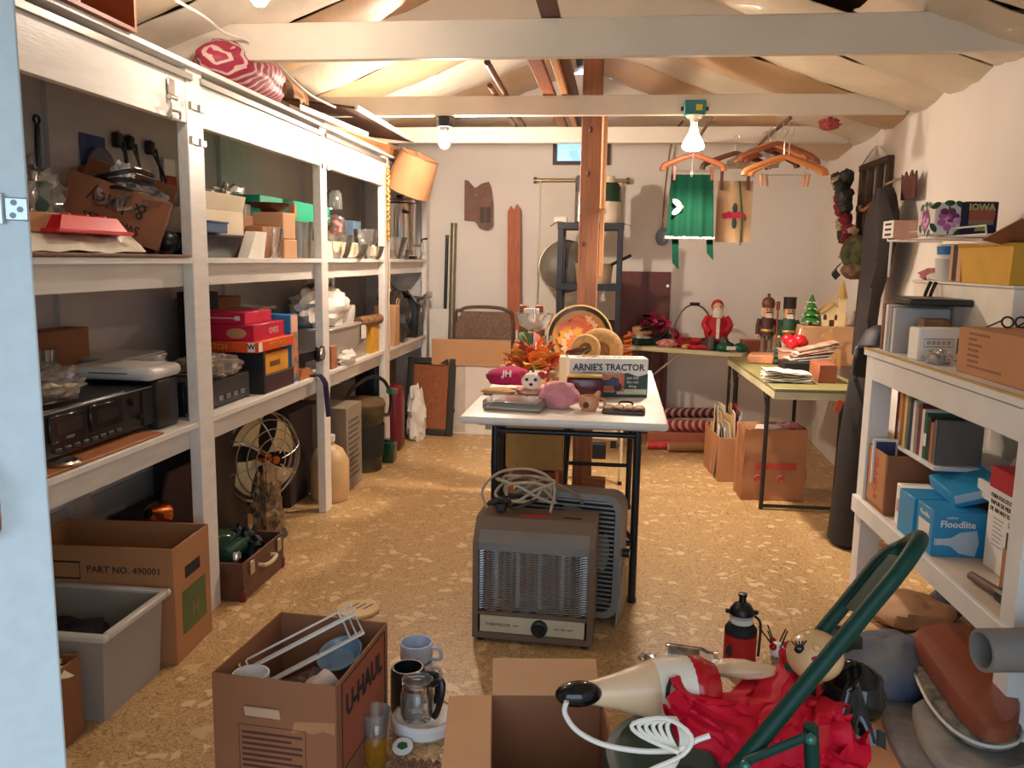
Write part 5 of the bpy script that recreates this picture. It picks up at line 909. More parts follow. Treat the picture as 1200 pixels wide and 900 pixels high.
P(t, 'loop', B().tube([(-.02, .05, .02), (-.02, .07, .035), (.03, .07, .035), (.03, .05, .02)], .005, sm=3), M('dark brown varnish', (58, 30, 20)))
t = T('photo_packets', 'stack of photo sleeves in clear plastic at the left table edge', 'packets', on(605, 479), rad(-7))
for k in range(5): P(t, 'sleeve', B().box(-.12+.008*k, .12-.004*k, -.075+.006*k, .075, .001+.008*k, .007+.008*k, .001), [M('brown photo', (120, 92, 74), r=.2), M('pale photo', (190, 176, 160), r=.2), grey][k % 3])
P(t, 'film', B().box(-.13, .125, -.085, .085, 0, .048, .008), film)
lump('tan_cloth', 'folded tan cloth under the magenta cap', 'cloth', on(584, 462), (.085, .05, .018), M('tan cloth', (178, 140, 100), r=.95), .2, 3, 4)
t = T('magenta_hat', 'magenta cap with white letters on the tan cloth', 'cap', on(596, 457)+V((0, .02, .03)), rad(6)); mgc = M('magenta cloth', (168, 22, 84), r=.85, v=.1)
P(t, 'crown', B().ell((0, 0, .03), (.115, .075, .055), 26, 16, amp=.12, fr=2, seed=2, zmin=-.03), mgc); txt(t, 'JH', .046, (-.01, -.067, .056), (rad(48), 0, rad(-4)), whitep, bold=.001, ext=.006)
lump('magenta_sock', 'second magenta knitted piece behind the white mask', 'cloth', on(648, 448), (.04, .05, .035), mgc, .2, 3, 8)
t = T('bear_face', 'white felt animal face with black eyes and nose on the table', 'toy', on(622, 466)+V((0, .03, .045))); P(t, 'face', B().ell((0, 0, .03), (.05, .035, .04), 18, 12), M('white felt', (232, 222, 214), r=.95))
for x in (-.02, .02): P(t, 'eye', B().ell((x, -.03, .04), (.009, .006, .008), 10, 6), ink)
P(t, 'nose', B().ell((.0, -.036, .018), (.009, .006, .007), 10, 6), ink)
for x in (-.045, .045): P(t, 'ear', B().ell((x, 0, .06), (.018, .012, .018), 10, 8), M('red felt', (188, 60, 60), r=.95))
lump('cream_cloth', 'cream cloth with small pattern under the white animal face', 'cloth', on(628, 464)+V((0, .04, 0)), (.10, .06, .028), M('cream pattern cloth', (226, 204, 182), r=.9, c2=(190, 110, 100), s=26), .25, 3, 12)
lump('olive_cloth', 'crumpled olive cloth beside the maroon tin', 'cloth', on(655, 452)+V((0, .05, 0)), (.06, .06, .045), M('olive cloth', (150, 126, 84), r=.9), .4, 3, 3)
# fall leaves arrangement
t = T('leaf_bowl', 'glass tier stand heaped with orange autumn leaves and ornaments', 'centrepiece', on(625, 442)); t.scale = (1.2, 1.2, 1.25); random.seed(12); lc = [M('orange leaf', (222, 116, 44), r=.55), M('amber leaf', (226, 164, 70), r=.55), M('rust leaf', (170, 76, 44), r=.55), M('green leaf', (64, 120, 72), r=.55), M('tan leaf', (206, 160, 112), r=.55)]
lms = [leafm('leaf', .075, .028, m) for m in lc]
for k in range(95):
    a = random.uniform(0, 2*PI); r = random.uniform(0, .12)**1; z = .02+.14*random.random()*(1-r/.16); again(t, 'leaf', lms[random.choice((0, 0, 0, 1, 1, 2, 2, 3, 4))], (r*math.cos(a), r*math.sin(a)*.8, z), (random.uniform(-.8, .8), random.uniform(-1.1, .3), a+random.uniform(-.6, .6)))
P(t, 'glass_plate', B().lathe([(0, 0), (.05, 0), (.13, .02), (.135, .03), (.128, .03), (.05, .008), (0, .008)], 26, caps=False), glass)
P(t, 'stand_rod', B().cyl((0, 0, .01), (0, 0, .30), .006), chrome); P(t, 'upper_glass', B().lathe([(.015, .20), (.07, .23), (.09, .28), (.086, .28), (.066, .235), (.012, .207)], 24, caps=False), glass)
lump('yellow_ornament', 'small yellow and white ornament at the left of the leaves', 'ornament', on(601, 438), (.035, .03, .04), M('yellow ornament', (226, 190, 100), c2=(230, 222, 206), s=20), .4, 4, 3)
glassware('glass_goblet', 'clear stemmed goblet standing behind the autumn leaves', 'goblet', on(640, 432), [(.035, 0), (.03, .006), (.006, .012), (.006, .07), (.035, .10), (.045, .17), (.04, .2)])
glassware('glass_goblet', 'clear flared goblet left of the round tray', 'goblet', on(616, 432), [(.035, 0), (.03, .006), (.006, .012), (.006, .08), (.03, .11), (.05, .20)])
t = T('wooden_clamp', 'brown wooden screw clamp with a white T plate behind the leaves', 'clamp', on(622, 431))
zt_ = A(622, 357, Y=4.95).z-ZC
for x in (-.05, .05): P(t, 'jaw', B().box(x-.028, x+.028, -.03, .03, 0, zt_, .006), M('brown wood block', (128, 82, 56), r=.5))
P(t, 'white_plate', B().box(-.045, .045, -.034, -.03, zt_-.05, zt_-.02, .002).box(-.015, .015, -.034, -.03, zt_-.12, zt_-.05, .002), whitepl); P(t, 'screw', B().cyl((-.09, 0, .12), (.09, 0, .12), .008), steel)
# round tray and straw rings
cz = A(680, 372, Y=4.9); t = T('round_tray', 'large round black-rimmed tray with an orange flower picture propped at the post', 'tray', (cz.x, 4.88, ZC), rot=(rad(-12), 0, 0)); Rr = 38*4.9/FP; mR = Matrix.Translation((0, 0, Rr+.0))@Matrix.Rotation(rad(90), 4, 'X')
P(t, 'rim', B().lathe([(Rr*.86, .01), (Rr, .03), (Rr, .036), (Rr*.86, .018)], 44, caps=False).xf(mR), M('black lacquer', (26, 22, 18), r=.25, c2=(44, 36, 24), s=22)); P(t, 'gold_band', B().lathe([(Rr*.64, .004), (Rr*.87, .012), (Rr*.87, .006), (Rr*.64, 0)], 44, caps=False).xf(mR), M('gold wood', (186, 130, 64), r=.35)); P(t, 'centre', B().cyl((0, 0, 0), (0, 0, .005), Rr*.66, n=40).xf(mR), M('red brown wood', (142, 72, 46)))
P(t, 'edge_wire', B().tube([(Rr*1.0*math.cos(i*PI/20), Rr*1.0*math.sin(i*PI/20), .034) for i in range(40)], .005, closed=True).xf(mR), M('pale gold edge', (210, 190, 140), r=.3, m=.5)); random.seed(2)
fm_ = [B().prism([(.026*math.cos(a)*(1+.25*math.cos(a*5)), .026*math.sin(a)*(1+.25*math.cos(a*5))) for a in [i*PI/10 for i in range(20)]], 0, .003).xf(Matrix.Rotation(rad(90), 4, 'X')).mesh('flower', m) for m in (M('orange flower', (230, 120, 60)), M('pale flower', (240, 190, 150)), M('yellow flower', (232, 170, 60)), M('rose flower', (214, 110, 90)))]
for k in range(46):
    a = k*2.4; r = Rr*.62*math.sqrt(k/46); again(t, 'painted_flower', fm_[k % 4], (r*math.cos(a), -.005-.0006*(k % 7), Rr+r*math.sin(a)), (0, random.random()*3, 0))
for i, (px_, py_, r_, lab) in enumerate(((692, 413, .055, 'smaller straw ring leaning on the tractor carton'), (706, 411, .085, 'larger straw hat leaning behind the tractor carton'))):
    p = on(px_, py_+10); t = T('straw_ring', lab, 'straw hat', (p.x, 4.28+.12*i, ZC), rot=(rad(-22), 0, 0)); mR = Matrix.Translation((0, 0, r_+.14+.02))@Matrix.Rotation(rad(90), 4, 'X'); st = M('straw', (190, 146, 92), r=.8, v=.2, s=50)
    t.location.z = ZC; mR = Matrix.Translation((0, 0, .20-.02*i))@Matrix.Rotation(rad(90), 4, 'X')
    P(t, 'brim', B().lathe([(r_*.6, .0), (r_*1.25, .006), (r_*1.45, .0), (r_*1.45, .006), (r_*1.25, .014), (r_*.6, .01)], 32, caps=False).xf(mR), st); P(t, 'crown', B().lathe([(r_*.62, .0), (r_*.55, -.05), (0, -.06)], 24, caps=False).xf(mR), st); P(t, 'prop', B().box(-.03, .03, .005, .03, 0, .14, .003), card2)
t = T('brown_bottle', 'small brown bottle lying before the straw hats', 'bottle', on(684, 420)+V((0, -.35, .165)), rot=(0, 0, rad(30))); t.location = (on(684, 420).x+.02, 4.17, ZC+.19)
P(t, 'bottle_body', B().lathe([(0, -.06), (.022, -.06), (.022, .02), (.01, .04), (.01, .065), (0, .065)], 14).xf(Matrix.Rotation(rad(75), 4, 'Y')), M('brown glass', (74, 40, 24)))
S('bottle_box', B().box(-.09, .09, -.05, .05, 0, .165, .003), cream, 'pale box behind the tractor carton under the brown bottle', 'box', (on(684, 420).x+.02, 4.17, ZC))
glassware('glass_dish', 'milky oval glass dish behind the autumn leaves', 'dish', on(656, 435), [(.04, 0), (.08, .03), (.10, .05)])
# ================================================================ things under the table
t = T('upholstered_chair', 'old wooden chair with a gold zigzag fabric back under the table', 'chair', (-.36, 4.35, 0)); zz = stripe_mat('gold zigzag fabric', (186, 150, 92), (166, 130, 76), 10, (0, 0, 1.57), .5, .85); x0 = A(593, 500, Y=4.35).x+.36; x1 = A(661, 500, Y=4.35).x+.36; zb = A(625, 550, Y=4.35).z
P(t, 'back_cushion', B().box(x0, x1, -.03, .03, zb, .72, .02, seg=2), zz); wl = M('chair wood', (178, 112, 70), r=.5)
P(t, 'seat', B().box(x0, x1, .03, .36, zb-.06, zb+.02, .015, seg=2), zz)
for x in (x0+.03, x1-.03):
    P(t, 'leg', B().cyl((x, 0, 0), (x, 0, zb), .016), wl); P(t, 'leg', B().cyl((x, .34, 0), (x, .34, zb-.05), .016), wl)
P(t, 'rail', B().box(x0, x1, -.012, .012, zb-.09, zb-.01), M('chair rail wood', (120, 72, 48)))
for x in (x0-.012, x1+.012): P(t, 'side_post', B().cyl((x, 0, zb-.05), (x, 0, .70), .01), black)
t = T('step_stool', 'folded white step stool with a black tread under the far table end', 'step stool', (A(705, 520, Y=5.35).x, 5.35, 0)); sw = .10; wf = M('cream metal', (226, 212, 180), r=.4)
P(t, 'tread_frame', B().box(-sw, sw*1.05, -.03, 0, .30, .62, .01), wf); P(t, 'tread_pad', B().box(-sw*.98, sw*.75, -.036, -.03, .385, .52, .004), blackm); P(t, 'lower_tread', B().box(-sw, sw*.3, -.05, 0, .18, .28, .005), blackm)
for x in (-sw, sw*1.25): P(t, 'leg', B().cyl((x, .01, 0), (x, .01, .64), .011), wf); P(t, 'leg_tip', B().cyl((x, .01, 0), (x, .01, .025), .014), black)
lump('black_bag', 'black soft bag behind the left front table leg', 'bag', (A(588, 530, Y=4.7).x, 4.7, 0), (.06, .1, .36), blackm, .2, 3, 4)
t = T('cardboard_box', 'dark brown low box on the floor behind the box fan', 'box', (A(690, 560, Y=4.95).x, 4.9, 0)); P(t, 'body', B().box(-.04, .10, -.1, .05, 0, .16, .003), card2); P(t, 'tape', B().box(-.041, .101, -.03, 0, .1, .1615), tapem)
# ================================================================ box fan behind the heater
fa, fb = V((-.40, 3.355, 0)), V((.055, 3.275, 0)); t = T('box_fan', 'grey box fan with rounded corners and horizontal slats behind the heater', 'fan', (fa+fb)/2, math.atan2(fb.y-fa.y, fb.x-fa.x), rot=None); FW, FH, FD = .235, .52, .075; gf = M('grey fan metal', (128, 122, 116), r=.45)
t.rotation_euler = (rad(-4), 0, math.atan2(fb.y-fa.y, fb.x-fa.x))
def rrect(w, z0, z1, r, n=5): return [(sx_*(w-r)+r*math.cos(a), sz) for sx_, sz, a in ()] or [(cx_+r*math.cos(a0+k*PI/2/n), cz_+r*math.sin(a0+k*PI/2/n)) for cx_, cz_, a0 in ((w-r, z1-r, 0), (-w+r, z1-r, PI/2), (-w+r, z0+r, PI), (w-r, z0+r, 1.5*PI)) for k in range(n+1)]
outer, inner = rrect(FW, .02, FH, .06), rrect(FW-.025, .045, FH-.025, .045)
P(t, 'housing', B().quadgrid([[(x, -FD, z) for x, z in outer], [(x, FD, z) for x, z in outer], [(x, FD, z) for x, z in inner], [(x, -FD, z) for x, z in inner]], closeu=True, closev=True) and None or (lambda b: (b.quadgrid([[(x, -FD, z) for x, z in outer], [(x, FD, z) for x, z in outer], [(x, FD, z) for x, z in inner], [(x, -FD, z) for x, z in inner]], closeu=True, closev=True), b)[1])(B()), gf)
slat = B().box(-FW+.028, FW-.028, -.004, .004, -.0035, .0035).mesh('grille_slat', M('slat metal', (150, 146, 140), r=.35, m=.5))
for k in range(24): again(t, 'grille_slat', slat, (0, -FD+.008, .062+.0185*k))
P(t, 'back_panel', B().box(-FW+.03, FW-.03, FD-.02, FD-.012, .05, FH-.03), M('dark fan back', (66, 64, 64), r=.6))
for k in range(5): a = k*2*PI/5; P(t, 'blade', B().sheet(lambda u, v: ((.03+.15*u)*math.cos(a+(v-.5)*.9), .02*(v-.5), .27+(.03+.15*u)*math.sin(a+(v-.5)*.9)), 6, 4, .002), M('cream blade', (190, 172, 140), r=.4))
P(t, 'hub', B().cyl((0, -.02, .27), (0, .02, .27), .04, n=16), gf); P(t, 'knob', B().cyl((FW, -.01, .28), (FW+.03, -.01, .28), .018, n=12), black)
for x in (-FW+.04, FW+.002): P(t, 'foot', B().prism([(-.10, 0), (.08, 0), (.05, .22), (.0, .24), (-.03, .2)], -.004, .004, Matrix(((0, 0, 1), (1, 0, 0), (0, 1, 0))), (x, 0, 0)), gf)
# ================================================================ heater
ha, hb = V((-.504, 2.985, 0)), V((-.045, 2.975, 0)); HW = (hb-ha).length/2; t = T('space_heater', 'boxy brown space heater with a bright wavy reflector grille and black knob', 'heater', (ha+hb)/2, math.atan2(hb.y-ha.y, hb.x-ha.x)-rad(1)); hm = M('brown grey enamel', (112, 92, 76), r=.4, v=.06); HH, HD = .455, .21
prof = [(0, .015), (HD, .015), (HD+.02, HH-.02), (HD, HH+.02), (.07, HH+.02), (.035, HH-.02), (.0, HH-.06)]
# shell as side cheeks, top, bottom, back; the front is an open recess
for x in (-HW, HW-.022): P(t, 'side_cheek', B().prism(prof, 0, .022, Matrix(((0, 0, 1), (1, 0, 0), (0, 1, 0))), (x, 0, 0)), hm)
P(t, 'top_cover', B().prism([(.035, HH-.02), (.07, HH+.02), (HD, HH+.02), (HD+.018, HH-.02)], 0, 2*HW-.044, Matrix(((0, 0, 1), (1, 0, 0), (0, 1, 0))), (-HW+.022, 0, 0)), hm)
P(t, 'brow', B().prism([(0, HH-.06), (.035, HH-.02), (.05, HH-.02), (.05, HH-.09), (0, HH-.09)], 0, 2*HW-.044, Matrix(((0, 0, 1), (1, 0, 0), (0, 1, 0))), (-HW+.022, 0, 0)), M('brow metal', (128, 124, 120), r=.35, m=.3))
P(t, 'base', B().box(-HW+.022, HW-.022, 0.0, HD, .015, .04), hm); P(t, 'back_cover', B().box(-HW+.022, HW-.022, HD-.01, HD, .04, HH), hm)
pn = P(t, 'control_panel', B().box(-HW+.03, HW-.03, -.002, .02, .042, .108, .002), M('champagne panel', (206, 196, 170), r=.4, m=.2)); kx = .03
P(pn, 'knob', B().lathe([(.032, 0), (.03, .018), (.022, .02), (.02, .03), (0, .03)], 20, caps=False).xf(Matrix.Translation((kx, -.002, .074))@Matrix.Rotation(rad(90), 4, 'X')), black)
P(pn, 'knob_grip', B().box(kx-.005, kx+.005, -.04, -.03, .05, .098, .002), black)
for s_, x_, sz in (('THERMADOR', -.13, .016), ('LOW  MED  HIGH', .12, .009), ('HEAT', -.06, .009)): txt(pn, s_, sz, (x_, -.0026, .074), (rad(90), 0, 0), ink)
P(t, 'frame_rail', B().box(-HW+.022, HW-.022, -.001, .02, .108, .122, .002), hm)
refl = M('bright reflector', (186, 196, 206), r=.18, m=1, v=.05)
P(t, 'reflector', B().sheet(lambda u, v: (-HW+.024+(2*HW-.048)*u, .10+.018*math.sin(u*2*PI*6.5), .12+(HH-.21)*v), 60, 4, .002), refl)
for k in range(26):
    z = .129+k*.0094; P(t, 'grille_wire', B().tube([(-HW+.024+(2*HW-.048)*q/36, .012+.004*math.sin(q*1.1), z+.0042*math.sin(q*1.13)) for q in range(37)], .0028, 5), M('grille wire', (196, 200, 204), r=.25, m=.9))
for k in range(5): x = -HW+.08+.085*k; P(t, 'heating_rod', B().cyl((x, .06, .125), (x, .06, HH-.10), .008, n=10), M('quartz rod', (222, 226, 230), r=.15))
for x in (-HW+.03, HW-.03):
    for y in (.03, HD-.03): P(t, 'foot', B().cyl((x, y, 0), (x, y, .016), .018), black)
P(t, 'top_slot', B().box(.1, .17, .1, .115, HH+.0195, HH+.0215), blackm); P(t, 'red_sticker', B().box(-.06, .04, .085, .13, HH+.0198, HH+.0212), M('red sticker', (178, 52, 54)))
# cords piled on the heater
h0 = V(t.location)
t = T('power_cord', 'tangle of beige and dark electric cords piled on the heater', 'cord', h0+V((-.07, .14, HH+.028))); cd = M('beige cord', (176, 158, 130), r=.5); cd2 = M('dark cord', (36, 30, 26), r=.5)
random.seed(6)
P(t, 'cord', B().tube([(.10*math.cos(i*.85)*(1+.25*math.sin(i*2.1))+.02, .05*math.sin(i*.85)+.03, .02+.10*abs(math.sin(i*.55+.6))) for i in range(30)], .006, 6, sm=4), cd)
P(t, 'cord', B().tube([(-.13, .02, .0), (-.15, .03, .07), (-.08, .05, .14), (.05, .06, .15), (.13, .04, .10), (.12, -.0, .0)], .006, 6, sm=5), cd)
P(t, 'cord', B().tube([(-.10+.05*math.sin(i*1.3)+.008*i, .0+.03*math.cos(i*1.1), .015+.04*abs(math.sin(i*.9))) for i in range(18)], .007, 6, sm=4), cd2)
P(t, 'cord', B().tube([(.0, .06, .12), (.1, .1, .10), (.2, .12, .05), (.24, .14, .0)], .006, 6, sm=4), M('brown cord', (140, 108, 86)))
P(t, 'plug', B().box(-.09, -.05, -.03, .01, .0, .035, .006), cd2)

# ---- more odds and ends heaped at the far left of the table
t = T('wicker_basket', 'small brown wicker basket behind the autumn leaves', 'basket', on(648, 428)); wk = M('brown wicker', (130, 88, 56), r=.85, c2=(84, 54, 34), s=60)
P(t, 'basket_body', B().lathe([(0, 0), (.06, 0), (.075, .05), (.08, .09), (.074, .09), (.056, .01), (0, .01)], 20, caps=False), wk); P(t, 'handle', B().tube([(-.075, 0, .08), (-.06, 0, .16), (0, 0, .19), (.06, 0, .16), (.075, 0, .08)], .006, 7, sm=4), wk)
t = T('glass_candlestick', 'tall clear glass candlestick left of the round tray', 'candlestick', on(606, 430)); P(t, 'stem', B().lathe([(0, 0), (.035, 0), (.03, .01), (.008, .02), (.012, .06), (.008, .10), (.014, .14), (.02, .16), (0, .16)], 18), glass); P(t, 'candle', B().cyl((0, 0, .16), (0, 0, .22), .01), wb)
for i, (px_, py_, c, lab) in enumerate(((588, 447, (40, 42, 60), 'small dark blue figurine at the left edge of the table pile'), (600, 447, (222, 176, 84), 'small yellow figurine beside the magenta hat'), (646, 446, (60, 120, 84), 'small green figurine at the right of the leaves'), (657, 440, (120, 70, 44), 'small brown figurine beside the tractor carton'))):
    t = T('table_figurine', lab, 'figurine', on(px_, py_)+V((0, .05, 0)), group='small figurines on the folding table'); m = M('figurine %d' % i, c, r=.45)
    P(t, 'body', B().lathe([(0, 0), (.022, 0), (.026, .02), (.018, .05), (.01, .06), (0, .062)], 14), m); P(t, 'head', B().ell((0, 0, .072), .015, 12, 8), M('figurine skin', (226, 170, 130)))
t = T('ribbon_spool', 'curled red and gold ribbon lying before the leaf bowl', 'ribbon', on(632, 452)+V((0, .02, .0)))
P(t, 'strand', B().tube([(-.10+.008*i, .015*math.sin(i*1.2), .02+.012*math.cos(i*1.9)) for i in range(26)], .007, 6, sm=3), M('red gold ribbon', (176, 50, 44), r=.4, c2=(206, 150, 70), s=30))
# ================================================================ white workbench shelf on the right
BA = rad(1.9); BO = V((1.10, 3.80, 0)); ZR, ZL = 1.09, .43
t = T('workbench', 'white painted wooden shelf bench along the right wall', 'bench', BO, BA); bp_ = M('bench white paint', (214, 212, 208), r=.5, v=.06, s=6, b=.08)
def bl(px, py, z): return A(px, py, Z=z)
P(t, 'top_board', B().box(-.01, .44, -2.3, .02, ZR-.03, ZR, .003), bp_); P(t, 'top_rail', B().box(.0, .03, -2.3, 0, ZR-.13, ZR-.035, .003), bp_)
P(t, 'edge_strip', B().box(-.012, .0, -2.3, .02, ZR-.004, ZR+.003), M('yellow brown edge', (186, 152, 76), r=.5))
P(t, 'lower_board', B().box(.0, .44, -2.3, -.05, ZL-.022, ZL, .003), M('bench lower board', (206, 190, 172), r=.55)); P(t, 'lower_rail', B().box(-.02, .0, -2.3, .0, ZL-.07, ZL+.005, .003), bp_)
for y in (-.085, -1.41): P(t, 'post', B().box(-.002, .085, y, y+.085, 0, ZR-.03, .003), bp_)
for y in (-.09, -1.41): P(t, 'rear_post', B().box(.37, .43, y, y+.08, 0, ZR-.03), bp_)
P(t, 'rear_shelf', B().box(.09, .44, -.56, -.09, .685, .70, .002), bp_); P(t, 'end_brace', B().box(.19, .20, -.95, -.7, .64, .70), whitep)
def wb_(x, y, z): # bench-local to world
    v = Matrix.Rotation(BA, 3, 'Z')@V((x, y, z)); return v+BO
def WB(name, lab, cat, x, y, z, rz=0, group=None): return T(name, lab, cat, wb_(x, y, z), BA+rz, group)
# books standing on the rear shelf
bks = [((150, 34, 40), .24), ((222, 190, 110), .25), ((196, 92, 40), .22), ((226, 206, 130), .25), ((120, 122, 74), .255), ((32, 50, 100), .20), ((226, 218, 200), .21), ((150, 140, 130), .19), ((118, 40, 44), .205), ((220, 214, 204), .19), ((30, 96, 62), .18), ((44, 44, 46), .17), ((168, 112, 76), .155), ((104, 98, 92), .17)]
bnames = ['dark red tall book nearest the far post on the rear shelf', 'pale yellow tall book second on the rear shelf', 'orange-brown book third on the rear shelf', 'cream yellow tall book beside the orange-brown one', 'olive green tallest book on the rear shelf', 'dark blue book in the middle of the rear shelf row', 'white-spined book beside the dark blue one', 'grey patterned book in the rear shelf row', 'maroon book in the rear shelf row', 'thin white book left of the green one', 'dark green book with a white spine label', 'black book right of the green one', 'small brown book near the end of the row', 'grey book at the near end of the row']
for k, ((c, h), nm) in enumerate(zip(bks, bnames)):
    y = -.115-.0305*k; tk = .029
    q = WB('book', nm, 'book', .19, y, .701, 0, 'books on the rear bench shelf'); m = M('book cover %d' % k, c, r=.55)
    P(q, 'cover', B().box(-.085, .085, -tk/2, -tk/2+.003, 0, h).box(-.085, .085, tk/2-.003, tk/2, 0, h).box(-.085, -.082, -tk/2, tk/2, 0, h), m); P(q, 'pages', B().box(-.081, .08, -tk/2+.003, tk/2-.003, .003, h-.004), cream)
    if k in (10, 1): P(q, 'spine_label', B().box(-.0862, -.085, -.012, .012, .05, .1), whitep)
# open box and lamp boxes on the lower shelf
q = openbox('cardboard_box', 'brown open cardboard box at the far end of the lower bench shelf', wb_(.21, -.20, ZL+.002), .40, .23, .25, card2, rz=BA, flaps=()); 
P(q, 'orange_side', B().box(-.2012, -.2, -.1, .1, .02, .25), card); txt(q, 'FRAGILE', .05, (-.2016, .0, .13), (rad(90), rad(90), rad(-90)), redink)
q = WB('file_card', 'white plastic hang tag sticking out of the open box', 'tag', .27, -.20, ZL+.22, .1); P(q, 'tag', B().prism([(-.06, -.08), (.06, -.08), (.06, .05), (.045, .065), (-.045, .065), (-.06, .05)], -.001, .001, Matrix.Rotation(rad(90), 3, 'X')), whitepl); P(q, 'slot', B().box(-.02, .02, -.002, .002, .03, .042), blackm)
q = WB('photograph', 'small blue photo frame in the open box', 'frame', .05, -.16, ZL+.20); P(q, 'frame', B().box(-.05, .05, -.006, .006, -.1, .09), whitepl); P(q, 'picture', B().box(-.04, .04, -.008, -.006, -.09, .08), M('dark blue picture', (52, 58, 92)))
fb_ = M('sky blue card', (36, 140, 190), r=.4, v=.06)
def lampbox(lab, x, y, z, w, d, h, rz=0, front=True, rot=None):
    q = WB('lamp_box', lab, 'box', x, y, z, rz, 'blue floodlight boxes'); 
    if rot: q.rotation_euler = rot
    P(q, 'body', B().box(-w/2, w/2, -d/2, d/2, 0, h, .003), fb_)
    if front:
        txt(q, 'Floodlite', .034, (-.01, -d/2-.0008, h*.72), (rad(90), 0, 0), whitep, bold=.0006); txt(q, 'outdoor', .012, (-.03, -d/2-.0008, h*.87), (rad(90), 0, 0), whitep)
        R_ = Matrix.Rotation(rad(90), 3, 'X')
        P(q, 'bulb_picture', B().prism([(-.07, .04), (-.03, .035), (.0, .01), (.055, .0), (.065, .05), (.055, .095), (.0, .085), (-.03, .065), (-.07, .06)], 0, .001, R_, (0, -d/2, .005)), M('bulb grey print', (176, 196, 212), r=.4))
        for k in range(4): P(q, 'thread_print', B().box(-.085+.006*k, -.082+.006*k, -d/2-.001, -d/2, .042, .066), whitep)
        R2 = Matrix(((0, 0, -1), (-1, 0, 0), (0, 1, 0))); P(q, 'side_bulb', B().prism([(-.05, .11), (-.045, .06), (0, .015), (.045, .06), (.05, .11)], 0, .001, R2, (-w/2, 0, 0)), whitep); txt(q, 'Floodlite', .024, (-w/2-.0008, 0, h*.82), (rad(90), 0, rad(-90)), whitep)
    return q
lampbox('blue floodlight box with white lettering, nearest on the lower shelf', .107, -.715, ZL, .19, .15, .165)
lampbox('blue floodlight box standing behind the nearest one', .10, -.555, ZL, .19, .15, .165, front=False)
q = WB('white_side_box', 'white-sided small lamp box behind the blue ones', 'box', .09, -.425, ZL); P(q, 'body', B().box(-.06, .06, -.045, .045, 0, .16, .003), whitep); P(q, 'label', B().box(-.0612, -.06, -.03, .03, .05, .1), M('grey red print', (190, 150, 140)))
q = lampbox('blue and white floodlight box lying tilted on top of the others', .20, -.62, ZL+.195, .19, .22, .05, front=False, rot=(rad(6), rad(-15), BA)); P(q, 'pale_side', B().box(-.095, .095, -.1112, -.11, .02, .05), M('pale blue print', (170, 196, 214)))
q = WB('mercury_lamp_box', 'tall white and red box for a mercury vapour lamp, lettered in Spanish', 'box', .235, -.965, ZL, rad(-90)); bw2, bh2, bd2 = .24, .35, .14
P(q, 'body', B().box(-bw2/2, bw2/2, -bd2/2, bd2/2, 0, bh2, .003), whitep); P(q, 'red_band', B().box(-bw2/2-.001, bw2/2+.001, -bd2/2-.001, bd2/2, bh2-.07, bh2+.001), M('crimson band', (176, 28, 48), r=.45)); fy = -bd2/2-.0008
for k, (s_, z_) in enumerate((('PARA FOCOS DE', .255), ('VAPOR DE MERCURIO', .232), ('DE 100 WATTS', .209))): txt(q, s_, .021, (-.105, fy, z_), (rad(90), 0, 0), ink, align='LEFT', sx=.95)
P(q, 'gold_seal', B().cyl((.06, fy-.0008, .30), (.06, fy, .30), .02, n=20), M('gold seal', (222, 176, 56))); P(q, 'gold_seal', B().cyl((.06, fy-.0005, .03), (.06, fy, .03), .012, n=16), M('gold seal', (222, 176, 56)))
P(q, 'lamp_print', B().box(.02, .055, fy-.0003, fy+.0003, .10, .16), M('dark brown print', (74, 56, 50)))
for k in range(7): P(q, 'print_line', B().box(-.075, -.005-.008*(k % 3), fy-.0003, fy+.0003, .18-.015*k, .184-.015*k), M('grey print', (170, 162, 156)))
txt(q, 'CARTON\nNO. 4610', .012, (.05, fy, .185), (rad(90), 0, 0), grey)
P(q, 'blue_end', B().box(bw2/2, bw2/2+.0012, -bd2/2+.002, bd2/2-.002, .01, bh2-.075), M('pale blue card', (178, 192, 206)))
for k, s_ in enumerate(('DE', 'EN', 'M')): txt(q, s_, .045, (bw2/2+.0016, -.03, .24-.05*k), (rad(90), 0, rad(90)), M('blue lettering', (40, 70, 130)))
q = openbox('brown_box', 'small brown open box at the near end of the lower bench shelf', wb_(.16, -1.23, ZL+.001), .14, .22, .15, card, rz=BA)
q = WB('metal_tin', 'dark grey round tin lying at the back of the lower bench shelf', 'tin', .32, -.93, ZL); P(q, 'drum', B().cyl((0, -.1, .32), (0, .12, .32), .085, n=26), M('dark grey metal', (92, 86, 84), r=.5, m=.4)); P(q, 'plinth', B().box(-.07, .07, -.12, .14, 0, .24), card2)
q = WB('hand_tool', 'wooden-handled tool with a black head on the lower shelf edge', 'tool', .05, -1.18, ZL+.02); P(q, 'handle', B().cyl((0, .16, 0), (.02, .0, .0), .014, .018, 10), M('worn dark wood', (104, 74, 56))); P(q, 'head', B().cyl((.02, 0, 0), (.025, -.07, 0), .024), black)
a = A(1150, 762, Y=2.22); rolltube('grey_tube', 'grey cardboard tube sticking out at the right edge of the picture', a, a+V((.34, .06, .0)), 25*2.22/FP, M('grey tube card', (122, 116, 112), r=.7), cat='tube')
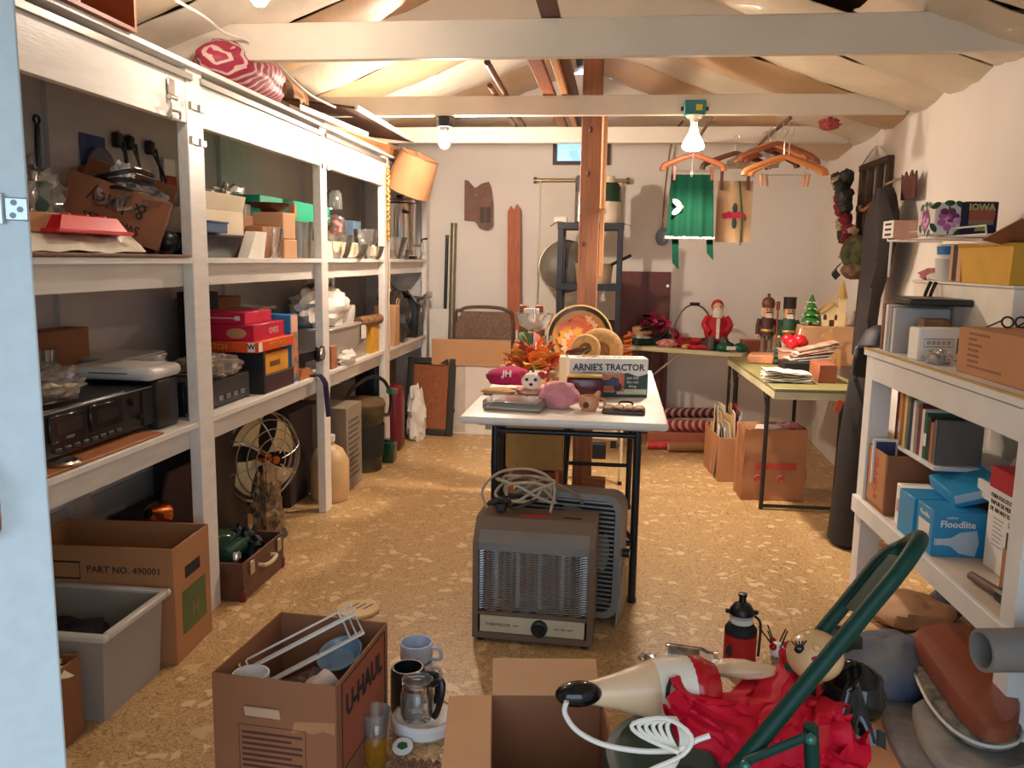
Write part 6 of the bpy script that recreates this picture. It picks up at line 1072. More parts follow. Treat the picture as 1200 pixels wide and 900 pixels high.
# ---- things on the bench top
q = WB('cabinet', 'white box cabinet standing on the bench against the right wall', 'cabinet', .345, -.15, ZR); P(q, 'carcass', B().box(-.075, .07, -.50, .42, 0, .285, .004), M('warm white enamel', (232, 224, 208), r=.4)); P(q, 'lid_edge', B().box(-.085, .075, -.51, .43, .285, .295, .003), M('warm white enamel', (232, 224, 208)))
CBZ = ZR+.296
for k, (c, h, tk, nm) in enumerate((((120, 84, 60), .20, .03, 'brown upright book at the far end of the bench top'), ((214, 208, 200), .195, .028, 'white upright album beside the brown book on the bench'), ((150, 150, 150), .19, .03, 'grey upright album on the bench top'), ((190, 186, 182), .185, .03, 'pale grey upright album next to the dark case'))):
    q = WB('album', nm, 'book', .15, -.035-.042*k, ZR, 0, 'upright albums on the bench top'); P(q, 'cover', B().box(-.11, .11, -tk/2, tk/2, 0, h, .003), M('album %d' % k, c, r=.5)); P(q, 'pages', B().box(-.1, .1, -tk/2+.004, tk/2-.004, h-.001, h+.001), cream)
q = WB('flat_case', 'flat black case lying on top of the upright albums', 'case', .18, -.17, ZR+.203, rad(-6)); P(q, 'lid', B().box(-.12, .13, -.17, .15, 0, .028, .008), black)
q = WB('picture_box', 'small box with a sepia picture leaning behind the white lantern sign', 'box', .16, -.26, ZR); P(q, 'body', B().box(-.05, .05, -.04, .03, 0, .15, .003), M('sepia picture', (150, 112, 70), c2=(90, 70, 50), s=14)); P(q, 'lower_panel', B().box(-.051, .051, -.0412, -.04, 0, .06), M('tan panel', (186, 130, 84)))
q = WB('lantern_sign', 'white box with a dark green lantern emblem and faint lettering', 'box', .145, -.41, ZR, rad(4)); P(q, 'body', B().box(-.115, .075, -.045, .045, 0, .125, .006), whitep)
P(q, 'lettering_band', B().tube([(-.095, -.046, .055), (.015, -.046, .055), (.015, -.046, .085), (-.095, -.046, .085)], .0015, 4, closed=True), grey); 
for k in range(5): P(q, 'faint_print', B().box(-.085+.019*k, -.07+.019*k, -.0458, -.045, .062, .078), M('faint grey print', (170, 160, 150)))
em = M('lantern green', (30, 84, 66)); P(q, 'lantern', B().prism([(.03, .03), (.064, .03), (.064, .085), (.047, .105), (.03, .085)], 0, .001, Matrix.Rotation(rad(90), 3, 'X'), (0, -.045, 0)), em); txt(q, 'M', .034, (.047, -.0465, .055), (rad(90), 0, 0), whitep, bold=.001)
plastic_bag('small_plastic_bag', 'small crumpled clear bag on the bench edge before the lettered carton', wb_(.07, -.56, ZR), (.045, .05, .03), [grey, whitep], 17)
q = WB('lettered_carton', 'cardboard carton with rows of faint printing on the bench top', 'box', .195, -1.02, ZR); P(q, 'body', B().box(-.14, .15, -.30, .27, 0, .155, .004), card)
fp = M('faded carton print', (132, 88, 60), r=.8)
for k in range(7): P(q, 'print_line', B().box(-.1412, -.14, .18-.05*[3, 1, 2, 1.4, 1.6, 1.5, 1][k]*.9 if k != 6 else -.05, .19, .135-.018*k, .142-.018*k), fp)
for k in range(7): P(q, 'print_line', B().box(-.08, -.08+[.09, .03, .08, .04, .05, .06, .16][k], -.3012, -.30, .128-.017*k, .135-.017*k), fp)
S('eyeglasses', B().tube([(.022*math.cos(i*PI/6), .0, .02+.018*math.sin(i*PI/6)) for i in range(12)], .0035, closed=True).tube([(.05+.022*math.cos(i*PI/6), 0, .02+.018*math.sin(i*PI/6)) for i in range(12)], .0035, closed=True).tube([(-.022, 0, .025), (-.03, .06, .01), (-.035, .09, .004)], .003, sm=2).tube([(.072, 0, .025), (.08, .07, .005)], .003), black, 'black-rimmed eyeglasses lying on the lettered carton', 'eyeglasses', wb_(.19, -.80, ZR+.156), rot=(rad(-10), 0, rad(14)))
q = WB('open_folder', 'dark purple-brown open folder standing on the carton at the right edge', 'panel', .24, -1.03, ZR+.157); P(q, 'panel_sheet', B().box(-.005, .20, -.012, .012, 0, .19, .004).xf(Matrix.Rotation(rad(16), 4, 'Y')), M('aubergine plastic', (58, 42, 46), r=.4)); P(q, 'base', B().box(-.02, .2, -.06, .16, 0, .008), grey)
# on top of the white cabinet
q = WB('c_clamp', 'black two-armed clamp hanging on the cabinet edge', 'clamp', .252, -.02, CBZ-.05)
for k in (0, .055): P(q, 'clamp_arm', B().tube([(0, k, .045), (-.02, k-.01, .0), (-.03, k-.03, -.03), (-.015, k-.05, -.045)], .008, sm=3), black)
t2 = wb_(.33, .20, CBZ); lump('pink_bundle', 'dusty pink cloth bundle on the cabinet far end', 'cloth', t2, (.06, .09, .03), M('dusty pink cloth', (176, 104, 108), r=.9), .25, 3, 2)
lump('white_rag', 'white crumpled rag beside the cup on the cabinet', 'cloth', wb_(.30, .11, CBZ), (.035, .05, .018), whitep, .4, 3, 5)
glassware('plastic_cup', 'milky plastic cup on the white cabinet', 'cup', wb_(.31, .03, CBZ), [(.04, 0), (.048, .09), (.05, .095)], M('milky cup', (206, 208, 198), r=.35), th=.003)
q = WB('blue_tub', 'small white tub with blue band stacked on the milky cup', 'tub', .312, .028, CBZ+.097); P(q, 'tub_body', B().lathe([(0, 0), (.042, 0), (.046, .06), (0, .062)], 20), whitepl); P(q, 'blue_band', B().lathe([(.0435, .015), (.0468, .05), (.048, .05), (.0445, .015)], 20, caps=False), M('blue band', (40, 112, 170)))
q = WB('banded_box', 'tan box with a black spine strip on the white cabinet', 'box', .325, -.12, CBZ); P(q, 'body', B().box(-.045, .07, -.06, .055, 0, .155, .003), card3); P(q, 'black_strip', B().box(-.03, .0, -.0612, -.06, .004, .15), ink); P(q, 'black_strip', B().box(-.0462, -.045, -.02, .02, .004, .15), ink)
q = WB('yellow_tub', 'large yellow plastic tub at the near end of the white cabinet', 'tub', .33, -.43, CBZ); P(q, 'tub_body', tray_f(.13, .38, .145, 1.14), M('mustard plastic', (214, 164, 52), r=.4)); P(q, 'rim', B().box(-.083, .083, -.225, .225, .138, .15, .005), M('mustard plastic', (214, 164, 52)))
q = WB('wire_shelf', 'white wire shelf fixed to the right wall', 'shelf', .29, -.05, 1.565)
for k in range(7): P(q, 'wire', B().cyl((-.11+.035*k, -.55, 0), (-.11+.035*k, .45, 0), .0035, n=6), whitepl)
for y in (-.55, -.25, .1, .45): P(q, 'cross_wire', B().cyl((-.11, y, -.004), (.14, y, -.004), .0035, n=6), whitepl)
P(q, 'lip', B().tube([(-.11, -.55, 0), (-.115, -.55, .03), (-.115, .45, .03), (-.11, .45, 0)], .0035, 6), whitepl); P(q, 'bracket', B().cyl((-.11, .4, 0), (-.11, .4, -.17), .005), whitepl)
WZ = 1.57
def wsbox(name, lab, cat, pl, pf, pr, pt, Y, mat):
    x0, x1 = A(pf, 270, Y=Y).x, A(pr, 270, Y=Y).x; dy = A(pl, 270, X=x0).y-Y; h = A(pf, pt, Y=Y).z-WZ
    q = T(name, lab, cat, ((x0+x1)/2, Y+dy/2, WZ)); w, d = x1-x0, dy
    P(q, 'body', B().box(-w/2, w/2, -d/2, d/2, 0, h, .004), mat); return q, w/2, d/2, h
q, w, d, h = wsbox('pink_box', 'pink and white box with black marks at the far end of the wire shelf', 'box', 1035, 1047, 1077, 258, 3.92, M('salmon card', (222, 164, 140), r=.6))
P(q, 'white_end', B().box(-w-.001, -w, -d, d, 0, h), whitep); P(q, 'white_square', B().box(w*.2, w*.9, -d-.001, -d, h*.2, h*.85), M('pale salmon print', (230, 190, 160)))
for z in (.2, .5, .8): P(q, 'black_mark', B().box(-w-.002, -w-.001, -d*.6, d*.6, h*z-.005, h*z+.005), ink)
petal_c = [M('purple petal print', (168, 88, 148)), M('pink petal print', (214, 150, 184)), M('plum petal print', (110, 40, 84))]; leafg = M('leaf green print', (34, 76, 44))
def rose(q, m4):
    random.seed(8)
    for k in range(16): a = k*2.4; r = .035*math.sqrt(k/16); P(q, 'stitched_petal', B().ell((0, 0, 0), (.016, .013, .0015), 10, 4).xf(m4@Matrix.Translation((r*math.cos(a), r*math.sin(a), .001+.0002*k))), petal_c[k % 3])
    for x, y, an in ((-.05, .05, .6), (.04, .055, -.5), (-.055, -.035, -1), (.035, -.055, .8), (0, .06, 0)): P(q, 'stitched_leaf', B().ell((0, 0, 0), (.02, .011, .0015), 10, 4).xf(m4@Matrix.Translation((x, y, .001))@Matrix.Rotation(an, 4, 'Z')), leafg)
    P(q, 'stitched_stem', B().box(-.003, .003, -.06, .06, 0, .0012).xf(m4), leafg)
q, w, d, h = wsbox('tissue_cover', 'white needlepoint tissue box cover with purple roses on the wire shelf', 'tissue box', 1075, 1094, 1127, 237, 3.50, M('white yarn', (224, 214, 206), r=.95, b=.4, bs=150))
rose(q, Matrix.Translation((-w-.001, 0, h/2))@Matrix.Rotation(rad(-90), 4, 'Z')@Matrix.Rotation(rad(90), 4, 'X')); rose(q, Matrix.Translation((0, -d-.001, h/2))@Matrix.Rotation(rad(90), 4, 'X'))
q, w, d, h = wsbox('iowa_cover', 'dark navy needlepoint box cover lettered IOWA 2008 on the wire shelf', 'tissue box', 1118, 1129, 1168, 236, 3.46, M('navy yarn', (34, 38, 62), r=.95, b=.4, bs=150)); yg = M('green yellow yarn', (170, 180, 96)); rr = M('brown red yarn', (150, 76, 60)); gy = M('taupe yarn', (128, 112, 92))
R9 = Matrix.Rotation(rad(90), 3, 'X')
P(q, 'state_shape', B().prism([(-.045, .055), (.045, .055), (.05, .08), (.042, .105), (-.045, .105)], 0, .0012, R9, (0, -d-.0002, 0)), rr); P(q, 'state_border', B().prism([(-.045, .038), (.045, .038), (.045, .055), (-.045, .055)], 0, .0012, R9, (0, -d-.0002, 0)), gy)
txt(q, 'IOWA', .034, (0, -d-.0008, h-.022), (rad(90), 0, 0), yg, bold=.001); txt(q, '2008', .022, (0, -d-.0008, .022), (rad(90), 0, 0), yg, bold=.001)
# far right wall shelf with keepsakes
SZ = 1.66; q = WB('wall_shelf', 'small white wooden wall shelf at the right edge of the picture', 'shelf', .24, -.92, SZ-.02); P(q, 'board', B().box(0, .2, -.45, .12, 0, .02, .003), whitepl); P(q, 'bracket', B().box(.1, .2, -.1, -.08, -.12, 0, .003), card3)
q = WB('cat_silhouette', 'black carved bird silhouette on the small wall shelf', 'figurine', .27, -.84, SZ+.001+.06); P(q, 'body', B().ell((0, 0, .06), (.012, .02, .045), 12, 8), black); P(q, 'head', B().ell((0, 0, .12), (.01, .012, .02), 10, 8), black); P(q, 'perch', B().box(-.02, .02, -.03, .03, 0, .02), black)
q = WB('playing_card_box', 'small box with a tan and white picture under the black bird', 'box', .28, -.84, SZ); P(q, 'body', B().box(-.03, .03, -.05, .05, 0, .06, .002), M('tan white picture', (214, 182, 140), c2=(150, 96, 60), s=20))
q = WB('mirror', 'silver-framed dark mirror standing on the small wall shelf', 'mirror', .30, -1.02, SZ); q.rotation_euler = (rad(-8), 0, BA+rad(-62)); P(q, 'frame', B().box(-.07, .07, -.008, .008, 0, .21, .005), M('silver frame', (196, 190, 180), r=.25, m=.8)); P(q, 'glass', B().box(-.058, .058, -.0095, -.008, .015, .195), M('dark mirror glass', (90, 92, 96), r=.05, m=.9))
q = WB('floral_plate', 'white plate with pink and green flowers under the wall shelf', 'plate', .34, -1.02, 1.565); P(q, 'disc', B().lathe([(0, 0), (.05, 0), (.085, .012), (.085, .018), (.05, .006), (0, .006)], 24, caps=False).xf(Matrix.Translation((0, 0, .07))@Matrix.Rotation(rad(70), 4, 'X')@Matrix.Rotation(rad(20), 4, 'Y')), whitepl)
for k in range(8): P(q, 'flower', B().ell((.05*math.cos(k*.8), -.012, .07+.05*math.sin(k*.8)), (.015, .006, .015), 8, 6), [petal_c[1], leafg, M('rose print', (196, 70, 100))][k % 3])
q = WB('upper_shelf', 'little white shelf with a pink straw hat at the top right edge', 'shelf', .26, -.80, 1.925); P(q, 'board', B().box(0, .17, -.3, .1, 0, .018, .003), whitepl); 
q = WB('straw_hat', 'grey straw hat hanging below the little top shelf', 'hat', .33, -.82, 1.83); P(q, 'brim', B().lathe([(.06, 0), (.095, -.01), (.095, -.004), (.06, .008)], 24, caps=False).xf(Matrix.Rotation(rad(80), 4, 'X')), M('grey straw', (150, 136, 124), r=.8)); P(q, 'crown', B().lathe([(.062, 0), (.055, .05), (0, .06)], 20, caps=False).xf(Matrix.Rotation(rad(80), 4, 'X')), M('grey straw', (150, 136, 124)))
S('pink_hat', B().lathe([(.08, 0), (.075, .015), (.045, .02), (.04, .06), (0, .07)], 20, caps=False), M('pinkish felt', (190, 130, 116), r=.9), 'pink felt hat on the little top shelf', 'hat', wb_(.34, -.85, 1.944))
S('loose_flap', B().bx((0, 0, 0), (.2, .26, .005), (rad(-14), rad(12), 0)), card2, 'brown cardboard flap resting on the yellow tub', 'cardboard', wb_(.28, -.70, CBZ+.17))
# ================================================================ hung on the right wall
def wx(y): return 1.46+.18*(y+.6)/(7.85)
y0, y1 = A(999, 240, X=1.53).y, A(1031, 240, X=1.53).y; yc = (y0+y1)/2; hw = (y0-y1)/2
t = T('wooden_shutter', 'dark weathered wooden lattice frame hung on the right wall', 'frame', (wx(yc)-.02, yc, 1.55)); ow = M('weathered dark wood', (78, 58, 46), r=.8, v=.25, aniso=(6, 6, 1)); fh_ = .54
for y in (-hw, -hw*.35, hw*.35, hw-.04): P(t, 'slat', B().box(-.02, .01, y, y+.055, 0, fh_, .003), ow)
for z in (.0, fh_*.45, fh_-.04): P(t, 'cross_bar', B().box(-.03, -.015, -hw, hw, z, z+.04, .003), ow)
P(t, 'rope', B().tube([(-.035, hw*.6, fh_*.5), (-.06, 0, fh_*.44), (-.035, -hw*.7, fh_*.55)], .012, sm=4), M('orange brown rope', (166, 108, 66)))
P(t, 'hang_wire', B().tube([(-.02, -hw+.03, fh_), (-.01, 0, fh_+.09), (-.02, hw-.03, fh_)], .004, sm=3), steel)
t = T('dried_wreath', 'drooping wreath of dark red dried flowers on the right wall', 'wreath', (1.52, 5.8, 1.9)); random.seed(10)
P(t, 'stem', B().tube([(0, .1, .1), (-.05, .12, -.05), (-.06, .02, -.2), (-.04, -.12, -.33)], .014, sm=4), M('dark twig', (60, 46, 36)))
fl = [B().ell((0, 0, 0), (.045, .045, .04), 10, 8, amp=.4, fr=4, seed=k).mesh('dried_flower', m) for k, m in enumerate((M('dark red flower', (112, 28, 36), r=.9), M('dark leaf', (40, 40, 36)), M('pale dried flower', (176, 150, 120), r=.9)))]
for k in range(26): u = k/26; again(t, 'dried_flower', fl[random.choice((0, 0, 1, 1, 2))], (-.05+random.uniform(-.03, .03), .13-.26*u+random.uniform(-.08, .08), .14-.5*u+random.uniform(-.05, .05)), (random.random()*3, random.random()*3, 0))
t = T('camouflage_hat', 'green camouflage cap hanging on the right wall below the lattice', 'cap', (1.45, 5.40, 1.46)); cm = M('woodland camouflage', (98, 104, 66), r=.9, c2=(54, 44, 32), s=22)
P(t, 'crown', B().ell((0, 0, .06), (.09, .12, .11), 20, 12), cm); P(t, 'lower_band', B().ell((0, -.02, -.05), (.085, .11, .05), 18, 10, amp=.2), M('brown camouflage', (140, 110, 84), r=.9, c2=(62, 48, 38), s=18)); P(t, 'bill', B().sheet(lambda u, v: (-.06-.03*math.sin(PI*u), .1+.1*v, -.04+.1*(u-.5)*.8-.03*v), 8, 4, .006), black)
S('paper_roll', B().cyl((0, 0, 0), (0, -.02, .16), .028, n=14), whitep, 'white rolled paper sticking out beside the camouflage cap', 'roll', (1.46, 5.2, 1.43))
t = T('black_coat', 'dark grey coat hanging from a hook on the right wall', 'coat', (1.455, 4.95, 1.87)); ct = M('charcoal coat cloth', (48, 42, 40), r=.9, v=.15, b=.15, bs=12)
cr = []
for z, hy, hx, oy in ((.0, .05, .03, 0), (-.04, .10, .035, .0), (-.14, .19, .045, .01), (-.26, .24, .05, .02), (-.40, .22, .05, .06), (-.55, .14, .045, .12), (-.75, .10, .04, .16), (-.95, .10, .04, .17)):
    cr.append([(hx*math.cos(a)+.02*math.sin(5*a+z*8), oy+hy*math.sin(a)*(1+.06*math.sin(4*a)), z) for a in [k*PI/12 for k in range(24)]])
b = B(); vs = b.quadgrid(cr, closev=True); b.bm.faces.new(vs[0]); b.bm.faces.new(vs[-1]); P(t, 'coat_body', b, ct)
P(t, 'hook', B().tube([(.11, 0, .0), (.08, 0, .05), (.0, 0, .02)], .006, sm=3), steel)
t = T('felt_ornament', 'jagged dark red crown shape behind the hanging coat', 'ornament', (1.53, 4.80, 1.80)); P(t, 'crown_sheet', B().prism([(-.12, 0), (.10, 0), (.12, .14), (.08, .12), (.05, .15), (.01, .11), (-.04, .15), (-.07, .11), (-.11, .14)], -.004, .004, Matrix(((0, 0, 1), (1, 0, 0), (0, 1, 0)))), M('dark maroon felt', (84, 40, 34), r=.7))
t = T('ski_bag', 'tall black padded bag with strap standing in the right corner by the olive table', 'bag', (1.23, 4.40, 0)); sb = M('black nylon', (30, 28, 30), r=.6, b=.15, bs=10); cr = []
for z, hx, hy, ox in ((0, .06, .09, 0), (.03, .085, .12, 0), (.3, .085, .13, .02), (.55, .09, .13, .03), (.72, .085, .13, .04), (.88, .08, .13, .05), (1.02, .075, .11, .06), (1.12, .05, .08, .08), (1.15, .02, .03, .09)):
    cr.append([(ox+hx*math.cos(a), hy*math.sin(a)*(1+.05*math.sin(3*a)), z) for a in [k*PI/12 for k in range(24)]])
b = B(); vs = b.quadgrid(cr, closev=True); b.bm.faces.new(vs[0][::-1]); b.bm.faces.new(vs[-1]); P(t, 'bag_body', b, sb)
P(t, 'top_panel', B().box(-.06, .10, -.155, -.125, .90, 1.06, .02), black)
for x in (-.01, .05): P(t, 'rivet', B().cyl((x, -.158, 1.02), (x, -.152, 1.02), .012), M('rivet hole', (10, 10, 10)))
P(t, 'strap', B().tube([(-.05, -.15, .9), (-.0, -.17, .75), (.04, -.165, .6)], .012, sm=4), black)
P(t, 'orange_tag', B().bx((-.09, -.05, .74), (.03, .004, .06), (0, .3, 0)), M('orange red tag', (206, 84, 40)))
# ================================================================ hangers and aprons under the far joist
def hanger(t, nm, w, mat, x, y, z, th=.022, sag=.07, rz=0):
    m4 = Matrix.Translation((x, y, z))@Matrix.Rotation(rz, 4, 'Z')
    P(t, nm, B().tube([(-w, 0, -sag-.035), (-w*.93, 0, -sag-.005), (-w*.55, 0, -sag*.55), (-w*.18, 0, -sag*.12), (0, 0, .002), (w*.18, 0, -sag*.12), (w*.55, 0, -sag*.55), (w*.93, 0, -sag-.005), (w, 0, -sag-.035)], lambda u: th*(.62+.5*abs(u-.5)), 8, sm=4).xf(m4), mat)
    P(t, 'hook', B().tube([(0, 0, 0), (0, 0, .045), (.018, 0, .06), (.016, 0, .085), (-.004, 0, .09), (-.016, 0, .075)], .003, 6, sm=3).xf(m4), steel)
hw1 = M('orange hanger wood', (206, 132, 74), r=.4); hw2 = M('red brown hanger wood', (150, 84, 50), r=.4); hw3 = M('dark hanger wood', (96, 48, 32), r=.4)
S('closet_rod', B().cyl((0, 4.985, 0), (0, 6.08, 0), .012), M('rusty steel rod', (120, 96, 76), r=.5, m=.5), 'thin rod under the joists that carries the wooden hangers', 'rod', (.93, 0, 2.252))
S('closet_rod', B().cyl((0, 4.985, 0), (0, 6.08, 0), .010), M('rusty steel rod', (120, 96, 76)), 'thin rod under the joists that carries the green apron', 'rod', (.50, 0, 2.254))
hs = [('thick pale wooden hanger at the front of the bunch', hw1, .93, 5.10, 2.055, .22, .03), ('pale orange wooden hanger just behind the front one', hw1, .97, 5.16, 2.06, .21, -.12), ('red-brown wooden hanger high in the bunch', hw2, .93, 5.30, 2.155, .22, .10), ('orange wooden hanger high at the left of the bunch', hw1, .90, 5.36, 2.16, .20, -.22), ('second red-brown wooden hanger high in the bunch', hw2, .98, 5.42, 2.155, .22, .14), ('third red-brown hanger at the back of the bunch', hw2, .92, 5.50, 2.16, .22, -.1), ('dark brown hanger low at the back of the bunch', hw3, .90, 5.58, 2.155, .22, .25), ('orange hanger right at the back of the bunch', hw1, .97, 5.66, 2.155, .22, 0)]
for lab, m, x, y, z, w, rz in hs:
    t = T('coat_hanger', lab, 'hanger', (x, y, z), rz, 'wooden hangers on the thin rod'); hanger(t, 'hanger_arm', w, m, 0, 0, 0)
    t.children[1].scale = (1, 1, max(1, (2.264-z)/.09))
    if y < 5.2:
        for s_ in (-1, 1): P(t, 'clip_peg', B().bx((s_*w*.55, 0, -.13), (.012, .02, .07), (0, s_*.12, 0), .003), hw1); P(t, 'clip_wire', B().tube([(s_*w*.55, 0, -.10), (s_*w*.5, 0, -.04)], .0025, 5), steel)
        P(t, 'clip_bar', B().cyl((-w*.6, 0, -.10), (w*.6, 0, -.10), .003, n=6), steel)
ya = 5.22; t = T('coat_hanger', 'red-brown hanger that carries the green apron', 'hanger', (A(813, 180, Y=ya).x, ya, A(813, 182, Y=ya).z), 0, 'wooden hangers on the thin rod'); hanger(t, 'hanger_arm', .18, hw2, 0, 0, 0, sag=.055); t.children[1].scale = (1, 1, 1.4); hl = V(t.location)
P(t, 'clip_bar', B().cyl((-.13, 0, -.09), (.13, 0, -.09), .003, n=6), steel)
for s_ in (-1, 1): P(t, 'clip_peg', B().box(s_*.11-.009, s_*.11+.009, -.034, -.002, -.15, -.065, .002), hw3)
t = T('coat_hanger', 'dark brown hanger that carries the burlap apron', 'hanger', (A(862, 185, Y=5.45).x, 5.45, A(862, 180, Y=5.45).z), 0, 'wooden hangers on the thin rod'); hanger(t, 'hanger_arm', .2, hw3, 0, 0, 0, sag=.06); t.children[1].scale = (1, 1, 1.2); hl2 = V(t.location)
P(t, 'clip_bar', B().cyl((-.13, 0, -.09), (.13, 0, -.09), .003, n=6), steel)
for s_ in (-1, 1): P(t, 'clip_peg', B().box(s_*.08-.009, s_*.08+.009, -.034, -.002, -.22, -.08, .002), hw3)
t = T('wire_hangers', 'bunch of plain wire hangers among the wooden ones', 'hanger', (.80, 5.34, 2.12))
for k in range(5): P(t, 'wire_hanger', B().tube([(-.16, .012*k, -.06-.006*k), (0, .012*k, .02), (.16, .012*k, -.06-.008*k), (.14, .012*k, -.07-.006*k), (-.14, .012*k, -.07-.006*k)], .003, 6, closed=True).tube([(0, .012*k, .02), (.06, .012*k, .09), (.12, .012*k, .135)], .003, 6), steel)
# green half apron with white pompom trim and two ties
x0, x1 = A(787, 205, Y=ya-.02).x, A(836, 205, Y=ya-.02).x; zt, zbm = A(812, 205, Y=ya).z, A(812, 278, Y=ya).z; gc = M('green apron cloth', (6, 42, 28), r=.95, v=.1); gc.node_tree.nodes['Principled BSDF'].inputs['Specular IOR Level'].default_value = .08
t = T('green_apron', 'green half apron with white pompom trim and holly hanging under the flood bulb', 'apron', (0, ya-.02, 0))
P(t, 'apron_cloth', B().sheet(lambda u, v: (x0+(x1-x0)*u+(u-.5)*.035*v, .012*math.sin(u*24)*(.4+v*.6), zt+(zbm-zt)*v), 48, 6, .002), gc)
for k in range(19): u = k/18; P(t, 'pompom', B().ell((x0-.017+(x1-x0+.034)*u, -.005, zbm-.006), .0095, 8, 6), wb)
for px_, yb_ in ((790, 316), (830, 305)): xa = A(px_, 290, Y=ya).x; P(t, 'tie', B().sheet(lambda u, v: (xa-.018+.04*u+.01*v, .01, zbm+.02+(A(px_, yb_-8*(1-u), Y=ya).z-zbm-.02)*v), 2, 6, .002), gc)
hx = A(793, 243, Y=ya).x; hz_ = A(793, 243, Y=ya).z
for dz, an in ((.022, .7), (-.022, -.7)): P(t, 'holly_leaf', B().ell((0, 0, 0), (.034, .003, .016), 12, 6).xf(Matrix.Translation((hx, -.018, hz_+dz))@Matrix.Rotation(an, 4, 'Y')), wb)
P(t, 'holly_berry', B().ell((hx+.03, -.018, hz_), (.008, .004, .008), 8, 6), M('gold trim', (196, 160, 84)))
x0, x1 = A(841, 215, Y=5.43).x, A(883, 215, Y=5.43).x; zt, zbm = A(862, 212, Y=5.43).z, A(862, 284, Y=5.43).z
t = T('burlap_apron', 'tan burlap cloth with a red poinsettia hanging beside the green apron', 'apron', (0, 5.43, 0)); P(t, 'burlap', B().sheet(lambda u, v: (x0+(x1-x0)*u, .008*math.sin(u*9), zt+(zbm-zt)*v), 20, 5, .002), M('burlap', (172, 138, 102), r=.95, b=.3, bs=160))
pc = V((A(860, 253, Y=5.42).x, -.012, A(860, 253, Y=5.42).z))
for k in range(5): P(t, 'red_petal', B().ell(pc+V((-.055+.026*k, 0, .008*(k % 2))), (.022, .003, .02), 10, 6), M('crimson felt', (166, 30, 60), r=.9))
for s_ in (-1, 1): P(t, 'dark_petal', B().ell(pc+V((.004, .0, s_*.045)), (.016, .003, .034), 10, 6), M('dark green felt', (44, 54, 40), r=.9))
P(t, 'green_ribbon', B().tube([(pc.x+.02, -.01, zt), (pc.x+.045, -.012, pc.z), (pc.x+.045, -.012, zbm-.02)], .005, 5, sm=3), leafg)
lump('pink_insulation', 'tuft of pink insulation poking from a hole in the ceiling', 'insulation', A(972, 146, Y=5.6)-V((0, 0, .03)), (.06, .06, .04), M('pink fibre', (196, 96, 92), r=1), .4, 4, 2)
# ================================================================ foreground floor
# ---- moving box with rack and dishes
t = openbox('moving_box', 'brown moving box lettered U-HAUL with kitchen things in the foreground', (-.845, 2.16, 0), .35, .40, .35, card2, rz=rad(-4), flaps=()); bw_, bd_ = .175, .20
orn = M('faded orange print', (158, 84, 56), r=.8); P(t, 'orange_panel', B().box(bw_, bw_+.0008, -.15, .16, .09, .33), orn); P(t, 'panel_frame', B().tube([(bw_+.001, -.16, .09), (bw_+.001, .17, .09), (bw_+.001, .17, .335), (bw_+.001, -.16, .335)], .002, 4, closed=True), ink)
txt(t, 'U-HAUL', .085, (bw_+.0016, .005, .255), (rad(90), 0, rad(90)), ink, bold=.003, sx=.9)
P(t, 'hand_tab', B().bx((-.03, -bd_-.003, .255), (.10, .004, .03), (rad(14), 0, 0)), M('pale torn card', (196, 160, 132), r=.8)); P(t, 'hand_hole', B().box(-.08, -.005, -bd_-.0008, -bd_, .238, .255), blackm)
P(t, 'label_print', B().tube([(-.1, -bd_-.001, .02), (.09, -bd_-.001, .02), (.09, -bd_-.001, .215), (-.1, -bd_-.001, .215)], .0012, 4, closed=True), M('dark red brown print', (84, 44, 36)))
for k in range(11): P(t, 'print_line', B().box(-.092, .08-.03*(k % 3 == 1), -bd_-.0008, -bd_, .19-.016*k, .197-.016*k), M('dark red brown print', (84, 44, 36)))
P(t, 'torn_strip', B().prism([(.06, .24), (.172, .25), (.172, .215), (.14, .222), (.11, .21), (.08, .216), (.05, .206)], 0, .001, Matrix.Rotation(rad(90), 3, 'X'), (0, -bd_, 0)), card)
bo = V(t.location)
t = T('wire_rack', 'white wire dish rack standing askew in the moving box', 'rack', bo+V((-.005, .04, .285)), rot=(rad(-22), rad(-22), rad(28))); ww = M('white coated wire', (222, 212, 202), r=.35)
for z in (0, .06):
    P(t, 'frame_wire', B().tube([(-.17, -.05, z), (.17, -.05, z), (.17, .05, z), (-.17, .05, z)], .0035, 6, closed=True), ww)
for x in (-.17, -.15, .13, .15, .17): P(t, 'end_wire', B().tube([(x, -.05, 0), (x, -.05, .085), (x, .05, .085), (x, .05, 0)], .003, 6, closed=True), ww)
for y in (-.03, -.01, .01, .03): P(t, 'bar_wire', B().cyl((-.17, y, 0), (.17, y, 0), .003, n=6), ww)
P(t, 'handle_wire', B().cyl((-.17, 0, .085), (.17, 0, .085), .0035, n=6), ww)
def mug(nm, lab, loc, r, h, mat, rz=0, rot=None, inner=None):
    t = T(nm, lab, 'cup', loc, rz, rot=rot); P(t, 'bowl', B().lathe([(0, 0), (r*.8, 0), (r, h*.25), (r, h), (r*.92, h), (r*.92, h*.25), (0, h*.1)], 24, caps=False), mat); P(t, 'handle', B().tube([(r*.95, 0, h*.8), (r*1.5, 0, h*.78), (r*1.55, 0, h*.3), (r*.95, 0, h*.22)], r*.12, 7, sm=4), mat); return t
wc = M('white china', (226, 224, 222), r=.2, v=.03)
mug('mug', 'white mug at the left corner inside the moving box', bo+V((-.11, -.12, .24)), .05, .08, wc, 2.2)
mug('mug', 'white mug with print lying by the right side inside the moving box', bo+V((.06, -.11, .26)), .035, .07, M('speckled china', (222, 206, 190), r=.3), 0, (rad(70), 0, rad(150)))
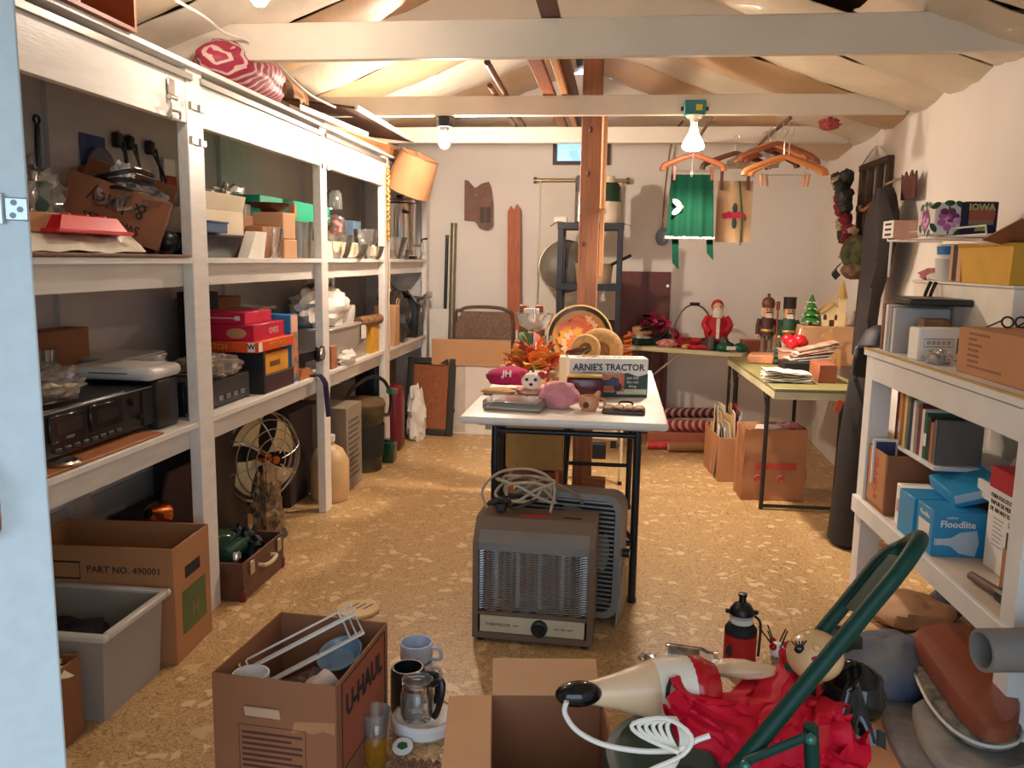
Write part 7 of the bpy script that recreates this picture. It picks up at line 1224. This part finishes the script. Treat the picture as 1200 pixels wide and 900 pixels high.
t = T('blue_dish', 'blue glass dish tilted inside the moving box', 'dish', bo+V((.085, .07, .275)), rot=(rad(20), rad(-10), 0)); P(t, 'bowl', B().lathe([(0, 0), (.04, 0), (.064, .025), (.068, .034), (.062, .034), (.038, .008), (0, .008)], 28, caps=False), M('blue grey glaze', (112, 136, 158), r=.25))
lump('wrapped_dishes', 'dark heap of wrapped dishes at the bottom of the moving box', 'dishes', bo+V((0, 0, .006)), (.14, .16, .13), M('dark wrapped things', (70, 52, 44), r=.5, c2=(130, 110, 96), s=14), .3, 4, 3)
P(T('wooden_trivet', 'round pale wooden trivet with slots on the floor behind the moving box', 'trivet', A(419, 716, Z=0)), 'disc', B().lathe([(0, 0), (.085, 0), (.09, .006), (.085, .014), (0, .014)], 26), M('pale wood', (222, 192, 146), r=.6)); tv = bpy.data.objects['wooden_trivet']
for k in range(3): P(tv, 'slot', B().bx((-.02+.03*k, .02, .0145), (.005, .06, .002), (0, 0, -.4)), M('dark brown varnish', (58, 30, 20)))
# ---- cups, pot and round tray
v = A(488, 796, Z=0); bluec = M('pale blue china', (188, 202, 222), r=.2, v=.03); mug('cup', 'white cup under the pale blue one on the floor', v, .058, .07, wc, -.2); mug('cup', 'pale blue cup stacked on the white cup', v+V((0, 0, .066)), .056, .072, bluec, -.1)
v = A(478, 836, Z=0); t = T('black_mug', 'tall black insulated mug with handle on the floor', 'mug', v); P(t, 'body', B().lathe([(0, 0), (.05, 0), (.055, .02), (.055, .15), (.05, .16), (.045, .16), (.045, .02), (0, .02)], 22, caps=False), black); P(t, 'handle', B().tube([(.05, .0, .14), (.09, 0, .14), (.095, 0, .06), (.052, 0, .04)], .01, 8, sm=4), black)
v = A(497, 853, Z=0); t = T('warming_plate', 'round white enamel warming plate on the floor', 'plate', v); P(t, 'dish', B().lathe([(0, 0), (.085, 0), (.098, .012), (.1, .04), (.092, .05), (.08, .046), (0, .042)], 36, caps=False), M('white enamel', (230, 228, 226), r=.18, v=.03)); P(t, 'ring', B().tube([(.09*math.cos(i*PI/18), .09*math.sin(i*PI/18), .051) for i in range(36)], .0025, closed=True), M('tan ring', (190, 160, 130)))
t = T('coffee_carafe', 'clear glass coffee carafe with a black handle on the warming plate', 'carafe', v+V((-.015, -.03, .052))); P(t, 'glass_body', B().lathe([(0, 0), (.045, 0), (.052, .02), (.05, .08), (.042, .11), (.046, .125), (.043, .125), (.039, .11), (.047, .08), (.049, .02), (0, .004)], 26, caps=False), glass); P(t, 'band', B().lathe([(.0435, .1), (.045, .1), (.045, .112), (.0435, .112)], 24, caps=False), chrome); P(t, 'handle', B().tube([(.045, 0, .11), (.075, 0, .125), (.08, -.01, .09), (.065, -.01, .03), (.055, -.01, .01)], .01, 8, sm=4), black)
v = A(441, 896, Z=0); t = T('amber_glass', 'tall clear glass with an amber textured base beside the moving box', 'glass', v); P(t, 'upper_glass', B().lathe([(.034, .08), (.042, .15), (.043, .17), (.040, .17), (.031, .08)], 22, caps=False), glass); P(t, 'amber_base', B().lathe([(0, 0), (.03, 0), (.034, .03), (.037, .08), (.034, .10), (0, .03)], 22, caps=False), GL('amber glass', (240, 190, 70), .15, .08, .25, (220, 160, 40)))
v = A(472, 880, Z=0); t = T('badge', 'white oval badge with a green emblem on the floor', 'badge', v+V((0, 0, .012)), rot=(rad(20), 0, 0)); P(t, 'plate', B().lathe([(0, 0), (.03, 0), (.031, .004), (0, .006)], 24), wc); P(t, 'emblem', B().prism([(-.016, -.006), (.0, -.014), (.016, -.004), (.012, .01), (-.004, .013), (-.014, .006)], .006, .008), M('green emblem', (40, 92, 50)))
b = B().sheet(lambda u, v_: (-.66+.33*u, 1.99+.21*v_, .004+.006*math.sin(u*90)*math.sin(v_*40)), 90, 30, .003)
S('woven_mat', b, M('brown woven fibre', (150, 116, 92), r=.95, c2=(96, 70, 54), s=60), 'brown woven mat on the floor at the bottom edge', 'mat')
t = T('dark_knife', 'small dark utensil on the woven mat beside the open carton flap', 'utensil', A(530, 877, Z=.01)); P(t, 'blade', B().bx((0, 0, .004), (.06, .012, .004), (0, 0, .5)), black); P(t, 'grip', B().bx((.035, .02, .004), (.03, .014, .008), (0, 0, .5)), M('violet grip', (110, 96, 140)))
# ---- open carton in the foreground
t = openbox('open_carton', 'open empty cardboard carton with spread flaps in the bottom middle', (-.115, 1.82, 0), .29, .42, .33, card2, rz=rad(8), flaps=(('n', 72, .13), ('w', 92, .11)), inner=card2)
for ch in t.children:
    if ch.name.startswith('flap'): ch.data.materials[0] = card3
# ---- lidded things behind the figure
t = T('sports_bottle', 'red sports bottle with black cap standing on the floor', 'bottle', A(866, 775, Z=0)); P(t, 'sleeve', B().lathe([(0, 0), (.054, 0), (.058, .01), (.058, .115), (.05, .118), (0, .118)], 26), M('red neoprene', (178, 22, 26), r=.7)); P(t, 'shoulder', B().lathe([(.058, .112), (.058, .13), (.045, .148), (.036, .155)], 26, caps=False), blackm); P(t, 'white_ring', B().lathe([(.036, .15), (.042, .155), (.042, .172), (.036, .176)], 24, caps=False), whitepl); P(t, 'grey_ring', B().lathe([(.043, .176), (.044, .178), (.044, .186), (.04, .188)], 24, caps=False), M('pale grey ring', (190, 190, 196)))
P(t, 'cap', B().lathe([(.044, .184), (.044, .20), (.03, .222), (.014, .228), (.012, .25), (.016, .252), (.016, .262), (0, .264)], 24, caps=False), black); P(t, 'strap', B().tube([(.045, .0, .18), (.068, 0, .15), (.066, -.01, .06), (.064, -.01, .03)], .005, 6, sm=4), black); P(t, 'emblem', B().ell((-.04, -.043, .06), (.016, .006, .022), 10, 6), ink)
for s_ in (-1, 1): P(t, 'cap_ear', B().box(s_*.05-.008, s_*.05+.008, -.008, .008, .186, .2, .003), black)
t = T('jar_bundle', 'glass jar with dark red and white filling lying by the sports bottle', 'jar', A(802, 782, Z=0)+V((0, 0, .042)), rot=(rad(90), 0, rad(82))); P(t, 'filling', B().cyl((0, 0, -.06), (0, 0, .05), .035, n=18), M('dark red layers', (90, 26, 30), c2=(200, 170, 140), s=26)); P(t, 'glass_wall', B().lathe([(0, -.07), (.04, -.07), (.04, .06), (.03, .08), (.03, .1)], 22, caps=False), glass)
P(t, 'metal_lid', B().cyl((0, 0, .1), (0, 0, .115), .033, n=18), chrome)
S('foil_scrap', B().sheet(crumple(lambda u, v_: (-.05+.1*u, -.04+.08*v_, .02+.01*math.sin(u*5)), .03, 4, 3), 10, 8, .002), M('bright foil', (225, 222, 216), r=.2, m=.9), 'bright scrap of foil on the floor left of the glass jar', 'foil', A(768, 782, Z=0), ang=20)
# ---- green folding chair
gr_ = M('dark green enamel', (12, 54, 44), r=.45, v=.05); gr_.node_tree.nodes['Principled BSDF'].inputs['Specular IOR Level'].default_value = .22; dv = V((-.33, -.10, -.48)); N1 = A(1068, 652, Y=1.60); F1 = N1+V((.075, .33, -.09)); 
t = T('green_chair', 'dark green metal folding chair holding the red tissue at the bottom right', 'folding chair', (.3, 1.65, 0)); o_ = V((.3, 1.65, 0))
nA, nB = N1-o_, A(862, 902, Y=1.50)-o_; dv = nB-nA; nC = nA+dv*(nA.z/-dv.z); fA = F1-o_; fC = fA+dv*(fA.z/-dv.z)
P(t, 'main_frame', B().tube([nC, nA+dv*.35, nA+dv*.08, nA+V((.02, .03, .015)), nA*.55+fA*.45+V((.03, 0, .03)), fA+V((.02, -.03, .015)), fA+dv*.08, fA+dv*.35, fC], .0165, 12, sm=5), gr_)
P(t, 'back_panel', B().sheet(lambda u, v_: (nA*(1-u)+fA*u)+dv*(.05+.30*v_)+V((.03*math.sin(PI*u), 0, .004)), 10, 4, .004), gr_)
s0, s1, s2, s3 = V((.02, 1.66, .43))-o_, V((.13, 1.82, .43))-o_, V((.46, 1.80, .43))-o_, V((.40, 1.48, .43))-o_
ss = [(.03, 1.58), (.02, 1.68), (.06, 1.77), (.14, 1.83), (.28, 1.86), (.46, 1.86), (.46, 1.5), (.28, 1.49), (.12, 1.5), (.06, 1.53)]
sc_ = V((.25, 1.68, 0)); sq = smooth_path([V((x, y, 0)) for x, y in ss], 3, True); bs_ = B(); vs = bs_.quadgrid([[(sc_+(p-sc_)*k-o_)+V((0, 0, z)) for p in sq] for k, z in ((1, .40), (1, .428), (.93, .434), (.8, .424), (.4, .418), (.05, .417))], closev=True); bs_.bm.faces.new(vs[-1]); bs_.bm.faces.new(vs[0][::-1]); P(t, 'seat', bs_, gr_); P(t, 'seat_rim', B().tube([(x-.3, y-1.65, .415) for x, y in ss], .013, 8, closed=True, sm=4), gr_)
lgx = A(950, 850, Y=1.50)-o_; 
for q in (V((0, 0, 0)), V((.07, .34, -.02))): P(t, 'rear_leg', B().tube([lgx+q, V((lgx.x+.06, lgx.y, 0))+V((q.x, q.y, 0))], .014, 10), gr_)
bA = A(872, 893, Y=1.485)-o_; bB = A(948, 862, Y=1.485)-o_; P(t, 'link_bar', B().tube([bA, bB], .009, 8), gr_); P(t, 'rivet', B().ell(bB+V((0, -.012, 0)), .011, 10, 6), M('green steel rivet', (60, 110, 98), r=.3, m=.4)); P(t, 'rivet', B().ell(bA+V((0, -.012, 0)), .011, 10, 6), M('green steel rivet', (60, 110, 98)))
# ---- plastic figure lying on the chair under red tissue
ivory = M('ivory blow-moulded plastic', (222, 188, 150), r=.35, v=.05); gblk = M('glossy black paint', (14, 14, 16), r=.12); gred = M('glossy red paint', (170, 14, 26), r=.2)
a, b_ = A(686, 812, Y=1.66), A(800, 806, Y=1.72); dr = (b_-a); L = dr.length; m4 = Matrix.Translation(a)@look(dr).to_4x4()
t = T('plastic_figure', 'glossy plastic figure with black hair and boots lying on the green chair', 'figure', a); mi = Matrix.Translation(-a)@m4
P(t, 'trousers', B().lathe([(0, 0), (.022, .0), (.026, .02), (.035, .06), (.05, .11), (.062, .15), (.06, .16)], 24).xf(mi), ivory); P(t, 'waist_band', B().lathe([(.062, .148), (.066, .16), (.066, L+.02), (.06, L+.03)], 24, caps=False).xf(mi), M('white gloss', (226, 214, 196), r=.3))
P(t, 'stripe', B().tube([A(787, 795, Y=1.648)-a, A(783, 806, Y=1.64)-a, A(782, 818, Y=1.64)-a], .0045, 6), ink); P(t, 'red_tunic', B().lathe([(.058, L+.0), (.068, L+.015), (.066, L+.04), (.05, L+.07), (.02, L+.08)], 26).xf(mi), gred)
P(t, 'boot', B().ell((-.02, .01, -.02), (.03, .026, .05), 16, 10).xf(mi), gblk)
hp_ = A(955, 768, Y=1.82)-a
P(t, 'head', B().ell(hp_, (.062, .062, .055), 22, 14), M('tan gloss face', (214, 172, 122), r=.25)); fd = V((-.15, -.75, .62)).normalized(); sd = V((.9, -.2, .2)).normalized(); up_ = fd.cross(sd)
for k, (q, w_) in enumerate(((-.5, .0), (.45, .0))):
    e = hp_+(fd*.8+sd*q).normalized()*.061
    P(t, 'eye', B().ell(e, (.012, .006, .010), 10, 8), gblk)
    for j in range(5): P(t, 'eyelash', B().tube([e, e+sd*(-.016+.008*j)+up_*.018*(1 if k == 0 else -1)+fd*.004], .0018, 5), ink)
P(t, 'mouth', B().ell(hp_+(fd*.9-up_*.35).normalized()*.06, (.014, .005, .006), 10, 6), gred); P(t, 'nose', B().ell(hp_+fd*.063, .008, 8, 6), M('tan gloss face', (214, 172, 122)))
hr_ = A(1000, 812, Y=1.88)-a
P(t, 'hair', B().ell(hr_, (.07, .07, .075), 28, 18, amp=.12, fr=2.2, seed=4), gblk); P(t, 'hair_curl', B().ell(A(985, 838, Y=1.84)-a, (.045, .045, .055), 20, 12, amp=.15, fr=3, seed=9), gblk); P(t, 'bonnet', B().ell(A(985, 748, Y=2.05)-a, (.05, .03, .03), 16, 10, amp=.4), M('dark green bonnet', (30, 40, 36), r=.5))
P(t, 'collar', B().sheet(lambda u, v_: hr_+V((-.1+.16*u, -.05-.01*v_, -.07-.035*v_+.015*math.sin(u*9))), 14, 3, .003), gblk)
P(t, 'black_cape', B().sheet(lambda u, v_: A(990-12*v_+(u-.5)*(30+60*v_), 800+62*v_+5*math.sin(u*7)*v_, Y=1.80-.03*v_)-a+V((0, .025*math.cos(u*9)*v_-.04*math.sin(PI*u), 0)), 22, 8, .004), gblk)
# red tissue paper
TT = [(798, 786), (835, 800), (868, 800), (900, 790), (918, 772), (926, 768), (938, 790), (960, 806), (982, 822)]; TBt = [(776, 842), (800, 868), (835, 886), (865, 905), (900, 918), (935, 918), (960, 905), (980, 880), (998, 848)]
def pl_(L_, u):
    q = u*(len(L_)-1); i = min(len(L_)-2, int(q)); f = q-i; return (L_[i][0]*(1-f)+L_[i+1][0]*f, L_[i][1]*(1-f)+L_[i+1][1]*f)
def tis(u, v_):
    a_, b2 = pl_(TT, u), pl_(TBt, u); p = A(a_[0]*(1-v_)+b2[0]*v_, a_[1]*(1-v_)+b2[1]*v_, Y=1.60+.26*(1-v_)**1.5*min(1, .35+u*2)+.06*u-.05*math.sin(PI*v_))
    n_ = V((u*4, v_*3, 2)); k_ = V((NZ.noise(n_)*.3, NZ.noise(n_+V((9, 0, 0))), NZ.noise(n_+V((0, 9, 0)))*.3))*.06+V((NZ.noise(n_*2.6), NZ.noise(n_*2.6+V((9, 0, 0)))*1.6, NZ.noise(n_*2.6+V((0, 9, 0)))))*.02+V((0, NZ.noise(n_*5)*.014, 0))
    return p+k_
def tissue_mat():
    mt = M('red tissue', (202, 18, 46), r=.6, v=.12, s=8); p = mt.node_tree.nodes['Principled BSDF']; p.inputs['Specular IOR Level'].default_value = .2; return mt
S('red_tissue', B().sheet(tis, 44, 34, .002), tissue_mat(), 'crumpled bright red tissue paper heaped over the green chair', 'tissue', ang=35)
S('red_tissue', B().sheet(crumple(lambda u, v_: A(905+115*u, 862+62*v_-12*math.sin(PI*u), Y=1.60+.1*(1-v_)), .05, 4, 8), 20, 14, .002), tissue_mat(), 'lower fold of bright red tissue hanging below the green chair frame', 'tissue', ang=35)
lump('ivory_hand', 'ivory plastic figure arm showing above the red tissue', 'figure', A(870, 792, Y=1.86), (.075, .03, .02), ivory, .2, 2, 3)
t = T('electric_lead', 'white electric cord tied in a bundle hanging off the green chair seat', 'cord', A(795, 868, Y=1.55)); wcd = M('white cord plastic', (226, 218, 206), r=.4); cc_ = V(t.location)
P(t, 'lead', B().tube([A(x, y, Y=yy)-cc_ for x, y, yy in ((664, 822, 1.60), (662, 836, 1.60), (676, 856, 1.58), (706, 872, 1.56), (750, 880, 1.55), (795, 880, 1.54))], .0055, 8, sm=5), wcd)
random.seed(3)
for k in range(6):
    w_ = 14+9*k; P(t, 'loop', B().tube([A(795+dx*(w_/40), y, Y=1.53-.004*k)-cc_ for dx, y in ((0, 882), (-30, 862), (-36, 848), (-10, 842), (10, 862), (4, 884), (-22, 902), (-34, 914), (8, 912))], .0045, 7, sm=4), wcd)
P(t, 'loop', B().tube([A(x, y, Y=1.52)-cc_ for x, y in ((795, 880), (815, 868), (832, 862))], .0055, 7, sm=3), wcd)
# ---- things on the floor at the lower right
cu = M('brown leatherette', (130, 66, 46), r=.4, v=.08); 
def slab(name, lab, cat, pts, z0, z1, mat, nm='pad', trim=None):
    """cushion from its top outline on the plane z1, given as photo points"""
    w = [A(x, y, Z=z1) for x, y in pts]; c = sum(w, V())/len(w); t = T(name, lab, cat, (c.x, c.y, z0)); sp = smooth_path([p-c for p in w], 4, True)
    b = B(); hh = z1-z0; vs = b.quadgrid([[(p.x*k, p.y*k, z) for p in sp] for k, z in ((.93, .0), (1, hh*.2), (1, hh*.75), (.95, hh*.97), (.6, hh*1.04), (.1, hh*1.06))], closev=True); b.bm.faces.new(vs[0][::-1]); b.bm.faces.new(vs[-1]); P(t, nm, b, mat)
    if trim: P(t, 'piping', B().tube([(p.x*1.005, p.y*1.005, hh*.5) for p in sp], .006, 6, closed=True), trim)
    return t
slab('floor_mat', 'grey patterned rug folded on the floor under the bench', 'rug', ((1035, 818), (1110, 815), (1190, 850), (1210, 905), (1080, 910)), .0, .05, M('grey rug', (128, 118, 110), r=.95, c2=(84, 78, 76), s=12))
slab('floor_mat', 'second grey folded rug with a pale stripe on top of the first', 'rug', ((1070, 822), (1130, 822), (1200, 850), (1210, 895), (1110, 895)), .05, .10, M('grey striped rug', (150, 140, 128), r=.95, c2=(100, 94, 88), s=7))
slab('floral_cushion', 'flat floral cushion with pale piping under the brown one', 'cushion', ((1060, 748), (1070, 738), (1110, 738), (1150, 760), (1190, 800), (1198, 850), (1180, 864), (1150, 862), (1118, 846), (1092, 818), (1075, 785)), .11, .16, M('floral fabric', (128, 116, 96), r=.9, c2=(58, 58, 50), s=26), trim=M('pale piping', (206, 198, 186)))
slab('leather_cushion', 'reddish-brown leatherette cushion on top of the floral cushion', 'cushion', ((1072, 742), (1080, 732), (1110, 726), (1140, 732), (1165, 750), (1190, 775), (1196, 810), (1194, 838), (1180, 848), (1155, 844), (1132, 826), (1112, 800), (1090, 770)), .165, .235, cu)
lump('denim_pillow', 'grey and blue washed denim pillow on the floor beside the green chair', 'pillow', A(1030, 815, Z=0), (.17, .14, .12), M('washed denim', (128, 124, 116), r=.95, c2=(54, 66, 96), s=4), .15, 2, 5)
lump('tan_blanket', 'folded tan blanket on the floor under the bench', 'blanket', A(1065, 728, Z=0), (.17, .16, .06), M('tan blanket', (190, 150, 116), r=.95), .25, 2, 6)
lump('grey_bag', 'small grey checked bag beside the tan blanket', 'bag', A(1108, 722, Z=0), (.06, .08, .07), M('grey check', (110, 104, 110), r=.9, c2=(60, 58, 70), s=24), .2, 3, 2)
S('flat_cardboard', B().bx((0, 0, .012), (.40, .52, .006), (0, 0, rad(12))), card, 'flat orange-brown cardboard sheet on the floor under the chair', 'cardboard', A(1010, 880, Z=0))
t = T('christmas_sprig', 'small artificial sprig with berries and wire twigs by the figure head', 'ornament', A(910, 770, Z=.0)); 
for k in range(6): P(t, 'twig', B().tube([(0, 0, .02), (.03*math.cos(k), .03*math.sin(k), .06), (.07*math.cos(k), .06*math.sin(k), .08+.01*k)], .003, 5, sm=3), M('dark twig', (60, 46, 36)))
for k in range(3): P(t, 'berry', B().ell((.03*math.cos(k*2), .03*math.sin(k*2), .05), .014, 10, 8), gred)
P(t, 'white_ball', B().ell((0, 0, .03), .03, 14, 10), wc)
